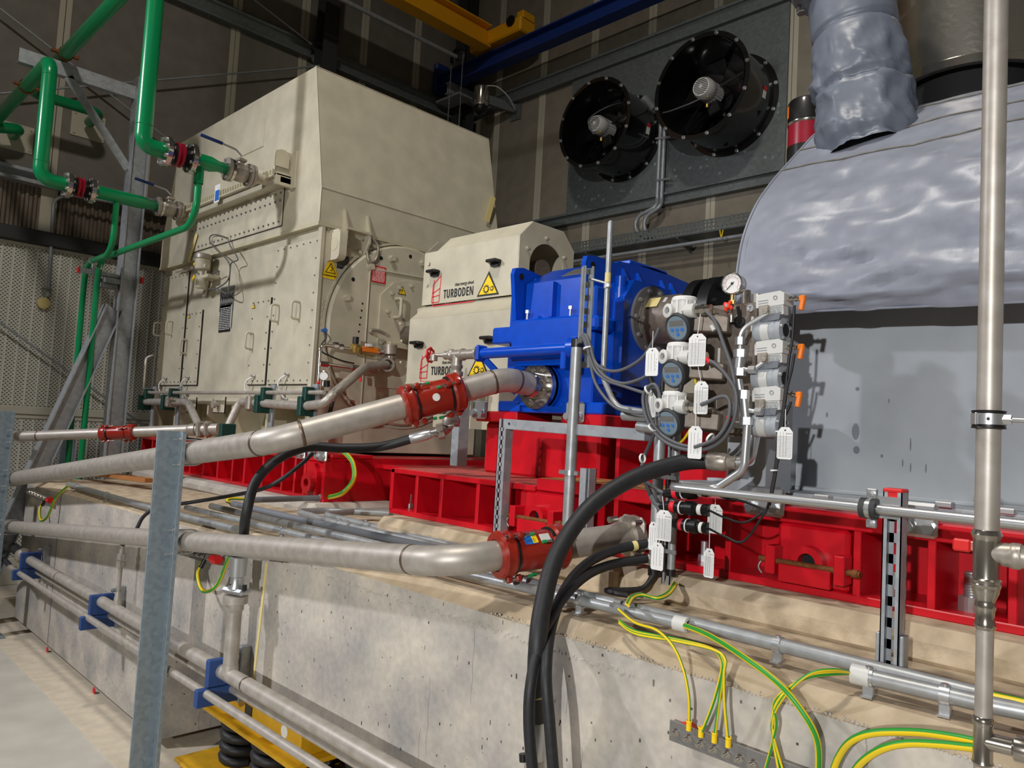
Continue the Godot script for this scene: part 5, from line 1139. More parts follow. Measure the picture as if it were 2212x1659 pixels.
# ---------- pipe pieces ----------
func flange_pair(par, c, ax, r, th, n, m = null):   # one flange with its bolts; ax points to the face
	var b := MB.new(); b.lathe(c, ax, [r * 0.5, 0, r, 0, r, th, r * 0.5, th], 32); put(b, "flange", M.chrome if m == null else m, par)
	if n == 0: return
	b = MB.new(); var fr = b.frame(ax.normalized())
	for k in n:
		var a = TAU * k / n + 0.2; var o = c + (fr[0] * cos(a) + fr[1] * sin(a)) * r * 0.8
		b.bolt(o, -ax, r * 0.12, r * 0.12); b.bolt(o + ax.normalized() * th, ax, r * 0.12, r * 0.12)
	put(b, "flange_bolts", M.zinc, par)
func bellow(z0, x, y, called_label):   # red rubber expansion joint between two flanges, along -z
	var t = thing("expansion_joint", called_label, "pipe joint", "rubber expansion joints on the green pipes")
	var o = V(x, y, z0); var a = V(0, 0, -1)
	flange_pair(t, o, a, 0.098, 0.03, 8); flange_pair(t, o + a * 0.16, a, 0.098, 0.03, 8)
	var b := MB.new(); b.lathe(o, a, [0.09, 0.03, 0.09, 0.038, 0.06, 0.045, 0.06, 0.06, 0.07, 0.07, 0.05, 0.08, 0.05, 0.11, 0.07, 0.12, 0.06, 0.135, 0.06, 0.145, 0.09, 0.152, 0.09, 0.16], 28); put(b, "rubber_bellow", M.black, t)
	b = MB.new(); b.lathe(o, a, [0.056, 0.062, 0.078, 0.075, 0.078, 0.085, 0.06, 0.095, 0.078, 0.105, 0.078, 0.115, 0.056, 0.128], 28); put(b, "red_band", M.cherry, t)
func ball_valve(z0, x, y, label):
	var t = thing("ball_valve", label, "valve", "ball valves at the cooler header")
	var o = V(x, y, z0); var a = V(0, 0, -1)
	flange_pair(t, o, a, 0.078, 0.02, 4, M.cast); flange_pair(t, o + a * 0.15, a, 0.078, 0.02, 4, M.cast); flange_pair(t, o + a * 0.024, a, 0.078, 0.018, 0, M.chrome); flange_pair(t, o + a * 0.174, a, 0.078, 0.018, 0, M.cast)
	var b := MB.new(); b.lathe(o, a, [0.045, 0.04, 0.06, 0.06, 0.064, 0.1, 0.06, 0.13, 0.045, 0.15], 24); b.cyl(o + a * 0.1, o + a * 0.1 + V(0, 0.1, 0), 0.022, 14); b.box(o + a * 0.1 + V(0, 0.085, 0), V(0.06, 0.02, 0.06), Basis.IDENTITY, 0.004); put(b, "valve_body", M.cast, t)
	var p = o + a * 0.1 + V(0, 0.12, 0)
	b = MB.new(); b.tube(fil([p, p + V(0, 0.03, 0.04), p + V(-0.02, 0.05, 0.14)], 0.02, 3), 0.007, 8); put(b, "lever", M.zinc, t)
	b = MB.new(); b.cyl(p + V(-0.018, 0.049, 0.13), p + V(-0.04, 0.07, 0.27), 0.011, 10); put(b, "lever_grip", M.crane_blue, t)
	b = MB.new(); b.cyl(o + a * 0.19, V(x, y, -2.54), 0.036, 20); put(b, "pipe_stub", M.cream, t)
func green_pipes():
	var xa := -5.0; var xb := -6.4; var y := 3.35; var za := -1.605; var zb := -1.37
	var t = thing("green_pipe", "tall dark green water pipe dropping from the roof before the generator hood", "pipe", "green water pipes")
	var b := MB.new(); b.tube(fil([V(xa, 9.4, za), V(xa, y, za), V(xa, y, -1.73)], 0.12, 8), 0.05, 20); put(b, "pipe", M.green, t)
	b = MB.new(); b.lathe(V(xa, y + 0.12, za), V(0, 1, 0), [0.05, 0, 0.0525, 0.003, 0.05, 0.006], 20); b.lathe(V(xa, y + 1.0, za), V(0, 1, 0), [0.05, 0, 0.052, 0.003, 0.05, 0.006], 20); put(b, "weld", M.green, t)
	bellow(-1.73, xa, y, "red and black rubber expansion joint between bright flanges, on the taller green pipe")
	t = thing("green_pipe", "short green pipe piece with tee and reducer before the upper ball valve", "pipe", "green water pipes")
	b = MB.new(); b.lathe(V(xa, y, -1.92), V(0, 0, -1), [0, 0, 0.05, 0.0, 0.05, 0.115, 0.036, 0.165, 0.036, 0.22, 0, 0.22], 24); put(b, "pipe", M.green, t)
	b = MB.new(); b.tube(fil([V(xa, y, -1.965), V(xa, 2.93, -1.965), V(-6.93, 2.93, -1.965), V(-6.93, 0.2, -1.965)], 0.16, 8), 0.023, 14); put(b, "branch", M.green, t)
	b = MB.new(); b.lathe(V(xa, y - 0.13, -1.965), V(0, 1, 0), [0.03, -0.02, 0.03, 0.09], 14); put(b, "socket", M.green, t)
	ball_valve(-2.14, xa, y, "steel ball valve with blue lever at the near end of the cooler header")
	# the lower pair
	t = thing("green_pipe", "green water pipe coming along the wall arm and dropping beside the column", "pipe", "green water pipes")
	b = MB.new(); b.tube(fil([V(-8.45, 4.24, zb), V(xb, 4.24, zb), V(xb, y, zb), V(xb, y, -1.54)], 0.11, 8), 0.05, 20); put(b, "pipe", M.green, t)
	b = MB.new(); b.lathe(V(xb, y + 0.12, zb), V(0, 1, 0), [0.05, 0, 0.0525, 0.003, 0.05, 0.006], 20); b.lathe(V(xb, 4.12, zb), V(0, 1, 0), [0.05, 0, 0.0525, 0.003, 0.05, 0.006], 20); put(b, "weld", M.green, t)
	bellow(-1.54, xb, y, "red and black rubber expansion joint between bright flanges, lower left beside the column")
	t = thing("green_pipe", "green pipe piece with tee and reducer crossing before the support column", "pipe", "green water pipes")
	b = MB.new(); b.lathe(V(xb, y, -1.73), V(0, 0, -1), [0, 0, 0.05, 0.0, 0.05, 0.36, 0.036, 0.41, 0.036, 0.475, 0, 0.475], 24); put(b, "pipe", M.green, t)
	b = MB.new(); b.tube(fil([V(xb, y, -1.9), V(xb, 2.9, -1.9), V(-7.05, 2.9, -1.9), V(-7.05, 0.2, -1.9)], 0.16, 8), 0.023, 14); put(b, "branch", M.green, t)
	ball_valve(-2.2, xb, y, "steel ball valve with blue lever at the far end of the cooler header")
	# overhead runs
	var g3 = X(140, 118, -6.95)
	t = thing("green_pipe", "green overhead pipe resting on the column's top arm with a dark clamp", "pipe", "green water pipes")
	b = MB.new(); b.tube(fil([V(-1.5, g3.y, g3.z), V(-8.05, g3.y, g3.z), V(-8.05, g3.y, g3.z - 0.6), V(-8.4, g3.y, g3.z - 0.6)], 0.12, 8), 0.05, 18); put(b, "pipe", M.green, t)
	b = MB.new(); b.lathe(g3 + V(0.02, 0, 0), V(1, 0, 0), [0.05, -0.015, 0.057, -0.015, 0.057, 0.015, 0.05, 0.015], 24); b.bx(g3.x, g3.x + 0.03, g3.y - 0.012, g3.y + 0.012, g3.z - 0.1, g3.z + 0.1, 0.003); put(b, "pipe_clamp", M.rust, t)
	b = MB.new(); b.lathe(V(-7.1, 4.24, zb), V(1, 0, 0), [0.05, -0.015, 0.057, -0.015, 0.057, 0.015, 0.05, 0.015], 24); b.bx(-7.11, -7.08, 4.23, 4.25, zb - 0.09, zb + 0.09, 0.003); solo(b, "pipe_clamp", M.rust, "dark ring clamp round the green pipe beside the arm end", "clamp")
	t = thing("green_pipe", "short green pipe stub turning into a square wall plate at the picture's left edge", "pipe", "green water pipes")
	var w0 = X(-60, 270, -8.25); var w1 = X(42, 279, -8.25)
	b = MB.new(); b.tube(fil([w0, w1, V(-8.49, w1.y, w1.z)], 0.06, 6), 0.05, 18); put(b, "pipe", M.green, t)
	for q in [w1, V(-8.4, g3.y, g3.z - 0.6)]:
		b = MB.new(); b.bx(XL, XL + 0.012, q.y - 0.14, q.y + 0.12, q.z - 0.17, q.z + 0.14, 0.003)
		for k in 4: b.bolt(V(XL + 0.012, q.y - 0.11 + 0.2 * (k % 2), q.z - 0.14 + 0.25 * (k / 2)), V(1, 0, 0), 0.01, 0.008)
		put(b, "wall_plate", M.seam, t)
	# rail with two clamps for the thin green branches
	t = thing("clamp_rail", "grey strut rail with red end caps and ring clamps for the thin green pipes", "rail")
	b = MB.new(); b.bx(-6.98, -6.94, 2.8, 2.84, -2.3, -1.82, 0.003)
	for k in 3: b.bx(-6.942, -6.938, 2.806 + k * 0.011, 2.812 + k * 0.011, -2.2, -1.84)
	put(b, "rail", M.galv, t)
	b = MB.new(); b.bx(-6.982, -6.938, 2.798, 2.842, -1.818, -1.83); b.bx(-6.982, -6.93, 2.795, 2.845, -2.31, -2.33); put(b, "end_cap", M.signal_red, t)
	for z in [-1.9, -1.965]:
		b = MB.new(); b.lathe(V(-6.86, 2.9 if z > -1.95 else 2.93, z), V(1, 0, 0), [0.024, -0.012, 0.03, -0.012, 0.03, 0.012, 0.024, 0.012], 16); b.cyl(V(-6.86, 2.84, z), V(-6.86, 2.88, z), 0.007, 8); put(b, "ring_clamp", M.zinc, t)
	b = MB.new(); b.bx(-7.0, -6.86, 2.74, 2.78, -2.12, -2.0, 0.004); b.bx(-6.97, -6.9, 2.7, 2.74, -2.12, -1.98, 0.004); put(b, "beam_clamp", M.galv_dark, t)
	# grounding conduit with a round plate on the white wall
	t = thing("wall_conduit", "thin steel conduit bending down the perforated wall to a round beige cap", "conduit")
	b = MB.new(); b.tube(fil([X(480, 478, -8.2), X(150, 420, -8.3), X(116, 430, -8.38), X(104, 640, -8.4)], 0.12, 8), 0.017, 10); put(b, "conduit", M.galv, t)
	b = MB.new(); b.lathe(X(93, 655, XL + 0.06), V(1, 0, 0), [0, 0, 0.055, 0, 0.055, 0.03, 0.03, 0.04, 0, 0.04], 20); put(b, "round_cap", M.tape, t)
	for v in [529, 625]:
		b = MB.new(); var q = X(109 - (v - 529) * 0.08, v, -8.4); b.bx(q.x - 0.03, q.x + 0.03, q.y - 0.008, q.y + 0.008, q.z - 0.04, q.z + 0.04); put(b, "saddle", M.plate_grey, t)

# grooved pipe coupling: two bolted half shells at each end of a ribbed sleeve
func coupling(t, c, ax, r, L):
	ax = ax.normalized(); var b := MB.new(); var fr = b.frame(ax)
	b.lathe(c, ax, [r * 1.04, -L * 0.36, r * 1.3, -L * 0.33, r * 1.34, -L * 0.1, r * 1.34, L * 0.1, r * 1.3, L * 0.33, r * 1.04, L * 0.36], 36); put(b, "sleeve", M.oxide, t)
	for s in [-1, 1]:
		b = MB.new(); b.lathe(c + ax * s * L * 0.42, ax, [r * 1.06, -L * 0.11, r * 1.5, -L * 0.1, r * 1.62, -L * 0.06, r * 1.56, 0, r * 1.62, L * 0.06, r * 1.5, L * 0.1, r * 1.06, L * 0.11], 36); put(b, "clamp_ring", M.oxide, t)
		b = MB.new(); b.lathe(c + ax * s * L * 0.3, ax, [r * 1.3, -L * 0.02, r * 1.45, -L * 0.015, r * 1.45, L * 0.015, r * 1.3, L * 0.02], 30); put(b, "gasket", M.black, t)
		for k in 3:
			var a = TAU * k / 3 + (0.5 if s > 0 else 0.9); var rd = fr[0] * cos(a) + fr[1] * sin(a); var o = c + ax * s * L * 0.42 + rd * r * 1.68; var tn = ax.cross(rd)
			b = MB.new(); b.box(o - ax * s * L * 0.02, V(L * 0.09, r * 0.5, r * 0.42), Basis(ax, rd, tn), r * 0.1); b.box(o - ax * s * L * 0.17, V(L * 0.09, r * 0.46, r * 0.42), Basis(ax, rd, tn), r * 0.1); put(b, "bolt_ear", M.oxide, t)
			b = MB.new(); b.cyl(o + ax * s * L * 0.02, o - ax * s * L * 0.34, r * 0.09, 10); b.hex(o + ax * s * L * 0.03, ax * s, r * 0.17, r * 0.14); b.hex(o - ax * s * L * 0.22, -ax * s, r * 0.17, r * 0.13); put(b, "bolt", M.chrome, t)
			if r > 0.04 and k != 1:
				b = MB.new(); b.cyl(o - ax * s * L * 0.32, o - ax * s * L * 0.38, r * 0.12, 10); put(b, "thread_cap", M.chip_green, t)
func welded(b, p, ax, r): b.lathe(p, ax.normalized(), [r * 0.99, -0.007, r * 1.02, -0.004, r * 1.035, 0, r * 1.02, 0.004, r * 0.99, 0.007], 28)

func section_post(t, x, z, y0, y1, k := 1.0):   # folded post: plate toward the pipes, web running to the front, small lips
	var b := MB.new(); var d := 0.005
	var o = V(x, y0, z)
	b.prism(pv([0, 0, 0.068 * k, 0, 0.068 * k, 0.016, 0.068 * k - d, 0.016, 0.068 * k - d, d, d, d, d, 0.1 * k - d, -0.012 * k, 0.1 * k - d, -0.012 * k, 0.1 * k, -0.0, 0.1 * k, 0, 0.1 * k]), o, V(1, 0, 0), V(0, 0, 1), V(0, y1 - y0, 0)); put(b, "post", M.galv_blue, t)
	b = MB.new(); b.bx(x - 0.12, x + 0.12, y0, y0 + 0.012, z - 0.06, z + 0.16); put(b, "foot_plate", M.galv_blue, t)
func ubolt(t, x, y, z, r, zp):   # rod bow round a pipe along x, nuts on the post plate at zp
	var b := MB.new(); var p := [V(x, y + r, zp + 0.035)]
	for q in arc2(z, y, r, PI / 2, PI * 1.5, 10): p.append(V(x, q.y, q.x))
	p.append(V(x, y - r, zp + 0.035)); b.tube(p, 0.004, 8)
	for s in [-1, 1]: b.hex(V(x, y + r * s, zp), V(0, 0, 1), 0.01, 0.01); b.cyl(V(x, y + r * s, zp), V(x, y + r * s, zp + 0.003), 0.013, 10)
	put(b, "u_bolt", M.zinc, t)

func big_pipes():
	var zp := -1.45; var ra := 0.052; var rb := 0.0445
	var fcx := -2.372; var fcy := 1.909
	# upper oil pipe
	var A0 = Z(-60, 1047, zp); var A1 = Z(590, 953, zp); var A2 = V(fcx, 1.925, -2.31); var A3 = V(fcx, fcy, -2.5)
	A0 = A1 + (Z(25, 1035, zp) - A1) * 1.06
	var t = thing("oil_pipe", "thick stainless oil pipe climbing from the floor posts to the blue gearbox flange", "pipe", "large stainless oil pipes")
	var b := MB.new(); b.tube(fil([A0, A1, A2, A3], 0.2, 10), ra, 32); put(b, "pipe", M.stainless, t)
	b = MB.new(); var d1 = (A1 - A0).normalized(); var d2 = (A2 - A1).normalized()
	welded(b, A1 - d1 * 0.1, d1, ra); welded(b, A1 + d2 * 0.11, d2, ra); welded(b, A2 - d2 * 0.06, d2, ra); welded(b, A2 + (A3 - A2).normalized() * 0.06, A3 - A2, ra); put(b, "weld_seam", M.weld, t)
	b = MB.new(); b.lathe(A3 + V(0, 0, 0.03), V(0, 0, -1), [ra, -0.02, ra * 1.12, 0.0, ra * 1.12, 0.03, ra * 2.0, 0.03, ra * 2.0, 0.055, 0, 0.055], 40); put(b, "flange", M.chrome, t)
	b = MB.new()
	for k in 8: var a = TAU * k / 8 + 0.39; b.bolt(V(fcx + cos(a) * 0.083, fcy + sin(a) * 0.083, A3.z), V(0, 0, 1), 0.013, 0.014)
	put(b, "flange_bolts", M.chrome, t)
	t = thing("pipe_coupling", "red oxide coupling on the thick oil pipe before the blue gearbox", "coupling", "red pipe couplings")
	var cA = A1.lerp(A2, 0.6); cA = A1 + d2 * (A1.distance_to(A2) * 0.66)
	coupling(t, cA, d2, ra, 0.25)
	b = MB.new(); b.lathe(cA + (CB - d2 * CB.dot(d2)).normalized() * ra * 1.32, (CB - d2 * CB.dot(d2)).normalized(), [0.016, 0, 0.016, 0.004, 0, 0.004], 18); put(b, "round_sticker", M.white, t)
	# lower oil pipe
	var zl := -1.46
	var B1 = Z(969, 1215, zl); var B0 = B1 + (Z(25, 1138, zl) - B1) * 1.06; var B2 = Z(1372, 1156, -2.1)
	t = thing("oil_pipe", "lower stainless oil pipe with a smooth elbow running before the concrete block", "pipe", "large stainless oil pipes")
	b = MB.new(); b.tube(fil([B0, B1, B2], 0.16, 12), rb, 32); put(b, "pipe", M.stainless, t)
	var e1 = (B1 - B0).normalized(); var e2 = (B2 - B1).normalized()
	b = MB.new(); welded(b, B1 - e1 * 0.17, e1, rb); welded(b, B1 + e2 * 0.17, e2, rb); put(b, "weld_seam", M.weld, t)
	b = MB.new(); b.lathe(B2 - e2 * 0.1, e2, [rb, 0, rb * 1.1, 0.03, rb * 1.1, 0.06, rb * 1.5, 0.062, rb * 1.5, 0.1, 0, 0.1], 28); b.box(B2 - e2 * 0.012, V(0.13, 0.13, 0.045), Basis(e2.cross(V(0, 1, 0)).normalized(), V(0, 1, 0), e2).orthonormalized(), 0.02); put(b, "square_flange", M.cast, t)
	b = MB.new()
	for k in 4: b.cyl(B2 - e2 * 0.06 + V((k % 2 - 0.5) * 0.1, (k / 2 - 0.5) * 0.1, 0), B2 - e2 * 0.03 + V((k % 2 - 0.5) * 0.1, (k / 2 - 0.5) * 0.1, 0), 0.011, 12)
	put(b, "socket_screw", M.chrome, t)
	t = thing("pipe_coupling", "red oxide coupling with yellow and blue sticker on the lower oil pipe", "coupling", "red pipe couplings")
	var cB = Z(1132, 1188, lerp(B1.z, B2.z, 0.42)); cB = B1 + e2 * (B1.distance_to(B2) * 0.4)
	coupling(t, cB, e2, rb, 0.22)
	var so = (V(0, 1, 0) * 0.75 + V(0.75, 0, 0.15)); so = (so - e2 * so.dot(e2)).normalized()
	plate(t, "sticker", M.lens, cB - e2 * 0.02 + so * rb * 1.345, e2.cross(so), e2, 0.03, 0.04, 0.002); plate(t, "sticker", M.sign_yellow, cB - e2 * 0.005 + so * rb * 1.36, e2.cross(so), e2, 0.026, 0.018, 0.002); plate(t, "sticker", M.light_grey, cB + e2 * 0.032 + so * rb * 1.345, e2.cross(so), e2, 0.03, 0.034, 0.002)
	# left return pipe
	var C1 = Z(45, 943, zp); var C0 = V(-8.2, C1.y - 0.01, zp); var C2 = Z(472, 926, -2.42); var f1 = (C2 - C1).normalized(); var rc := 0.038
	t = thing("oil_pipe", "thinner stainless pipe bending round the far post toward the generator", "pipe", "large stainless oil pipes")
	b = MB.new(); b.tube(fil([C0, C1, C2], 0.12, 10), rc, 24); put(b, "pipe", M.stainless, t)
	b = MB.new(); welded(b, C1 + f1 * 0.14, f1, rc); put(b, "weld_seam", M.weld, t)
	var cl = C1.distance_to(C2)
	b = MB.new(); b.box(C1 + f1 * cl * 0.91, V(0.1, 0.12, 0.035), Basis.looking_at(f1), 0.012); b.box(C1 + f1 * (cl * 0.91 + 0.06), V(0.1, 0.12, 0.04), Basis.looking_at(f1), 0.02); b.lathe(C1 + f1 * cl * 0.85, f1, [rc, 0, rc * 1.2, 0.02, rc * 1.2, 0.06], 20); put(b, "valve_block", M.cast, t)
	t = thing("pipe_coupling", "red oxide coupling on the thinner pipe beside the galvanized column foot", "coupling", "red pipe couplings")
	coupling(t, C1 + f1 * cl * 0.5, f1, rc * 0.98, 0.24)
	# posts
	t = thing("pipe_post", "galvanized folded post in the foreground carrying both oil pipes with u bolts", "post", "galvanized pipe posts")
	var px = Z(391, 927, zp + ra + 0.003).x; var pz = zp + ra + 0.003
	section_post(t, px, pz, 0.0, 1.615)
	var bx = px + 0.036
	var ya = A0.lerp(A1, (bx - A0.x) / (A1.x - A0.x)).y; var yb = B0.lerp(B1, (bx - B0.x) / (B1.x - B0.x)).y
	ubolt(t, bx, ya, zp, ra + 0.005, pz + 0.005); ubolt(t, bx, yb, zl, rb + 0.008, pz + 0.005)
	t = thing("pipe_post", "galvanized folded post at the far pipe bend, cut by the picture's left edge", "post", "galvanized pipe posts")
	var qx = Z(29, 891, pz).x
	section_post(t, qx, pz, 0.0, 1.64)
	bx = qx + 0.036
	ya = A0.lerp(A1, (bx - A0.x) / (A1.x - A0.x)).y; yb = B0.lerp(B1, (bx - B0.x) / (B1.x - B0.x)).y
	ubolt(t, bx, ya, zp, ra + 0.005, pz + 0.005); ubolt(t, bx, yb, zl, rb + 0.008, pz + 0.005); ubolt(t, bx, C1.y, zp, rc + 0.006, pz + 0.005)
	t = thing("pipe_post", "second galvanized post just behind the far pipe post", "post", "galvanized pipe posts")
	section_post(t, qx - 0.5, -1.95, 0.0, 1.45)

# ---------- low pipe rack on the block face ----------
func low_pipes():
	var y0 := 0.617; var y1 := 0.66; var xa := -6.25; var xb := -1.2
	var z := -1.48
	var t = thing("rack_pipe", "upper and thickest stainless pipe clamped low along the concrete block", "pipe", "pipes in the low rack")
	var b := MB.new(); b.cyl(V(xa, y0, z), V(xb, y1, z), 0.03, 24); put(b, "pipe", M.stainless, t)
	b = MB.new(); welded(b, V(-2.88, lerp(y0, y1, 0.67), z), V(1, 0, 0), 0.03); welded(b, V(-5.45, lerp(y0, y1, 0.16), z), V(1, 0, 0), 0.03); put(b, "weld_seam", M.weld, t)
	b = MB.new(); b.cyl(V(-3.03, 0.65, z), V(-3.03, 0.93, z), 0.03, 24); b.lathe(V(-3.03, 0.68, z), V(0, 1, 0), [0.034, -0.03, 0.031, 0.01], 24); b.lathe(V(-3.03, 0.9, z), V(0, 1, 0), [0.03, 0, 0.036, 0.01, 0.036, 0.03, 0.05, 0.035, 0.05, 0.065, 0, 0.065], 20); put(b, "riser", M.stainless, t)
	b = MB.new(); b.box(V(-3.03, 0.985, z), V(0.12, 0.025, 0.06), Basis(V(0, 1, 0), 0.3), 0.01); b.lathe(V(-3.03, 0.99, z), V(0, 1, 0), [0.03, 0, 0.034, 0.005, 0.026, 0.03, 0.026, 0.05, 0.034, 0.055, 0.036, 0.13, 0.03, 0.135], 20); put(b, "hose_fitting", M.zinc, t)
	b = MB.new()
	for k in 3: b.cyl(V(-3.03 - 0.05 + k * 0.05, 0.995, z + (0.02 if k % 2 else -0.01)), V(-3.03 - 0.05 + k * 0.05, 1.015, z + (0.02 if k % 2 else -0.01)), 0.01, 10)
	put(b, "cap_screw", M.black, t)
	b = MB.new(); b.cyl(V(-4.38, 0.64, z), V(-4.38, 0.88, z), 0.011, 12); b.lathe(V(-4.38, 0.63, z), V(0, 1, 0), [0.02, 0, 0.02, 0.06, 0.013, 0.1], 14); b.hex(V(-4.38, 0.86, z), V(0, 1, 0), 0.024, 0.03); b.hex(V(-4.38, 0.9, z), V(0, 1, 0), 0.022, 0.03); b.cyl(V(-4.38, 0.93, z), V(-4.38, 0.98, z), 0.013, 12); put(b, "thin_riser", M.stainless, t)
	for q in [[-1.42, "front thin stainless pipe in the low rack, nearest the aisle"], [-1.53, "rear thin stainless pipe in the low rack, against the block"]]:
		b = MB.new(); b.cyl(V(xa, y0 - 0.085, q[0]), V(xb, y1 - 0.08, q[0]), 0.017, 18); solo(b, "rack_pipe", M.stainless, q[1], "pipe", "pipes in the low rack")
	var names = ["blue pipe clamp at the far end of the low pipe rack", "blue pipe clamp under the thin steel riser", "blue pipe clamp beside the foreground post and hose riser"]
	var i := 0
	for u in [[65, 1210], [218, 1305], [477, 1450]]:
		var p = Z(u[0], u[1], z); t = thing("pipe_clamp", names[i], "clamp", "blue pipe clamps"); i += 1
		b = MB.new(); b.bx(p.x - 0.016, p.x + 0.016, p.y - 0.055, p.y + 0.055, z - 0.065, z + 0.06, 0.004); put(b, "upper_block", M.clamp_blue, t)
		b = MB.new(); b.bx(p.x - 0.016, p.x + 0.016, p.y - 0.13, p.y - 0.058, z - 0.08, z + 0.1, 0.004); put(b, "lower_block", M.clamp_blue, t)
		b = MB.new(); b.bx(p.x - 0.02, p.x + 0.02, p.y - 0.14, p.y + 0.09, -1.6, -1.555, 0.003); b.bolt(V(p.x, p.y + 0.07, -1.555), V(0, 0, 1), 0.012, 0.02, 0.01); put(b, "strut", M.galv, t)
	# black hoses leaving the far end of the rack
	for q in [[0, 0.035, 0.0, "thick black hose leaving the far end of the low pipe rack"], [-0.085, 0.018, 0.06, "thin black hose looping away from the far end of the low rack"]]:
		b = MB.new(); b.tube(spl([V(xa - 0.1, y0 + q[0], z + q[2]), V(xa - 0.45, y0 + q[0] + 0.01, z + q[2]), V(xa - 0.9, y0 + q[0] - 0.1 - q[2], z + q[2]), V(xa - 1.5, y0 - 0.3, z)]), q[1], 12)
		var o = solo(b, "rubber_hose", M.rubber, q[3], "hose")
		b = MB.new(); b.lathe(V(xa - 0.12, y0 + q[0], z + q[2]), V(1, 0, 0), [q[1], -0.03, q[1] * 1.2, -0.03, q[1] * 1.2, 0.0, q[1] * 1.5, 0.01, q[1] * 1.5, 0.05, q[1] * 1.1, 0.06, q[1] * 0.9, 0.13], 18); put(b, "hose_end", M.cast, o)

# ---------- conduits and supports on the block ----------
func clip(t, p, d, r):   # omega clip round a conduit, standing on the concrete
	d = d.normalized(); var side = d.cross(Vector3.UP).normalized()
	var b := MB.new(); b.lathe(p, d, [r, -0.009, r + 0.003, -0.009, r + 0.003, 0.009, r, 0.009], 18); b.box(p - V(0, r + 0.011, 0), V(0.016, 0.022, 0.022), Basis(side, Vector3.UP, side.cross(Vector3.UP)), 0.002); b.box(p - V(0, r + 0.02, 0) , V(0.04, 0.004, 0.022), Basis(side, Vector3.UP, side.cross(Vector3.UP))); b.cyl(p + V(0, r, 0) + side * 0.004, p + V(0, r + 0.006, 0) + side * 0.004, 0.007, 8); put(b, "clip", M.zinc, t)
func conduit(label, pts, r, rad, clips = [], called := "conduit", m = null):
	var t = thing(called, label, "conduit", "conduits on the block"); var p = fil(pts, rad, 8)
	var b := MB.new(); b.tube(p, r, 20); put(b, "tube", M.conduit if m == null else m, t)
	for c in clips:
		var a = pts[c[0]]; var e = pts[c[0] + 1]; clip(t, a.lerp(e, c[1]), e - a, r)
	return t
func strut(par, a, b2, w, d, out, m = null):   # slotted channel from a to b2, open side along out
	var ax = (b2 - a).normalized(); var side = ax.cross(out).normalized(); var L = a.distance_to(b2)
	var b := MB.new()
	for s in [-1, 1]:
		b.box((a + b2) / 2 + side * s * (w / 2 - 0.0013), V(0.0026, d, L), Basis(side, out, side.cross(out)))
		b.box((a + b2) / 2 + side * s * (w / 2 - 0.005) + out * (d / 2 - 0.0013), V(0.01, 0.0026, L), Basis(side, out, side.cross(out)))
	var n = int(L / 0.05)
	for k in n + 1:
		b.box(a + ax * min((k + 0.25) * L / (n + 0.5), L - 0.01) - out * (d / 2 - 0.0013), V(w, 0.0026, 0.022), Basis(side, out, side.cross(out)))
	for s in [-1, 1]: b.box((a + b2) / 2 + side * s * w * 0.34 - out * (d / 2 - 0.0013), V(w * 0.3, 0.0026, L), Basis(side, out, side.cross(out)))
	return put(b, "channel", M.galv if m == null else m, par)
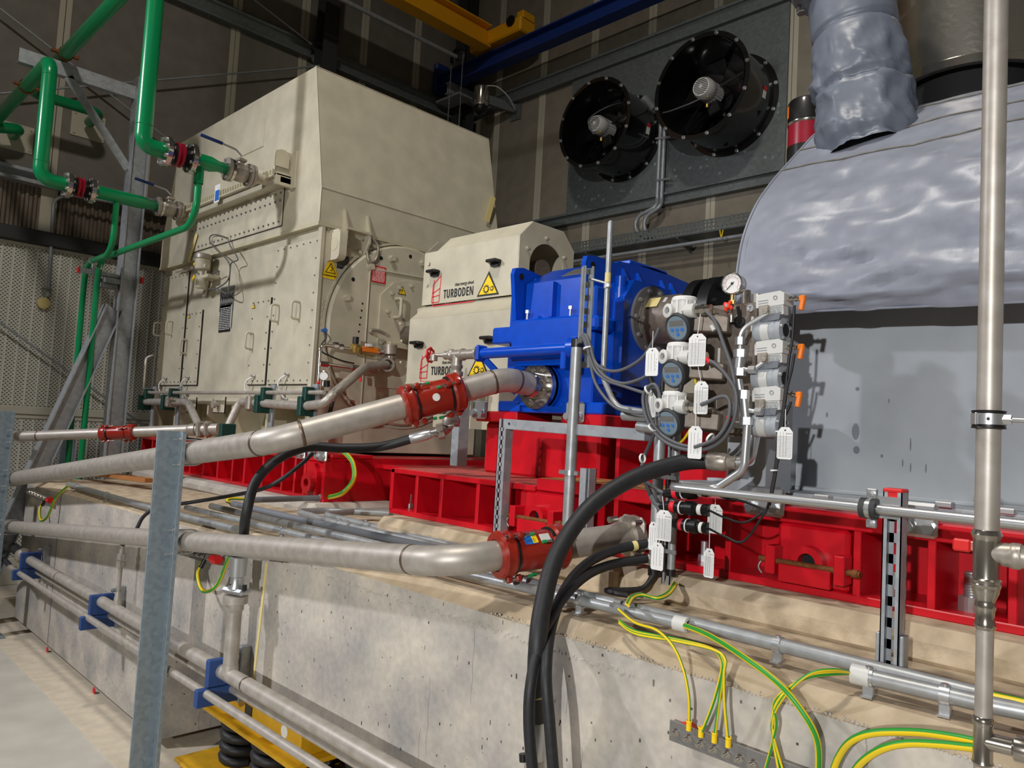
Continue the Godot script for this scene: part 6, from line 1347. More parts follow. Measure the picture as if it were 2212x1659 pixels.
func conduits():
	var ya := 1.245
	conduit("long galvanized conduit along the block edge with a thick yellow green cable in its end", [V(-4.0, 1.215, -1.78), V(-2.6, 1.235, -1.755), V(-0.405, ya, -1.722)], 0.0165, 0.3, [[1, 0.18], [1, 0.52], [1, 0.81]])
	var k2 = conduit("galvanized conduit with a grey end cap, nearer the aisle than its long neighbour", [V(-4.1, 1.2, -1.69), V(-2.6, 1.222, -1.672), Y(1468, 1347, 1.24)], 0.0145, 0.3, [[0, 0.7], [1, 0.3], [1, 0.79]])
	var e2 = Y(1468, 1347, 1.24); var dd = (e2 - V(-2.6, 1.222, -1.672)).normalized()
	var b := MB.new(); b.lathe(e2 - dd * 0.012, dd, [0.015, 0, 0.0195, 0.0, 0.0195, 0.036, 0.013, 0.038, 0.013, 0.01], 22); put(b, "end_cap", M.light_grey, k2)
	var s0 = Y(1858, 1458, 1.236); var s1 = Y(2090, 1512, 1.236)
	var k3 = conduit("galvanized conduit with a grey end cap that bends away behind the stand pipe", [s0, s1 + (s1 - s0) * 0.12, V(-0.16, 1.24, -1.75), V(0.2, 1.24, -1.78)], 0.0165, 0.12, [[0, 0.08], [0, 0.72]])
	b = MB.new(); b.lathe(s0, s0 - s1, [0.016, -0.02, 0.021, -0.02, 0.021, 0.016, 0.014, 0.018, 0.014, -0.01], 22); put(b, "end_cap", M.light_grey, k3)
	conduit("thin conduit running along the far corner of the block top", [Y(148, 1046, 1.15), Y(342, 1102, 1.17), Y(520, 1146, 1.185)], 0.0165, 0.2, [[0, 0.12], [0, 0.5]])
	conduit("grey conduit crossing the block top before the generator frame lug", [Y(545, 1080, 1.235), Y(706, 1075, 1.235)], 0.017, 0.2, [[0, 0.9]], "conduit", M.mid_grey)
	conduit("grey conduit whose open end holds a looping yellow green wire beside the black hose", [Y(502, 1088, 1.225), Y(645, 1122, 1.225), Y(1030, 1205, 1.225)], 0.0165, 0.3, [[0, 0.3]], "conduit", M.mid_grey)
	conduit("conduit bent in a tight hook on the block top, nearer the black hose", [Y(990, 1190, 1.225), Y(720, 1128, 1.225), Y(640, 1105, 1.225), Y(700, 1103, 1.22), Y(840, 1110, 1.215)], 0.0165, 0.09, [[0, 0.95]])
	conduit("conduit bent in a tight hook on the block top, nearer the red frame end", [Y(1040, 1195, 1.225), Y(778, 1131, 1.225), Y(700, 1112, 1.225), Y(770, 1104, 1.22), Y(850, 1108, 1.215)], 0.0165, 0.09, [[0, 0.95]])
	# strut post with a red cap that holds the long steel tube
	var t = thing("strut_post", "slotted strut post with a red cap holding the long steel tube in a rubber clamp", "post")
	var p0 = V(-0.628, 1.2, -1.886); var p1 = Z(1928, 1060, -1.886); p1.x = p0.x
	strut(t, p0, p1, 0.041, 0.041, V(0, 0, 1), M.galv)
	b = MB.new(); b.bx(p0.x - 0.022, p0.x + 0.022, p1.y - 0.004, p1.y + 0.006, p0.z - 0.022, p0.z + 0.022, 0.003); b.bx(p0.x - 0.014, p0.x + 0.014, p1.y - 0.02, p1.y, p0.z + 0.005, p0.z + 0.019); put(b, "end_cap", M.signal_red, t)
	b = MB.new(); b.bx(p0.x + 0.021, p0.x + 0.03, 1.2, 1.29, p0.z - 0.018, p0.z + 0.018, 0.002); b.bx(p0.x - 0.03, p0.x - 0.021, 1.2, 1.29, p0.z - 0.018, p0.z + 0.018, 0.002); b.bx(p0.x - 0.05, p0.x + 0.05, 1.2, 1.206, p0.z - 0.02, p0.z + 0.06); put(b, "foot_bracket", M.galv, t)
	# pole with a conduit, strut and cables
	t = thing("support_pole", "grey conduit pole with a strut behind it before the blue gearbox", "pole")
	var q0 = Z(1230, 1085, -2.12); var q1 = Z(1247, 733, -2.12); q0.x = q1.x - 0.0
	b = MB.new(); b.cyl(V(q1.x, 1.3, -2.12), q1, 0.0205, 22); put(b, "pole_conduit", M.conduit, t)
	b = MB.new(); b.cyl(q1, q1 - V(0, 0.03, 0), 0.0215, 20); put(b, "end_bush", M.black, t)
	strut(t, V(q1.x + 0.0, q1.y - 0.1, -2.16), V(q1.x, Z(1262, 578, -2.16).y, -2.16), 0.041, 0.041, V(0.8, 0, 0.6), M.galv)
	var q2 = Z(1268, 1012, -2.1)
	b = MB.new(); b.bx(q2.x - 0.03, q2.x - 0.004, 1.2, q2.y, -2.1, -2.103); b.bx(q2.x - 0.006, q2.x - 0.003, 1.2, q2.y, -2.14, -2.1); b.bx(q2.x - 0.004, q2.x + 0.012, 1.2, q2.y, -2.14, -2.137); b.bx(q2.x + 0.008, q2.x + 0.012, 1.2, q2.y, -2.14, -2.1); put(b, "lower_channel", M.galv, t)
	b = MB.new(); var cy = Z(1240, 1022, -2.12).y; b.lathe(V(q1.x, cy, -2.12), V(0, 1, 0), [0.0205, -0.009, 0.025, -0.009, 0.025, 0.009, 0.0205, 0.009], 20); b.bx(q1.x - 0.05, q1.x + 0.04, cy - 0.007, cy + 0.007, -2.12, -2.113); put(b, "pole_clamp", M.zinc, t)
	# thin tube beside the pole
	t = thing("vent_tube", "thin grey vertical tube rising past the blue gearbox beside the strut pole", "tube")
	var v0 = Z(1319, 482, -2.16); var v1 = Z(1313, 815, -2.16)
	b = MB.new(); b.tube(fil([v0, V(v0.x, v1.y, -2.16), Z(1330, 880, -2.16), Z(1412, 893, -2.12)], 0.09, 8), 0.0105, 16); b.sph(v0, 0.0105, 6); put(b, "tube", M.conduit, t)
	b = MB.new(); var rc2 = Z(1318, 614, -2.15); b.cyl(rc2, Z(1272, 601, -2.16), 0.005, 8); b.lathe(V(v0.x, rc2.y - 0.004, -2.16), V(0, 1, 0), [0.0105, -0.008, 0.014, -0.008, 0.014, 0.008, 0.0105, 0.008], 16); b.box(V(v0.x + 0.012, rc2.y - 0.004, -2.15), V(0.02, 0.016, 0.012), Basis.IDENTITY, 0.003); put(b, "rod_clamp", M.zinc, t)
	b = MB.new(); b.cyl(V(v0.x, rc2.y + 0.01, -2.16), V(v0.x, rc2.y + 0.045, -2.16), 0.0112, 14); put(b, "masking_tape", M.tape, t)
	# perforated angle gallows
	t = thing("strut_gallows", "perforated galvanized upright with a cross arm before the red pedestal", "support")
	var g0 = Z(1093, 905, -2.12)
	var gy = 1.285
	b = MB.new(); b.bx(g0.x + 0.0, g0.x + 0.003, gy, g0.y, -2.16, -2.12)
	for s in [[-0.04, -0.026], [-0.014, 0.0]]: b.bx(g0.x + s[0], g0.x + s[1], gy, g0.y, -2.12, -2.123)
	for k in 13: b.bx(g0.x - 0.03, g0.x - 0.01, gy + k * 0.0345, gy + k * 0.0345 + 0.014, -2.12, -2.123)
	b.bx(g0.x - 0.04, g0.x - 0.037, gy, g0.y, -2.16, -2.12); put(b, "perforated_upright", M.galv, t)
	var g1 = Z(1400, 940, -2.14)
	b = MB.new(); b.bar(V(g0.x, g0.y - 0.02, -2.14), g1, 0.041, 0.04, Vector3.UP, 0.002); put(b, "cross_arm", M.galv, t)
	b = MB.new(); b.lathe(V(g0.x + 0.02, g0.y - 0.018, -2.118), V(0, 0, 1), [0.005, 0, 0, 0.001], 10); put(b, "arm_hole", M.dark, t)
	for q in [[1268, 897, 1412, 900, "upper grey conduit stub lying level before the gearbox foot"], [1300, 921, 1440, 928, "lower grey conduit stub lying level over the cross arm"]]:
		var a = Z(q[0] + 80, q[1], -2.1); var e = Z(q[2], q[3], -2.08)
		b = MB.new(); b.tube([a, e], 0.018, 18); solo(b, "conduit_stub", M.conduit, q[4], "conduit", "level conduit stubs")

# ---------- instruments ----------
func tag_card(u0, v0, u1, v1, z, label, face, hang):
	var a = Z(u0, v0, z); var e = Z(u1, v1, z); var w = abs(e.x - a.x); var h = abs(e.y - a.y); var c = (a + e) / 2
	var t = thing("paper_tag", label, "tag", "white hanging tags")
	var b := MB.new(); b.prism(pv([-w / 2, -h / 2 + 0.004, -w / 2 + 0.004, -h / 2, w / 2 - 0.004, -h / 2, w / 2, -h / 2 + 0.004, w / 2, h / 2 - 0.013, w / 4, h / 2, -w / 4, h / 2, -w / 2, h / 2 - 0.013]), c, V(1, 0, 0), V(0, 1, 0), V(0, 0, 0.0007)); put(b, "card", M.white, t)
	b = MB.new(); b.lathe(c + V(0, h / 2 - 0.008, 0.0008), V(0, 0, 1), [0.0028, 0, 0, 0.0002], 10); put(b, "eyelet", M.ink, t)
	b = MB.new()
	if face:
		for k in 15: b.bx(c.x - w * 0.46, c.x + w * 0.46, c.y + h * (0.2 - 0.045 * k), c.y + h * (0.2 - 0.045 * k) + 0.0007, z + 0.0008, z + 0.0011)
		for q in [-0.3, -0.1, 0.08]: b.bx(c.x + w * q, c.x + w * q + 0.0006, c.y - h * 0.43, c.y + h * 0.34, z + 0.0008, z + 0.0011)
		b.bx(c.x + w * 0.1, c.x + w * 0.46, c.y + h * 0.29, c.y + h * 0.305, z + 0.0008, z + 0.0011)
	else:
		for q in [-0.28, -0.05, 0.2]: b.bx(c.x + w * q, c.x + w * q + 0.0007, c.y - h * 0.35, c.y + h * 0.3, z + 0.0008, z + 0.0011)
		for k in 4: b.bx(c.x + w * (0.28 + 0.02 * k), c.x + w * (0.3 + 0.02 * k), c.y - h * 0.3 + k * h * 0.12, c.y - h * 0.24 + k * h * 0.12, z + 0.0008, z + 0.0011)
	put(b, "printed_lines", M.plate_grey, t)
	if hang:
		b = MB.new(); b.tube([c + V(0, h / 2 - 0.008, 0.001), Z(hang[0], hang[1], z - 0.002)], 0.0012, 5, false); put(b, "string", M.white, t)
func transmitter(c, label):
	var t = thing("transmitter", label, "transmitter", "pressure transmitters on the valve panel"); var ey := V(0, 1, 0); var ex := V(1, 0, 0); var ez := V(0, 0, 1)
	var b := MB.new(); b.lathe(c, ey, [0, -0.03, 0.034, -0.03, 0.036, -0.02, 0.036, 0.018, 0, 0.018], 28); b.lathe(c + V(-0.03, -0.012, 0.028), (ez * 0.95 - ex * 0.3), [0, -0.03, 0.022, -0.02, 0.022, 0.012, 0.019, 0.014, 0.011, 0.014, 0.011, -0.01], 20); b.lathe(c + V(0.02, -0.014, 0.015), ex, [0.022, 0, 0.022, 0.03, 0.012, 0.032, 0, 0.032], 18); b.cyl(c + V(0.012, -0.05, 0.03), c + V(0.012, -0.015, 0.034), 0.006, 8); b.cyl(c + V(-0.03, -0.055, 0.02), c + V(-0.03, -0.02, 0.024), 0.005, 8); put(b, "housing", M.light_grey, t)
	b = MB.new(); b.lathe(c + V(0, 0.018, 0), ey, [0.036, 0, 0.038, 0.002, 0.038, 0.01, 0.034, 0.014, 0, 0.014], 28)
	for k in 8: var a = TAU * k / 8; b.box(c + V(cos(a) * 0.037, 0.0, sin(a) * 0.037), V(0.004, 0.04, 0.004))
	put(b, "cap", M.white, t)
	b = MB.new(); b.lathe(c + V(-0.03, -0.012, 0.028), (ez * 0.95 - ex * 0.3), [0.0, 0.0, 0.011, 0.0], 16); put(b, "port_bore", M.dark, t)
	b = MB.new()
	var gx = c + V(0.05, -0.014, 0.015)
	for q in [[0.016, 0.0, 0.012], [0.013, 0.012, 0.02], [0.017, 0.02, 0.034], [0.013, 0.034, 0.042], [0.015, 0.042, 0.052]]: b.hex(gx + ex * q[1], ex, q[0], q[2] - q[1], 8)
	put(b, "cable_gland", M.chrome, t)
	var ax = V(-0.08, -0.32, 0.94).normalized(); var dc = c + V(-0.004, -0.064, 0.026)
	b = MB.new(); b.lathe(dc, ax, [0, -0.05, 0.04, -0.05, 0.045, -0.02, 0.045, 0.0, 0.04, 0.006, 0.036, 0.003, 0, 0.003], 32); b.cyl(c + V(0, -0.03, 0), dc - ax * 0.02, 0.02, 14); put(b, "dial_case", M.dark_steel, t)
	b = MB.new(); b.lathe(dc + ax * 0.0032, ax, [0.036, 0, 0, 0.0004], 28); put(b, "dial_face", M.display, t)
	var rx = V(0, 1, 0).cross(ax).normalized(); var ry = ax.cross(rx)
	b = MB.new(); b.box(dc + ax * 0.004 + ry * 0.014, V(0.05, 0.016, 0.001), Basis(rx, ry, ax)); put(b, "screen", M.plate_grey, t)
	b = MB.new()
	for q in [[-0.018, -0.006], [0, -0.006], [0.018, -0.006], [0, -0.02]]: b.lathe(dc + ax * 0.0036 + rx * q[0] + ry * q[1], ax, [0.006, 0, 0.005, 0.002, 0, 0.0025], 14)
	put(b, "buttons", M.button_blue, t)
	return t
func solenoid(c, label):
	var t = thing("solenoid_valve", label, "valve", "solenoid valves on the valve panel"); var ex := V(1, 0, 0)
	var tb := Basis(V(0, 0, 1), 0.06)
	var b := MB.new(); b.prism(pv([-0.042, -0.02, 0.04, -0.02, 0.042, 0.012, 0.03, 0.02, -0.036, 0.018, -0.042, 0.008]), c + V(0, 0, 0.03), tb.x, tb.y, V(0, 0, -0.06)); put(b, "switch_box", M.light_grey, t)
	b = MB.new(); b.box(c + tb.y * 0.0185 + V(-0.005, 0, 0.012), V(0.034, 0.002, 0.02), tb, 0.0008)
	for k in 3: b.box(c + tb * V(-0.02, -0.002 - k * 0.007, 0.0304), V(0.03, 0.0016, 0.0006), tb)
	put(b, "box_print", M.mid_grey, t)
	b = MB.new(); b.lathe(c + tb * V(0.016, 0.002, 0.0303), V(0, 0, 1), [0.006, 0, 0.006, 0.001, 0.0045, 0.001], 14); put(b, "indicator_ring", M.mid_grey, t)
	b = MB.new(); b.box(c + tb * V(0.012, -0.033, 0.012), V(0.05, 0.026, 0.03), tb, 0.001); put(b, "label_plate", M.light_grey, t)
	lines(t, c + tb * V(0.014, -0.033, 0.0275), tb.x, tb.y, 0.04, 0.02, 5, M.mid_grey, 4)
	b = MB.new(); b.box(c + tb * V(-0.018, -0.03, 0.02), V(0.03, 0.03, 0.03), tb, 0.002); b.hex(c + tb * V(-0.01, -0.033, 0.035), V(0, 0, 1), 0.009, 0.008); put(b, "elbow_block", M.cast, t)
	b = MB.new(); b.prism(pv([-0.032, -0.062, 0.025, -0.06, 0.03, -0.04, -0.035, -0.042]), c + V(0, 0, 0.03), tb.x, tb.y, V(0, 0, -0.06)); put(b, "bridge_block", M.mid_grey, t)
	var vc = c + V(-0.005, -0.085, 0)
	b = MB.new(); b.lathe(vc, ex, [0, -0.045, 0.033, -0.045, 0.036, -0.03, 0.034, 0.015, 0.031, 0.02, 0.034, 0.022, 0.034, 0.036, 0.02, 0.04, 0, 0.04], 30); put(b, "coil", M.grey_paint, t)
	b = MB.new(); b.lathe(vc + ex * 0.0402, ex, [0.019, 0, 0.0, 0.001], 20); put(b, "coil_window", M.dark, t)
	b = MB.new(); b.lathe(vc, ex, [0.0365, -0.02, 0.0362, 0.004], 8, -1.2, 0.4); put(b, "coil_label", M.light_grey, t)
	b = MB.new()
	for k in 5: var a = TAU * k / 5; b.hex(vc + ex * 0.036 + V(0, cos(a), sin(a)) * 0.028, ex, 0.005, 0.008)
	put(b, "coil_screws", M.zinc, t)
	b = MB.new(); b.cyl(c + V(0.042, -0.0, 0.01), c + V(0.078, -0.002, 0.01), 0.006, 12); b.cyl(c + V(0.05, 0, 0.01), c + V(0.056, 0, 0.01), 0.008, 10); b.cyl(c + V(0.064, 0, 0.01), c + V(0.07, 0, 0.01), 0.0085, 10); put(b, "plug_socket", M.chrome, t)
	b = MB.new(); b.box(c + V(0.084, -0.001, 0.01), V(0.018, 0.016, 0.014), tb, 0.003); b.cyl(c + V(0.086, -0.004, 0.01), c + V(0.082, -0.034, 0.012), 0.0075, 12); put(b, "orange_plug", M.orange, t)
func instruments():
	var ex := V(1, 0, 0); var ey := V(0, 1, 0); var ez := V(0, 0, 1)
	var zf := -2.05
	var t = thing("valve_panel", "brownish steel valve manifold block with corner screws beside the turbine jacket", "manifold")
	var r = [-1.245, -1.075, 1.73, 2.115]
	var b := MB.new(); b.bx(r[0], r[1], r[2], r[3], zf, zf - 0.03, 0.002); put(b, "front_plate", M.iron, t)
	b = MB.new(); b.bx(r[0] + 0.03, r[1] + 0.01, r[2] - 0.01, r[3] - 0.01, zf - 0.03, zf - 0.12, 0.004); put(b, "manifold_block", M.iron, t)
	b = MB.new()
	for q in [[r[0] + 0.018, r[3] - 0.022], [r[1] - 0.018, r[3] - 0.018], [r[1] - 0.018, r[2] + 0.022], [r[0] + 0.03, r[2] + 0.025]]: b.lathe(V(q[0], q[1], zf), ez, [0, 0, 0.011, 0, 0.011, 0.008, 0.006, 0.008, 0.006, 0.004, 0, 0.004], 14)
	put(b, "corner_screws", M.zinc, t)
	b = MB.new()
	for q in [[1552, 700], [1553, 768], [1545, 880], [1600, 895], [1625, 700], [1548, 800]]: b.box(Z(q[0], q[1], zf + 0.001), V(0.008, 0.045, 0.001))
	put(b, "label_strip", M.light_grey, t)
	text("10152250", Z(1612, 728, zf + 0.001), ey, -ex, 0.007, M.light_grey, t)
	b = MB.new()
	for q in [[1562, 692], [1556, 790], [1550, 890], [1566, 705]]: var p = Z(q[0], q[1], zf); b.cyl(p, p + ez * 0.05, 0.009, 12); b.hex(p + ez * 0.03, ez, 0.013, 0.016)
	put(b, "test_ports", M.cast, t)
	b = MB.new(); b.lathe(Z(1599, 696, zf + 0.0), ez, [0, 0, 0.017, 0, 0.017, 0.01, 0.008, 0.012, 0, 0.012], 20); b.cyl(Z(1599, 696, zf + 0.012), Z(1594, 662, zf + 0.03), 0.005, 8); put(b, "cock", M.black, t)
	b = MB.new(); b.bx(r[0] + 0.02, r[1] - 0.02, 1.527, r[2] + 0.1, zf - 0.125, zf - 0.3, 0.004); put(b, "stand", M.grey_paint, t)
	b = MB.new(); for q in [[1612, 650], [1636, 658]]: b.cyl(Z(q[0], q[1] + 10, zf - 0.12), Z(q[0], q[1] - 22, zf - 0.12), 0.014, 14)
	put(b, "top_plugs", M.cast, t)
	b = MB.new(); b.lathe(V(-1.13, 2.1, zf - 0.2), ey, [0.06, -0.02, 0.06, 0.035, 0.0, 0.035], 22); put(b, "accumulator", M.plate_grey, t)
	# pressure gauge
	t = thing("pressure_gauge", "round white pressure gauge on top of the valve panel with an orange cross handle", "gauge")
	var gc = Z(1583, 613, zf + 0.02); var ga = V(0.1, -0.05, 1.0).normalized()
	b = MB.new(); b.lathe(gc, ga, [0, -0.035, 0.027, -0.035, 0.03, -0.03, 0.03, 0.0, 0.033, 0.002, 0.033, 0.008, 0.029, 0.01, 0.028, 0.004], 36); put(b, "case", M.chrome, t)
	b = MB.new(); b.lathe(gc + ga * 0.005, ga, [0.0285, 0, 0, 0.0003], 30); put(b, "dial", M.white, t)
	var gx = ey.cross(ga).normalized(); var gy = ga.cross(gx)
	b = MB.new(); b.bar(gc + ga * 0.0062 + (gx * 0.006 + gy * 0.005), gc + ga * 0.0062 - (gx * 0.017 + gy * 0.018), 0.002, 0.0008, ga); b.lathe(gc + ga * 0.006, ga, [0.004, 0, 0.004, 0.001, 0, 0.001], 12)
	for k in 11: var a = deg_to_rad(225 - 27 * k); b.bar(gc + ga * 0.0056 + (gx * cos(a) + gy * sin(a)) * 0.0235, gc + ga * 0.0056 + (gx * cos(a) + gy * sin(a)) * 0.0265, 0.0009, 0.0005, ga)
	put(b, "needle_and_marks", M.ink, t)
	b = MB.new()
	for k in 24: var a = deg_to_rad(225 - 11.2 * k); var a2 = deg_to_rad(225 - 11.2 * (k + 1)); b.bar(gc + ga * 0.0055 + (gx * cos(a) + gy * sin(a)) * 0.02, gc + ga * 0.0055 + (gx * cos(a2) + gy * sin(a2)) * 0.02, 0.0008, 0.0004, ga)
	put(b, "red_scale", M.logo_red, t)
	b = MB.new(); b.cyl(gc - ey * 0.03, gc - ey * 0.055, 0.006, 12); b.hex(gc - ey * 0.05, -ey, 0.01, 0.012); put(b, "brass_stem", M.brass, t)
	b = MB.new(); b.hex(gc - ey * 0.062, -ey, 0.011, 0.018); b.cyl(gc - ey * 0.06, gc - ey * 0.115, 0.008, 12); b.cyl(gc - ey * 0.09, gc - ey * 0.09 - gx * 0.02 + ez * 0.01, 0.009, 12); put(b, "needle_valve", M.chrome, t)
	var hc = Z(1573, 661, zf + 0.055)
	b = MB.new()
	for k in 4: var a = PI / 4 + k * PI / 2 + 0.2; b.bar(hc, hc + V(cos(a), sin(a), 0) * 0.017, 0.011, 0.01, ez, 0.003)
	b.lathe(hc, ez, [0.009, -0.005, 0.009, 0.008, 0.004, 0.009], 16); put(b, "cross_handle", M.get("orange_red"), t)
	b = MB.new(); b.lathe(hc + ez * 0.008, ez, [0.0045, 0, 0.004, 0.002, 0, 0.002], 10); put(b, "handle_screw", M.zinc, t)
	var tz := -1.98
	var c1 = Z(1478, 665, tz); var c2 = Z(1468, 764, tz); var c3 = Z(1458, 869, tz)
	transmitter(c1, "uppermost grey transmitter beside the valve panel with its blue button dial in full view"); transmitter(c2, "middle grey transmitter whose dial is crossed by dark cables"); transmitter(c3, "lowest grey transmitter over the cable loop, dial mostly hidden")
	var ci := 0
	for c in [c1, c2, c3]:
		b = MB.new(); b.bar(c + V(0.03, -0.05, -0.02), c + V(0.13, -0.055, -0.05), 0.06, 0.05, ey, 0.004)
		solo(b, "transmitter_bracket", M.iron, ["dark steel arm behind the uppermost transmitter's cable gland", "dark steel arm behind the middle transmitter's red marked cable", "dark steel arm under the lowest transmitter inside the cable loop"][ci], "bracket", "transmitter arms"); ci += 1
	solenoid(Z(1674, 650, -2.02), "top solenoid valve with an orange plug beside the jacket hem"); solenoid(Z(1671, 752, -2.02), "middle solenoid valve with an orange plug on the valve panel"); solenoid(Z(1666, 852, -2.02), "lowest solenoid valve with an orange plug over the long hanging tag")
	# plug cables of the solenoid valves
	t = thing("cable", "dark thin cables hanging from the orange plugs past the grey casing wall", "cable")
	for pth in [[[1716, 660], [1714, 700], [1712, 730], [1704, 780], [1698, 830], [1692, 880], [1684, 930], [1676, 1000], [1668, 1050], [1660, 1090], [1652, 1110]], [[1716, 764], [1710, 800], [1700, 840], [1694, 880], [1687, 930], [1679, 1000], [1671, 1050], [1662, 1092]], [[1709, 868], [1700, 890], [1692, 905], [1688, 940], [1680, 1000]]]:
		var pp := []
		for q in pth: pp.append(Z(q[0], q[1], -1.99))
		b = MB.new(); b.tube(spl(pp, 5), 0.004, 8); put(b, "cable_strand", M.ink, t)
	for q in [[1687, 932], [1676, 1016]]:
		b = MB.new(); b.lathe(Z(q[0] - 4, q[1], -1.985), V(-0.1, 1, 0), [0.008, -0.002, 0.01, -0.002, 0.01, 0.002, 0.008, 0.002], 12); put(b, "cable_tie", M.white, t)
	# steel hydraulic tube with its fittings
	t = thing("steel_tube", "bright bent steel tube running from the valve panel along the red frame", "tube")
	var m0 = Z(1614, 940, -1.97); var run = Z(1652, 1074, -1.85)
	b = MB.new(); b.tube(fil([Z(1660, 676, -1.99), Z(1598, 712, -1.975), Z(1600, 765, -1.97)], 0.05, 6), 0.0065, 14); b.tube(fil([m0 + V(0, 0.04, 0), V(m0.x - 0.005, 1.63, -1.97), V(-1.14, run.y, -1.97), V(-1.27, run.y, -1.85), V(-0.9, run.y, -1.85), V(1.2, run.y, -1.85)], 0.045, 8), 0.0115, 18); b.cyl(Z(1596, 820, -1.97), m0, 0.0105, 16); put(b, "tube", M.zinc, t)
	b = MB.new()
	for q in [[1598, 745, 0.013, 0.022], [1599, 772, 0.019, 0.022], [1598, 812, 0.018, 0.022], [1606, 862, 0.016, 0.025], [1612, 918, 0.019, 0.022]]: b.hex(Z(q[0], q[1], -1.97), ey, q[2], q[3])
	b.cyl(Z(1596, 800, -1.97), Z(1599, 770, -1.97), 0.014, 14); b.cyl(Z(1608, 862, -1.97), Z(1613, 918, -1.97), 0.013, 14); put(b, "fittings", M.zinc, t)
	for q in [[1598, 795, 1660, 776], [1612, 885, 1652, 868]]:
		b = MB.new(); b.tube(fil([Z(q[0], q[1], -1.97), Z(q[0] + 26, q[1] + 6, -1.975), Z(q[2], q[3], -2.0)], 0.02, 4), 0.0065, 12); b.hex(Z(q[0] + 20, q[1] + 4, -1.975), ex, 0.012, 0.02); put(b, "branch_tube", M.zinc, t)
	b = MB.new(); var pc = V(-0.628 - 0.045, run.y, -1.85); b.lathe(pc, ex, [0.0115, -0.018, 0.024, -0.018, 0.024, -0.006, 0.0115, -0.006], 20); b.lathe(pc, ex, [0.0115, 0.006, 0.024, 0.006, 0.024, 0.018, 0.0115, 0.018], 20); put(b, "rubber_sleeve", M.dark_steel, t)
	b = MB.new(); b.lathe(pc, ex, [0.0115, -0.006, 0.022, -0.006, 0.022, 0.006, 0.0115, 0.006], 20); b.bx(pc.x - 0.012, pc.x + 0.012, pc.y - 0.045, pc.y + 0.045, -1.87, -1.862, 0.002); b.bx(pc.x, pc.x + 0.06, pc.y - 0.02, pc.y + 0.03, -1.868, -1.864)
	for s in [-1, 1]: b.lathe(pc + V(0, s * 0.034, -0.012), ez, [0.008, 0, 0.008, 0.005, 0, 0.006], 12)
	put(b, "pipe_clamp", M.zinc, t)
	# poles that carry the transmitters
	t = thing("instrument_post", "pair of grey conduits strapped to a slotted strut under the transmitters", "post")
	var bx = -1.39; var zc := -2.05
	b = MB.new(); b.cyl(V(bx, 1.29, zc), V(bx, 1.78, zc), 0.0175, 20); b.cyl(V(bx + 0.062, 1.3, zc), V(bx + 0.062, 1.86, zc), 0.0125, 18); put(b, "conduit", M.conduit, t)
	b = MB.new(); b.lathe(V(bx, 1.275, zc), ey, [0.014, 0, 0.019, 0, 0.019, 0.03, 0.0175, 0.03], 18); b.lathe(V(bx + 0.062, 1.285, zc), ey, [0.01, 0, 0.014, 0, 0.014, 0.02, 0.0125, 0.02], 16); put(b, "end_bush", M.black, t)
	strut(t, V(bx + 0.034, 1.2, zc - 0.03), V(bx + 0.034, 1.8, zc - 0.03), 0.03, 0.03, ez, M.galv)
	b = MB.new()
	for y in [1.585, 1.36]: b.lathe(V(bx, y, zc), ey, [0.0175, -0.007, 0.021, -0.007, 0.021, 0.007, 0.0175, 0.007], 18); b.bx(bx - 0.035, bx + 0.09, y - 0.006, y + 0.006, zc + 0.016, zc + 0.022); b.hex(V(bx - 0.03, y, zc + 0.02), ez, 0.008, 0.01)
	put(b, "strap", M.zinc, t)
	# black cable connectors with red bands
	var cn = [[1436, 1066, 1532, 1060, "upper black connector pair with a white band on the instrument post"], [1428, 1092, 1534, 1103, "middle black connector pair with two red bands on the instrument post"], [1452, 1130, 1532, 1142, "lower black connector pair with a red band on the instrument post"]]
	for q in cn:
		var a = Z(q[0], q[1], -1.99); var e = Z(q[2], q[3], -1.99); var d = e - a; var L = d.length(); d = d.normalized()
		t = thing("connector", q[4], "connector", "black plug connectors")
		b = MB.new(); b.lathe(a, d, [0, 0, 0.012, 0, 0.014, L * 0.1, 0.016, L * 0.12, 0.016, L * 0.3, 0.018, L * 0.32, 0.018, L * 0.52, 0.022, L * 0.54, 0.022, L * 0.7, 0.016, L * 0.72, 0.016, L * 0.9, 0.018, L * 0.91, 0.018, L, 0, L], 22); put(b, "plug_body", M.black, t)
		b = MB.new(); b.lathe(a, d, [0.0175, L * 0.22, 0.0175, L * 0.33], 16); put(b, "band", M.red_tape, t)
		b = MB.new(); b.lathe(a, d, [0.0195, L * 0.42, 0.021, L * 0.42, 0.021, L * 0.45, 0.0195, L * 0.45], 14); b.lathe(a, d, [0.0165, L * 0.78, 0.0165, L * 0.86], 14); put(b, "tie_and_marker", M.white, t)
		b = MB.new(); b.tube(spl([e, e + V(0.05, -0.015, 0.0), e + V(0.11, -0.02, 0.0), Z(1655, 1102, -1.99)], 6), 0.0035, 8); put(b, "lead", M.ink, t)
		b = MB.new(); b.tube(spl([a, a + V(-0.03, 0.01, 0), Z(1392, 1035, -1.99), Z(1388, 1000, -1.99), Z(1412, 940, -1.99), Z(1430, 905, -2.0)], 6), 0.006, 10); put(b, "lead", M.grey_cable, t)
	# cable loops round the transmitters
	t = thing("cable_loop", "coiled grey cables tied in a wide loop under the transmitters", "cable")
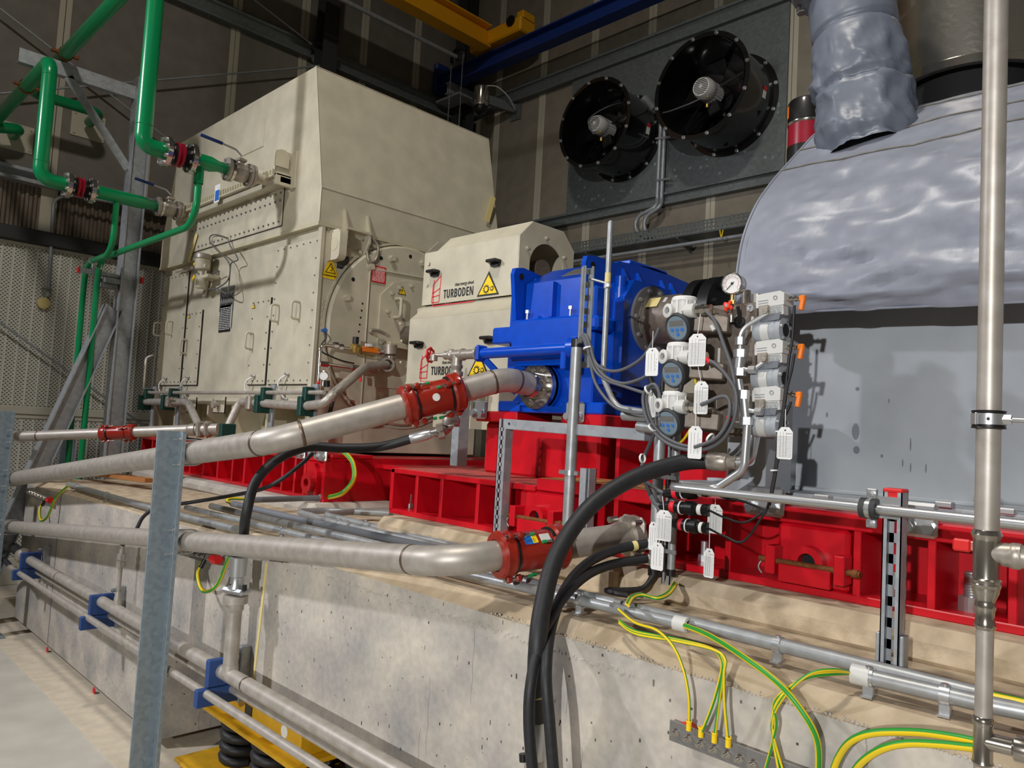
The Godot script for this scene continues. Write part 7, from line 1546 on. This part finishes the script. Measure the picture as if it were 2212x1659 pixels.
	var loops = [[[1527, 674], [1545, 695], [1562, 740], [1582, 800], [1588, 850], [1582, 900], [1556, 942], [1520, 962], [1475, 962], [1430, 940], [1405, 905], [1396, 865], [1402, 840], [1418, 838], [1426, 862], [1425, 920]],
		[[1526, 777], [1545, 786], [1570, 812], [1590, 850], [1586, 905], [1560, 950], [1520, 971], [1475, 970], [1430, 950], [1400, 912], [1389, 868], [1394, 843], [1412, 830], [1424, 850], [1423, 900]],
		[[1514, 874], [1530, 868], [1552, 858], [1570, 858], [1577, 878], [1570, 915], [1545, 948], [1500, 966]]]
	var zz = -1.955
	for pth in loops:
		var pp := []
		for q in pth: pp.append(Z(q[0], q[1], zz))
		zz += 0.01
		b = MB.new(); b.tube(spl(pp, 6), 0.0055, 10); put(b, "loop_strand", M.grey_cable, t)
	for pth in [[[1437, 770], [1412, 775], [1402, 800], [1412, 838], [1425, 860]], [[1440, 803], [1432, 820], [1430, 850]], [[1468, 806], [1472, 830], [1466, 855]]]:
		var pp := []
		for q in pth: pp.append(Z(q[0], q[1], -1.965))
		b = MB.new(); b.tube(spl(pp, 6), 0.0075, 10); put(b, "dark_strand", M.rubber, t)
	for q in [[1409, 924, 0.9], [1534, 946, -0.6], [1388, 990, 0.1], [1400, 842, 0.5]]:
		b = MB.new(); b.lathe(Z(q[0], q[1], -1.945), V(1, q[2], 0), [0.012, -0.003, 0.015, -0.003, 0.015, 0.003, 0.012, 0.003], 14); put(b, "cable_tie", M.white, t)
	for q in [[1540, 709, M.light_grey], [1530, 779, M.red_tape], [1575, 904, M.red_tape]]:
		b = MB.new(); b.cyl(Z(q[0] - 3, q[1] - 5, -1.955 + (0.01 if q[1] > 770 else 0.0)), Z(q[0] + 3, q[1] + 5, -1.955 + (0.01 if q[1] > 770 else 0.0)), 0.0066, 10); put(b, "cable_marker", q[2], t)
	b = MB.new(); b.tube(spl([Z(1500, 815, -1.99), Z(1506, 850, -1.99), Z(1500, 905, -1.99), Z(1480, 945, -1.99), Z(1462, 962, -2.0)]), 0.004, 8); put(b, "earth_strand", M.cable_yellow, t)
	# cables looped over the pole
	t = thing("cable_bundle", "grey cables spilling from the top of the conduit pole and sagging to the transmitters", "cable")
	for pth in [[[1253, 738], [1262, 722], [1274, 745], [1285, 780], [1305, 798], [1340, 800], [1385, 775], [1412, 735], [1424, 708]], [[1255, 740], [1266, 724], [1276, 750], [1288, 790], [1310, 815], [1345, 828], [1380, 820], [1402, 808]], [[1250, 740], [1260, 724], [1272, 760], [1282, 815], [1300, 850], [1330, 880], [1370, 892], [1400, 893]], [[1249, 742], [1258, 726], [1270, 758], [1286, 800], [1312, 822], [1350, 835], [1395, 850]]]:
		var pp := []
		for q in pth: pp.append(Z(q[0], q[1], -2.08 + (q[0] - 1250) * 0.0004))
		b = MB.new(); b.tube(spl(pp, 6), 0.0055, 10); put(b, "cable_strand", M.grey_cable, t)
	b = MB.new(); b.lathe(Z(1270, 752, -2.07), V(-0.3, 1, 0), [0.014, -0.003, 0.017, -0.003, 0.017, 0.003, 0.014, 0.003], 14); put(b, "cable_tie", M.white, t)
	# tags
	tag_card(1489, 722, 1523, 791, -1.94, "white ruled tag hanging from the gland of the uppermost transmitter", true, [1513, 678])
	tag_card(1501, 824, 1528, 895, -1.945, "white ruled tag hanging beside the middle transmitter's cable gland", true, [1508, 792])
	tag_card(1488, 920, 1515, 992, -1.935, "white tag with vertical handwriting lines lying against the big black hose", false, [1504, 870])
	tag_card(1396, 752, 1421, 812, -1.95, "white tag hanging from a cable before the beige guard plate", false, [1411, 715])
	tag_card(1399, 842, 1416, 902, -1.97, "white narrow tag half hidden in the cable loop", false, [1405, 812])
	tag_card(1419, 1100, 1449, 1171, -1.96, "white ruled tag hanging before the conduits under the upper connector", true, [1431, 1072])
	tag_card(1403, 1126, 1419, 1190, -2.025, "white narrow tag stuck flat on the instrument post conduit", false, null)
	tag_card(1408, 1170, 1432, 1234, -2.01, "dusty white tag lowest on the instrument post conduit", false, [1425, 1166])
	tag_card(1530, 1088, 1559, 1155, -1.99, "white ruled tag hanging before the dark red frame beside the middle connector", true, [1546, 1050])
	tag_card(1522, 1183, 1541, 1250, -1.99, "white ruled tag hanging lowest before the red frame lug", true, [1533, 1142])
	tag_card(1680, 922, 1711, 993, -1.96, "white ruled tag hanging alone against the grey casing under the lowest solenoid", true, [1697, 884])
	# cables that leave the bottom of the instrument post
	t = thing("cable_bundle", "dark cables leaving the bottom of the instrument post into the conduit", "cable")
	for k in 2:
		b = MB.new(); b.tube(spl([V(bx + k * 0.008, 1.29, zc), V(bx - 0.005, 1.24, zc + 0.05), V(bx - 0.06 + k * 0.03, 1.235, zc + 0.16), Y(1355, 1286, 1.23)], 6), 0.008, 10); put(b, "cable_strand", M.rubber, t)

# ---------- hoses ----------
func hose(label, pts, r, rib = true):
	var t = thing("rubber_hose", label, "hose", "black rubber hoses")
	var b := MB.new(); b.tube(spl(pts, 10), r, 22); put(b, "hose", M.rubber, t); return t
func ferrule(t, p, d, r, L, m = null):
	d = d.normalized(); var b := MB.new(); b.lathe(p, d, [r * 1.0, -0.004, r * 1.12, 0, r * 1.12, L * 0.55, r * 1.0, L * 0.6, r * 1.0, L * 0.68, r * 0.8, L * 0.7, r * 0.8, L, 0, L], 26); put(b, "ferrule", M.cast if m == null else m, t)
func hoses():
	var h1 = [Z(1532, 996, -2.0), Z(1470, 1000, -1.95), Z(1370, 1032, -1.83), Z(1275, 1095, -1.7), Z(1205, 1195, -1.59), Z(1172, 1310, -1.51), Z(1160, 1420, -1.47), Z(1159, 1560, -1.5)]
	var t = hose("thickest black hose arching from the turbine down the front of the concrete block", h1, 0.024)
	ferrule(t, h1[0], V(1, 0, -0.1), 0.024, 0.085, M.cast)
	var b := MB.new(); b.tube(fil([h1[0] + V(0.06, 0, -0.01), h1[0] + V(0.115, 0.005, -0.02), h1[0] + V(0.12, 0.12, -0.05)], 0.05, 8), 0.017, 16); b.box(h1[0] + V(0.11, 0.11, -0.05), V(0.12, 0.02, 0.05), Basis.IDENTITY, 0.004); put(b, "steel_elbow", M.zinc, t)
	ferrule(t, h1[7], V(0, -1, 0), 0.024, 0.16, M.zinc)
	b = MB.new(); b.cyl(h1[7] - V(0, 0.055, 0), h1[7] - V(0, 0.6, 0), 0.026, 20); b.box(h1[7] + V(0, -0.165, 0), V(0.14, 0.03, 0.07), Basis(V(0, 1, 0), 0.4), 0.01); put(b, "pipe_end", M.stainless, t)
	b = MB.new(); b.cyl(Z(1131, 1645, -1.46), Z(1130, 1628, -1.46), 0.011, 12); put(b, "cap_screw", M.black, t)
	b = MB.new(); b.cyl(Z(1160, 1487, -1.485), Z(1160, 1506, -1.485), 0.0247, 22); put(b, "white_band", M.tape, t)
	var h2 = [Z(1400, 1174, -2.04), Z(1335, 1186, -1.95), Z(1270, 1216, -1.8), Z(1222, 1270, -1.66), Z(1192, 1350, -1.55), Z(1180, 1450, -1.45), Z(1187, 1560, -1.435), Z(1200, 1720, -1.45)]
	t = hose("right one of two thinner black hoses looping over the block edge", h2, 0.0145)
	b = MB.new(); b.cyl(Z(1366, 1180, -1.995), Z(1375, 1178, -2.008), 0.0152, 20); put(b, "paper_band", M.tape, t); ferrule(t, h2[0], V(0.6, 0, -0.8), 0.0145, 0.05)
	var h3 = [Z(1400, 1206, -2.04), Z(1320, 1220, -1.92), Z(1262, 1246, -1.76), Z(1210, 1300, -1.6), Z(1172, 1372, -1.5), Z(1148, 1470, -1.43), Z(1143, 1570, -1.42), Z(1156, 1720, -1.44)]
	t = hose("left one of two thinner black hoses looping over the block edge", h3, 0.0145); ferrule(t, h3[0], V(0.6, 0, -0.8), 0.0145, 0.05)
	# hose from the oil coupling to the riser
	var h4 = [D(888, 948, 3.35), D(820, 965, 3.35), D(740, 968, 3.35), D(665, 966, 3.32), D(600, 992, 3.22), D(553, 1040, 3.14), D(532, 1110, 3.08), Z(525, 1170, -1.5), V(-3.03, 1.12, -1.48)]
	t = hose("black hose sagging under the thick oil pipe and dropping to the low rack riser", h4, 0.0205)
	var fd = (h4[0] - h4[1]).normalized(); ferrule(t, h4[0], fd, 0.0205, 0.13, M.zinc)
	var fe = h4[0] + fd * 0.12; var fup = D(975, 905, 3.4)
	b = MB.new(); b.tube(fil([fe, D(965, 928, 3.4), fup], 0.05, 8), 0.024, 18); b.hex(fe, fd, 0.036, 0.03, 8); b.lathe(fup, V(0.1, 1, 0), [0.03, -0.03, 0.04, -0.03, 0.04, 0.0, 0.03, 0.02], 18); b.cyl(fup, fup + V(0.02, 0.12, 0), 0.026, 16); put(b, "steel_elbow", M.cast, t)
	var h5 = [D(676, 978, 3.5), D(650, 1003, 3.5), D(605, 1037, 3.45), D(560, 1058, 3.5), D(480, 1074, 3.9), D(400, 1087, 3.95), D(345, 1094, 3.95), D(310, 1116, 3.95), D(291, 1150, 3.95), V(-4.38, 0.975, -1.48)]
	t = hose("thin brown black hose trailing over the block top to the thin steel riser", h5, 0.0095)

# ---------- cooling water and air pipes before the generator ----------
func water_pipes():
	var z := -2.43; var ex := V(1, 0, 0); var ey := V(0, 1, 0); var ez := V(0, 0, 1)
	var t = thing("water_pipe", "thin steel pipe clamped along the foot of the generator doors", "pipe", "small steel pipes at the generator")
	var a = Z(318, 848, z); var e = Z(700, 848, z)
	var b := MB.new(); b.tube(fil([Z(333, 768, z - 0.1), Z(316, 772, z - 0.05), Z(309, 845, z), a + V(0.1, 0, 0), e], 0.05, 6), 0.0135, 14); put(b, "pipe", M.stainless, t)
	for u in [320, 374, 574, 665]:
		var p = Z(u, 849, z); b = MB.new(); b.bx(p.x - 0.02, p.x + 0.02, p.y - 0.05, p.y + 0.035, z - 0.035, z + 0.03, 0.004); put(b, "green_clamp", M.clamp_green, t)
		b = MB.new(); b.bx(p.x - 0.022, p.x + 0.022, p.y + 0.035, p.y + 0.04, z - 0.035, z + 0.03); b.bx(p.x - 0.03, p.x + 0.03, 1.48, p.y + 0.06, z - 0.06, z - 0.045); put(b, "clamp_rail", M.galv, t)
	t = thing("water_pipe", "thicker steel pipe with valve and sloping drop at the generator foot, toward the column", "pipe", "small steel pipes at the generator")
	b = MB.new(); b.tube(fil([Z(312, 868, z), Z(400, 868, z), Z(408, 872, z), Z(432, 925, z + 0.06)], 0.06, 6), 0.028, 18); put(b, "pipe", M.stainless, t)
	b = MB.new(); var vv = Z(370, 868, z); b.box(vv, V(0.05, 0.09, 0.09), Basis.IDENTITY, 0.01); b.hex(vv + ex * 0.03, ex, 0.045, 0.04); b.box(vv + V(0.1, 0.02, 0.05), V(0.12, 0.01, 0.015), Basis.IDENTITY, 0.003); put(b, "valve_body", M.cast, t)
	for u in [312, 362]:
		var p = Z(u, 869, z); b = MB.new(); b.bx(p.x - 0.022, p.x + 0.022, p.y - 0.065, p.y + 0.06, z - 0.055, z + 0.05, 0.005); put(b, "green_clamp", M.clamp_green, t)
	t = thing("water_pipe", "thicker steel pipe between green clamps at the generator foot, toward the bearing end", "pipe", "small steel pipes at the generator")
	b = MB.new(); b.tube(fil([Z(487, 934, z + 0.08), Z(512, 880, z + 0.02), Z(522, 868, z), Z(660, 877, z), Z(700, 872, z + 0.03), Z(716, 856, z), X(790, 792, -4.22), X(835, 787, -4.28)], 0.08, 8), 0.028, 18); put(b, "pipe", M.stainless, t)
	b = MB.new(); b.tube(fil([Z(716, 846, z), X(776, 796, -4.22), X(800, 789, -4.3)], 0.06, 6), 0.011, 12); b.tube(fil([Z(722, 850, z), X(782, 801, -4.22), X(812, 796, -4.3)], 0.06, 6), 0.011, 12); put(b, "twin_tube", M.stainless, t)
	b = MB.new(); var v2 = Z(548, 871, z); b.box(v2, V(0.05, 0.1, 0.1), Basis.IDENTITY, 0.01); b.hex(v2 - ex * 0.07, ex, 0.045, 0.05); put(b, "valve_body", M.cast, t)
	for u in [[566, 873], [660, 878], [490, 934]]:
		var p = Z(u[0], u[1], z + (0.08 if u[0] < 500 else 0.0)); b = MB.new(); b.bx(p.x - 0.022, p.x + 0.022, p.y - 0.06, p.y + 0.06, p.z - 0.055, p.z + 0.05, 0.005); put(b, "green_clamp", M.clamp_green, t)
	b = MB.new(); b.lathe(X(836, 787, -4.28), V(-0.6, 0.1, -0.3), [0.035, -0.02, 0.05, -0.02, 0.05, 0.05, 0.035, 0.05], 18); b.cyl(X(842, 765, -4.28), X(842, 745, -4.28), 0.05, 18); b.cyl(X(842, 790, -4.3), V(-4.42, X(850, 790, -4.3).y, X(850, 790, -4.3).z), 0.045, 18); put(b, "bearing_connection", M.cast, t)
	# air line with regulator at the corner
	var xp := -4.29
	t = thing("air_line", "chrome air pipe with black regulator knob, orange label and gauge at the generator corner", "pipe", "small steel pipes at the generator")
	b = MB.new(); b.tube(fil([X(686, 850, xp), X(692, 744, xp), X(760, 754, xp), X(832, 764, xp)], 0.04, 6), 0.011, 14); b.tube([X(690, 784, xp), X(762, 795, xp), X(815, 803, xp)], 0.011, 14); put(b, "pipe", M.chrome, t)
	b = MB.new()
	for q in [[725, 745], [736, 749], [694, 786], [763, 795], [774, 797], [703, 787], [822, 762]]: b.hex(X(q[0], q[1], xp) - ez * -0.015, -ez, 0.02, 0.03)
	b.cyl(X(840, 762, xp), X(840, 752, xp), 0.04, 18); b.sph(X(843, 772, xp), 0.042, 8); put(b, "fittings", M.chrome, t)
	b = MB.new(); var rg = X(768, 751, xp); b.lathe(rg, ey, [0, -0.04, 0.035, -0.035, 0.042, 0.0, 0.03, 0.02, 0.012, 0.03, 0.012, 0.05, 0, 0.05], 18); put(b, "regulator", M.brass, t)
	b = MB.new(); b.cyl(X(768, 742, xp), X(769, 728, xp), 0.021, 16); put(b, "knob", M.black, t)
	b = MB.new(); var ob = X(797, 756, xp); b.box(ob, V(0.045, 0.035, 0.13), Basis.IDENTITY, 0.004); put(b, "orange_block", M.orange, t)
	b = MB.new(); b.cyl(ob + V(0, 0.02, 0.0), ob + V(0, 0.04, 0.0), 0.03, 18); put(b, "flow_dial", M.light_grey, t)
	b = MB.new(); b.cyl(ob + V(0, -0.03, 0.06), ob + V(0, -0.035, -0.04), 0.008, 10); put(b, "level_tube", M.brass, t)
	b = MB.new(); b.bar(X(778, 806, xp), X(779, 824, xp), 0.02, 0.012, ez, 0.003); put(b, "red_lever", M.signal_red, t)
	b = MB.new(); for q in [[688, 827], [688, 838]]: b.sph(X(q[0], q[1], xp + 0.02), 0.012, 6)
	put(b, "red_cap", M.signal_red, t)
	b = MB.new(); var gg = X(699, 812, xp + 0.03); b.lathe(gg, V(0.8, 0, 0.6), [0, -0.02, 0.03, -0.02, 0.032, 0.01, 0.028, 0.012, 0.027, 0.008, 0, 0.008], 22); b.cyl(gg - V(0, 0.03, 0), gg - V(0, 0.1, 0), 0.01, 10); b.box(gg - V(0.0, 0.14, 0), V(0.06, 0.09, 0.05), Basis.IDENTITY, 0.004); put(b, "gauge", M.chrome, t)
	b = MB.new(); b.lathe(gg, V(0.8, 0, 0.6), [0.0265, 0.0085, 0, 0.009], 20); put(b, "gauge_dial", M.white, t)
	b = MB.new(); b.cyl(X(706, 822, xp + 0.03), X(706, 836, xp + 0.03), 0.02, 14); put(b, "black_knob", M.black, t)
	b = MB.new(); b.tube(spl([X(722, 852, xp + 0.05), X(718, 870, xp + 0.05), X(712, 892, xp + 0.03)]), 0.013, 10); put(b, "short_hose", M.rubber, t)
	b = MB.new(); b.cyl(X(724, 848, xp + 0.05), X(719, 868, xp + 0.05), 0.015, 12); put(b, "hose_end", M.chrome, t)

# ---------- earthing ----------
func striped(t, pts, r, turn, called := "wire"):   # yellow sheath with two green stripes along it
	var b := MB.new(); b.tube(pts, r, 12); put(b, called, M.cable_yellow, t)
	b = MB.new(); b.tube(pts, r * 1.03, 4, false, turn, turn + 1.4); b.tube(pts, r * 1.03, 4, false, turn + PI, turn + PI + 1.2); put(b, "green_stripe", M.cable_green, t)
func earthing():
	var ex := V(1, 0, 0); var ey := V(0, 1, 0); var ez := V(0, 0, 1); var zw := -1.565
	var A = Z(1447, 1576, zw); var E = Z(1690, 1668, zw); var d = (E - A).normalized(); var up = ez.cross(d)
	var t = thing("earth_bar", "steel earthing bar with bolt row on red insulators at the front of the block", "busbar")
	var b := MB.new(); var L = A.distance_to(E) * 1.5; b.box(A + d * L / 2, V(L, 0.046, 0.005), Basis(d, up, ez), 0.001); put(b, "bar", M.plate_grey, t)
	b = MB.new(); b.lathe(A + d * 0.035 + up * 0.004 - ez * 0.002, -ez, [0.018, 0, 0.021, 0.01, 0.018, 0.03], 16); put(b, "insulator", M.signal_red, t)
	for u in [[1460, 1582], [1488, 1594], [1515, 1606], [1543, 1617], [1571, 1628], [1598, 1638], [1627, 1649]]:
		b = MB.new(); b.bolt(Z(u[0], u[1], zw + 0.003), ez, 0.008, 0.008, 0.012); put(b, "bar_bolt", M.chrome, t)
	var wires = [["single thin yellow green wire dropping to the first lug of the earthing bar", [[1336, 1316], [1372, 1345], [1420, 1362], [1455, 1398], [1477, 1450], [1488, 1510], [1488, 1572]], 0],
		["yellow green wire of the tied bundle ending at the second lug", [[1338, 1340], [1370, 1362], [1450, 1378], [1530, 1398], [1556, 1420], [1558, 1452], [1540, 1520], [1514, 1586]], 1],
		["yellow green wire of the tied bundle ending at the third lug", [[1338, 1343], [1372, 1366], [1455, 1381], [1535, 1400], [1560, 1424], [1561, 1456], [1552, 1525], [1543, 1598]], 2],
		["yellow green wire of the tied bundle ending at the fourth lug", [[1338, 1346], [1375, 1370], [1460, 1385], [1540, 1403], [1566, 1424], [1564, 1456], [1565, 1520], [1573, 1608]], 3]]
	for w in wires:
		t = thing("earth_wire", w[0], "wire", "thin earth wires"); var pp := []; var n = w[1].size()
		for i in n:
			var q = w[1][i]; pp.append(Z(q[0], q[1], [-1.64, -1.6, -1.57, -1.55, -1.545, -1.545, -1.55, -1.556][i] + w[2] * 0.004))
		striped(t, spl(pp, 7), 0.0034, 0.6 + w[2])
		b = MB.new(); var le = pp[-1]; b.cyl(le + ey * 0.012, le - ey * 0.006, 0.0062, 10); b.lathe(le + V(0, 0.012, 0), ey, [0.0062, 0, 0.0075, 0.002, 0.0062, 0.004], 10); put(b, "lug_sleeve", M.sign_yellow, t)
	t = thing("earth_wire", "looping yellow green wires passing from the post bottom over the conduits", "wire", "thin earth wires")
	for k in 3:
		var pp := []
		for q in [[1456, 1258 ], [1440, 1280], [1415, 1290], [1385, 1283], [1363, 1288], [1352, 1305]]: pp.append(Y(q[0] + k * 3, q[1] + k * 2, 1.275))
		striped(t, spl(pp, 6), 0.0032, 0.4 + k)
	b = MB.new(); var ck = Y(1337, 1308, 1.245); b.lathe(ck, V(0.98, 0, -0.1), [0.0145, -0.01, 0.018, -0.01, 0.018, 0.01, 0.0145, 0.01], 18); b.box(ck + V(-0.005, -0.005, 0.02), V(0.02, 0.024, 0.012), Basis.IDENTITY, 0.003); put(b, "earth_clamp", M.zinc, t)
	var fat = [["thick yellow green cable leaving the grey end cap and sweeping down the block", [[1480, 1352], [1530, 1372], [1600, 1415], [1680, 1475], [1735, 1540], [1765, 1600], [1768, 1668]], [-1.66, -1.62, -1.56, -1.53, -1.53, -1.54, -1.56]],
		["upper thick yellow green cable arching from the bottom edge to the stand pipe", [[1796, 1680], [1812, 1635], [1840, 1600], [1890, 1583], [1980, 1582], [2060, 1592], [2125, 1606]], [-1.55, -1.53, -1.5, -1.49, -1.49, -1.49, -1.49]],
		["lower thick yellow green cable arching from the bottom edge to the stand pipe", [[1832, 1690], [1860, 1648], [1905, 1618], [1960, 1606], [2030, 1608], [2090, 1614], [2130, 1618]], [-1.53, -1.5, -1.48, -1.475, -1.475, -1.475, -1.475]]]
	for w in fat:
		t = thing("earth_cable", w[0], "cable", "thick earth cables"); var pp := []
		for i in w[1].size(): pp.append(Z(w[1][i][0], w[1][i][1], w[2][i]))
		striped(t, spl(pp, 8), 0.0068, 2.0)
		b = MB.new(); b.cyl(pp[-1] if w[0].begins_with("thick") else pp[0], (pp[-1] - V(0, 0.1, 0)) if w[0].begins_with("thick") else pp[0] - V(0, 0.03, 0), 0.0078, 12); put(b, "heat_shrink", M.black, t)
	t = thing("earth_cable", "thick yellow green cable leaving the open conduit end behind the stand pipe", "cable", "thick earth cables")
	striped(t, spl([V(-0.42, 1.245, -1.722), V(-0.3, 1.25, -1.72), V(-0.1, 1.262, -1.72), V(0.3, 1.27, -1.72)], 6), 0.011, 0.7)
	t = thing("earth_wire", "three thin yellow green wires bowing from the second grey end cap to the earthing bar", "wire", "thin earth wires")
	var src = Y(1845, 1455, 1.236)
	for k in 3:
		var pp := [src, Z(1800 - k * 4, 1447 + k * 5, -1.61), Z(1745 - k * 6, 1458 + k * 5, -1.57), Z(1690 - k * 8, 1510 + k * 2, -1.55), Z(1668 - k * 4 + (k * k) * 4, 1570, -1.55), Z([1692, 1683, 1652][k], 1668, -1.558)]
		striped(t, spl(pp, 7), 0.0033, 0.5 + k)
	# far earth bars
	for q in [[62, 1062, 106, 1080, "small earthing bar with red end near the far corner of the block"], [385, 1186, 462, 1207, "small earthing bar with red end beside the foreground post"]]:
		t = thing("earth_bar", q[4], "busbar"); var a = Z(q[0], q[1], zw); var e = Z(q[2], q[3], zw); d = (e - a).normalized()
		b = MB.new(); b.bar(a, e, 0.006, 0.05, ez.cross(d)); put(b, "bar", M.plate_grey, t)
		b = MB.new()
		for k in 7: b.bolt(a.lerp(e, (k + 0.5) / 7.0) + ez * 0.003, ez, 0.011, 0.01, 0.012)
		put(b, "bar_bolts", M.chrome, t)
		b = MB.new(); b.lathe(e + d * 0.02, d, [0.0, -0.03, 0.022, -0.03, 0.024, 0.0, 0.02, 0.03, 0.0, 0.03], 14); put(b, "insulator", M.signal_red, t)
		var lw = spl([e - d * 0.08, e - d * 0.09 - ey * 0.07 + ez * 0.03, e - ey * 0.14 + ez * 0.04, e + d * 0.12 - ey * 0.1 + ez * 0.03, e + d * 0.16 + ey * 0.03, e + d * 0.2 + ey * 0.12 - ez * 0.06], 7)
		striped(t, lw, 0.0085, 1.0, "loop_cable")
		b = MB.new(); b.cyl(e - d * 0.08, e - d * 0.088 - ey * 0.05 + ez * 0.02, 0.011, 10); put(b, "heat_shrink", M.black, t)
	t = thing("earth_cable", "yellow green cable bowing from the grey conduit end to the generator frame lug", "cable", "thick earth cables")
	striped(t, spl([Y(706, 1075, 1.235), D(740, 1065, 4.45), D(764, 1035, 4.5), D(762, 1000, 4.55), D(745, 978, 4.6), D(735, 970, 4.62)], 8), 0.014, 2.4)
	t = thing("earth_wire", "yellow green wire hooking out of the grey conduit and back behind the black hose", "wire", "thin earth wires")
	striped(t, spl([Y(502, 1088, 1.225), Y(490, 1082, 1.24), Y(500, 1077, 1.25), Y(535, 1078, 1.245)], 6), 0.008, 1.2)

# ---------- stand pipe in the foreground ----------
func stand_pipe():
	var ey := V(0, 1, 0); var ez := V(0, 0, 1); var ex := V(1, 0, 0)
	var z := -1.45; var c = Z(2136, 900, z); var x = c.x
	var t = thing("stand_pipe", "upright press fit stainless pipe in the foreground with valves and a rubber lined clamp", "pipe")
	var y1 = Z(2132, 1150, z).y; var y2 = Z(2130, 1262, z).y; var y3 = Z(2130, 1355, z).y; var y4 = Z(2128, 1600, z).y
	var b := MB.new(); b.cyl(V(x, y1, z), V(x, 4.5, z), 0.0182, 32); put(b, "pipe", M.stainless, t)
	b = MB.new(); b.cyl(V(x, y4 - 0.5, z), V(x, y3 + 0.02, z), 0.0128, 28); put(b, "lower_pipe", M.stainless, t)
	b = MB.new(); b.lathe(V(x, y2, z), ey, [0.0185, -0.008, 0.0205, -0.006, 0.0225, 0.0, 0.0205, 0.006, 0.0195, 0.012, 0.0195, 0.07, 0.0205, 0.074, 0.0228, 0.08, 0.0205, 0.086, 0.019, 0.088], 32); put(b, "tee_sleeve", M.pressfit, t)
	b = MB.new(); b.lathe(V(x, y3, z), ey, [0.0128, -0.004, 0.0148, -0.002, 0.0162, 0.003, 0.0148, 0.008, 0.0138, 0.014, 0.0138, 0.026, 0.015, 0.03, 0.0162, 0.034, 0.0148, 0.039, 0.0145, 0.044, 0.0195, 0.056, 0.0205, 0.062, 0.0215, 0.068, 0.0225, 0.076, 0.0185, 0.08], 32); put(b, "reducer", M.pressfit, t)
	b = MB.new(); b.lathe(V(x, y4, z), ey, [0.0128, 0.038, 0.0148, 0.036, 0.0162, 0.03, 0.0148, 0.025, 0.014, 0.02, 0.0145, -0.03, 0.0162, -0.035, 0.0128, -0.04], 28); b.cyl(V(x, y4, z), V(x + 0.06, y4, z - 0.01), 0.014, 20); b.lathe(V(x + 0.04, y4, z - 0.007), ex, [0.014, 0, 0.02, 0.004, 0.02, 0.03, 0.018, 0.034, 0.018, 0.09], 22); put(b, "lower_tee", M.pressfit, t)
	# side valve
	var vy = Z(2180, 1200, z).y
	b = MB.new(); b.cyl(V(x, vy, z), V(x + 0.05, vy + 0.004, z), 0.0165, 22); b.lathe(V(x + 0.02, vy, z - 0.003), ex, [0.0165, 0, 0.019, 0.003, 0.019, 0.012, 0.021, 0.016, 0.021, 0.026, 0.018, 0.03, 0.018, 0.09], 24); put(b, "side_valve", M.cast, t)
	b = MB.new(); b.bx(x - 0.052, x + 0.02, vy - 0.004, vy + 0.012, z - 0.034, z - 0.03, 0.002); put(b, "valve_lever", M.cast, t)
	b = MB.new(); b.bx(x - 0.058, x - 0.03, vy - 0.007, vy + 0.014, z - 0.037, z - 0.027, 0.003); put(b, "lever_grip", M.signal_red, t)
	# clamp
	var cy = Z(2135, 906, z).y
	b = MB.new(); b.lathe(V(x, cy, z), ey, [0.0182, -0.016, 0.0255, -0.015, 0.024, -0.009, 0.024, 0.009, 0.0255, 0.014, 0.0182, 0.015], 30); put(b, "rubber_liner", M.black, t)
	b = MB.new(); b.lathe(V(x, cy, z), ey, [0.024, -0.009, 0.0258, -0.009, 0.0258, 0.009, 0.024, 0.009], 30); b.hex(V(x + 0.022, cy, z + 0.006), ex, 0.009, 0.012); b.cyl(V(x + 0.03, cy, z + 0.006), V(x + 0.4, cy - 0.01, z + 0.02), 0.0042, 12); b.box(V(x - 0.012, cy, z + 0.024), V(0.004, 0.02, 0.01), Basis.IDENTITY, 0.001); put(b, "clamp_band", M.zinc, t)
	b = MB.new(); b.lathe(V(x + 0.004, cy, z + 0.0252), ez, [0.0038, 0, 0, 0.0005], 10); put(b, "clamp_slot", M.ink, t)
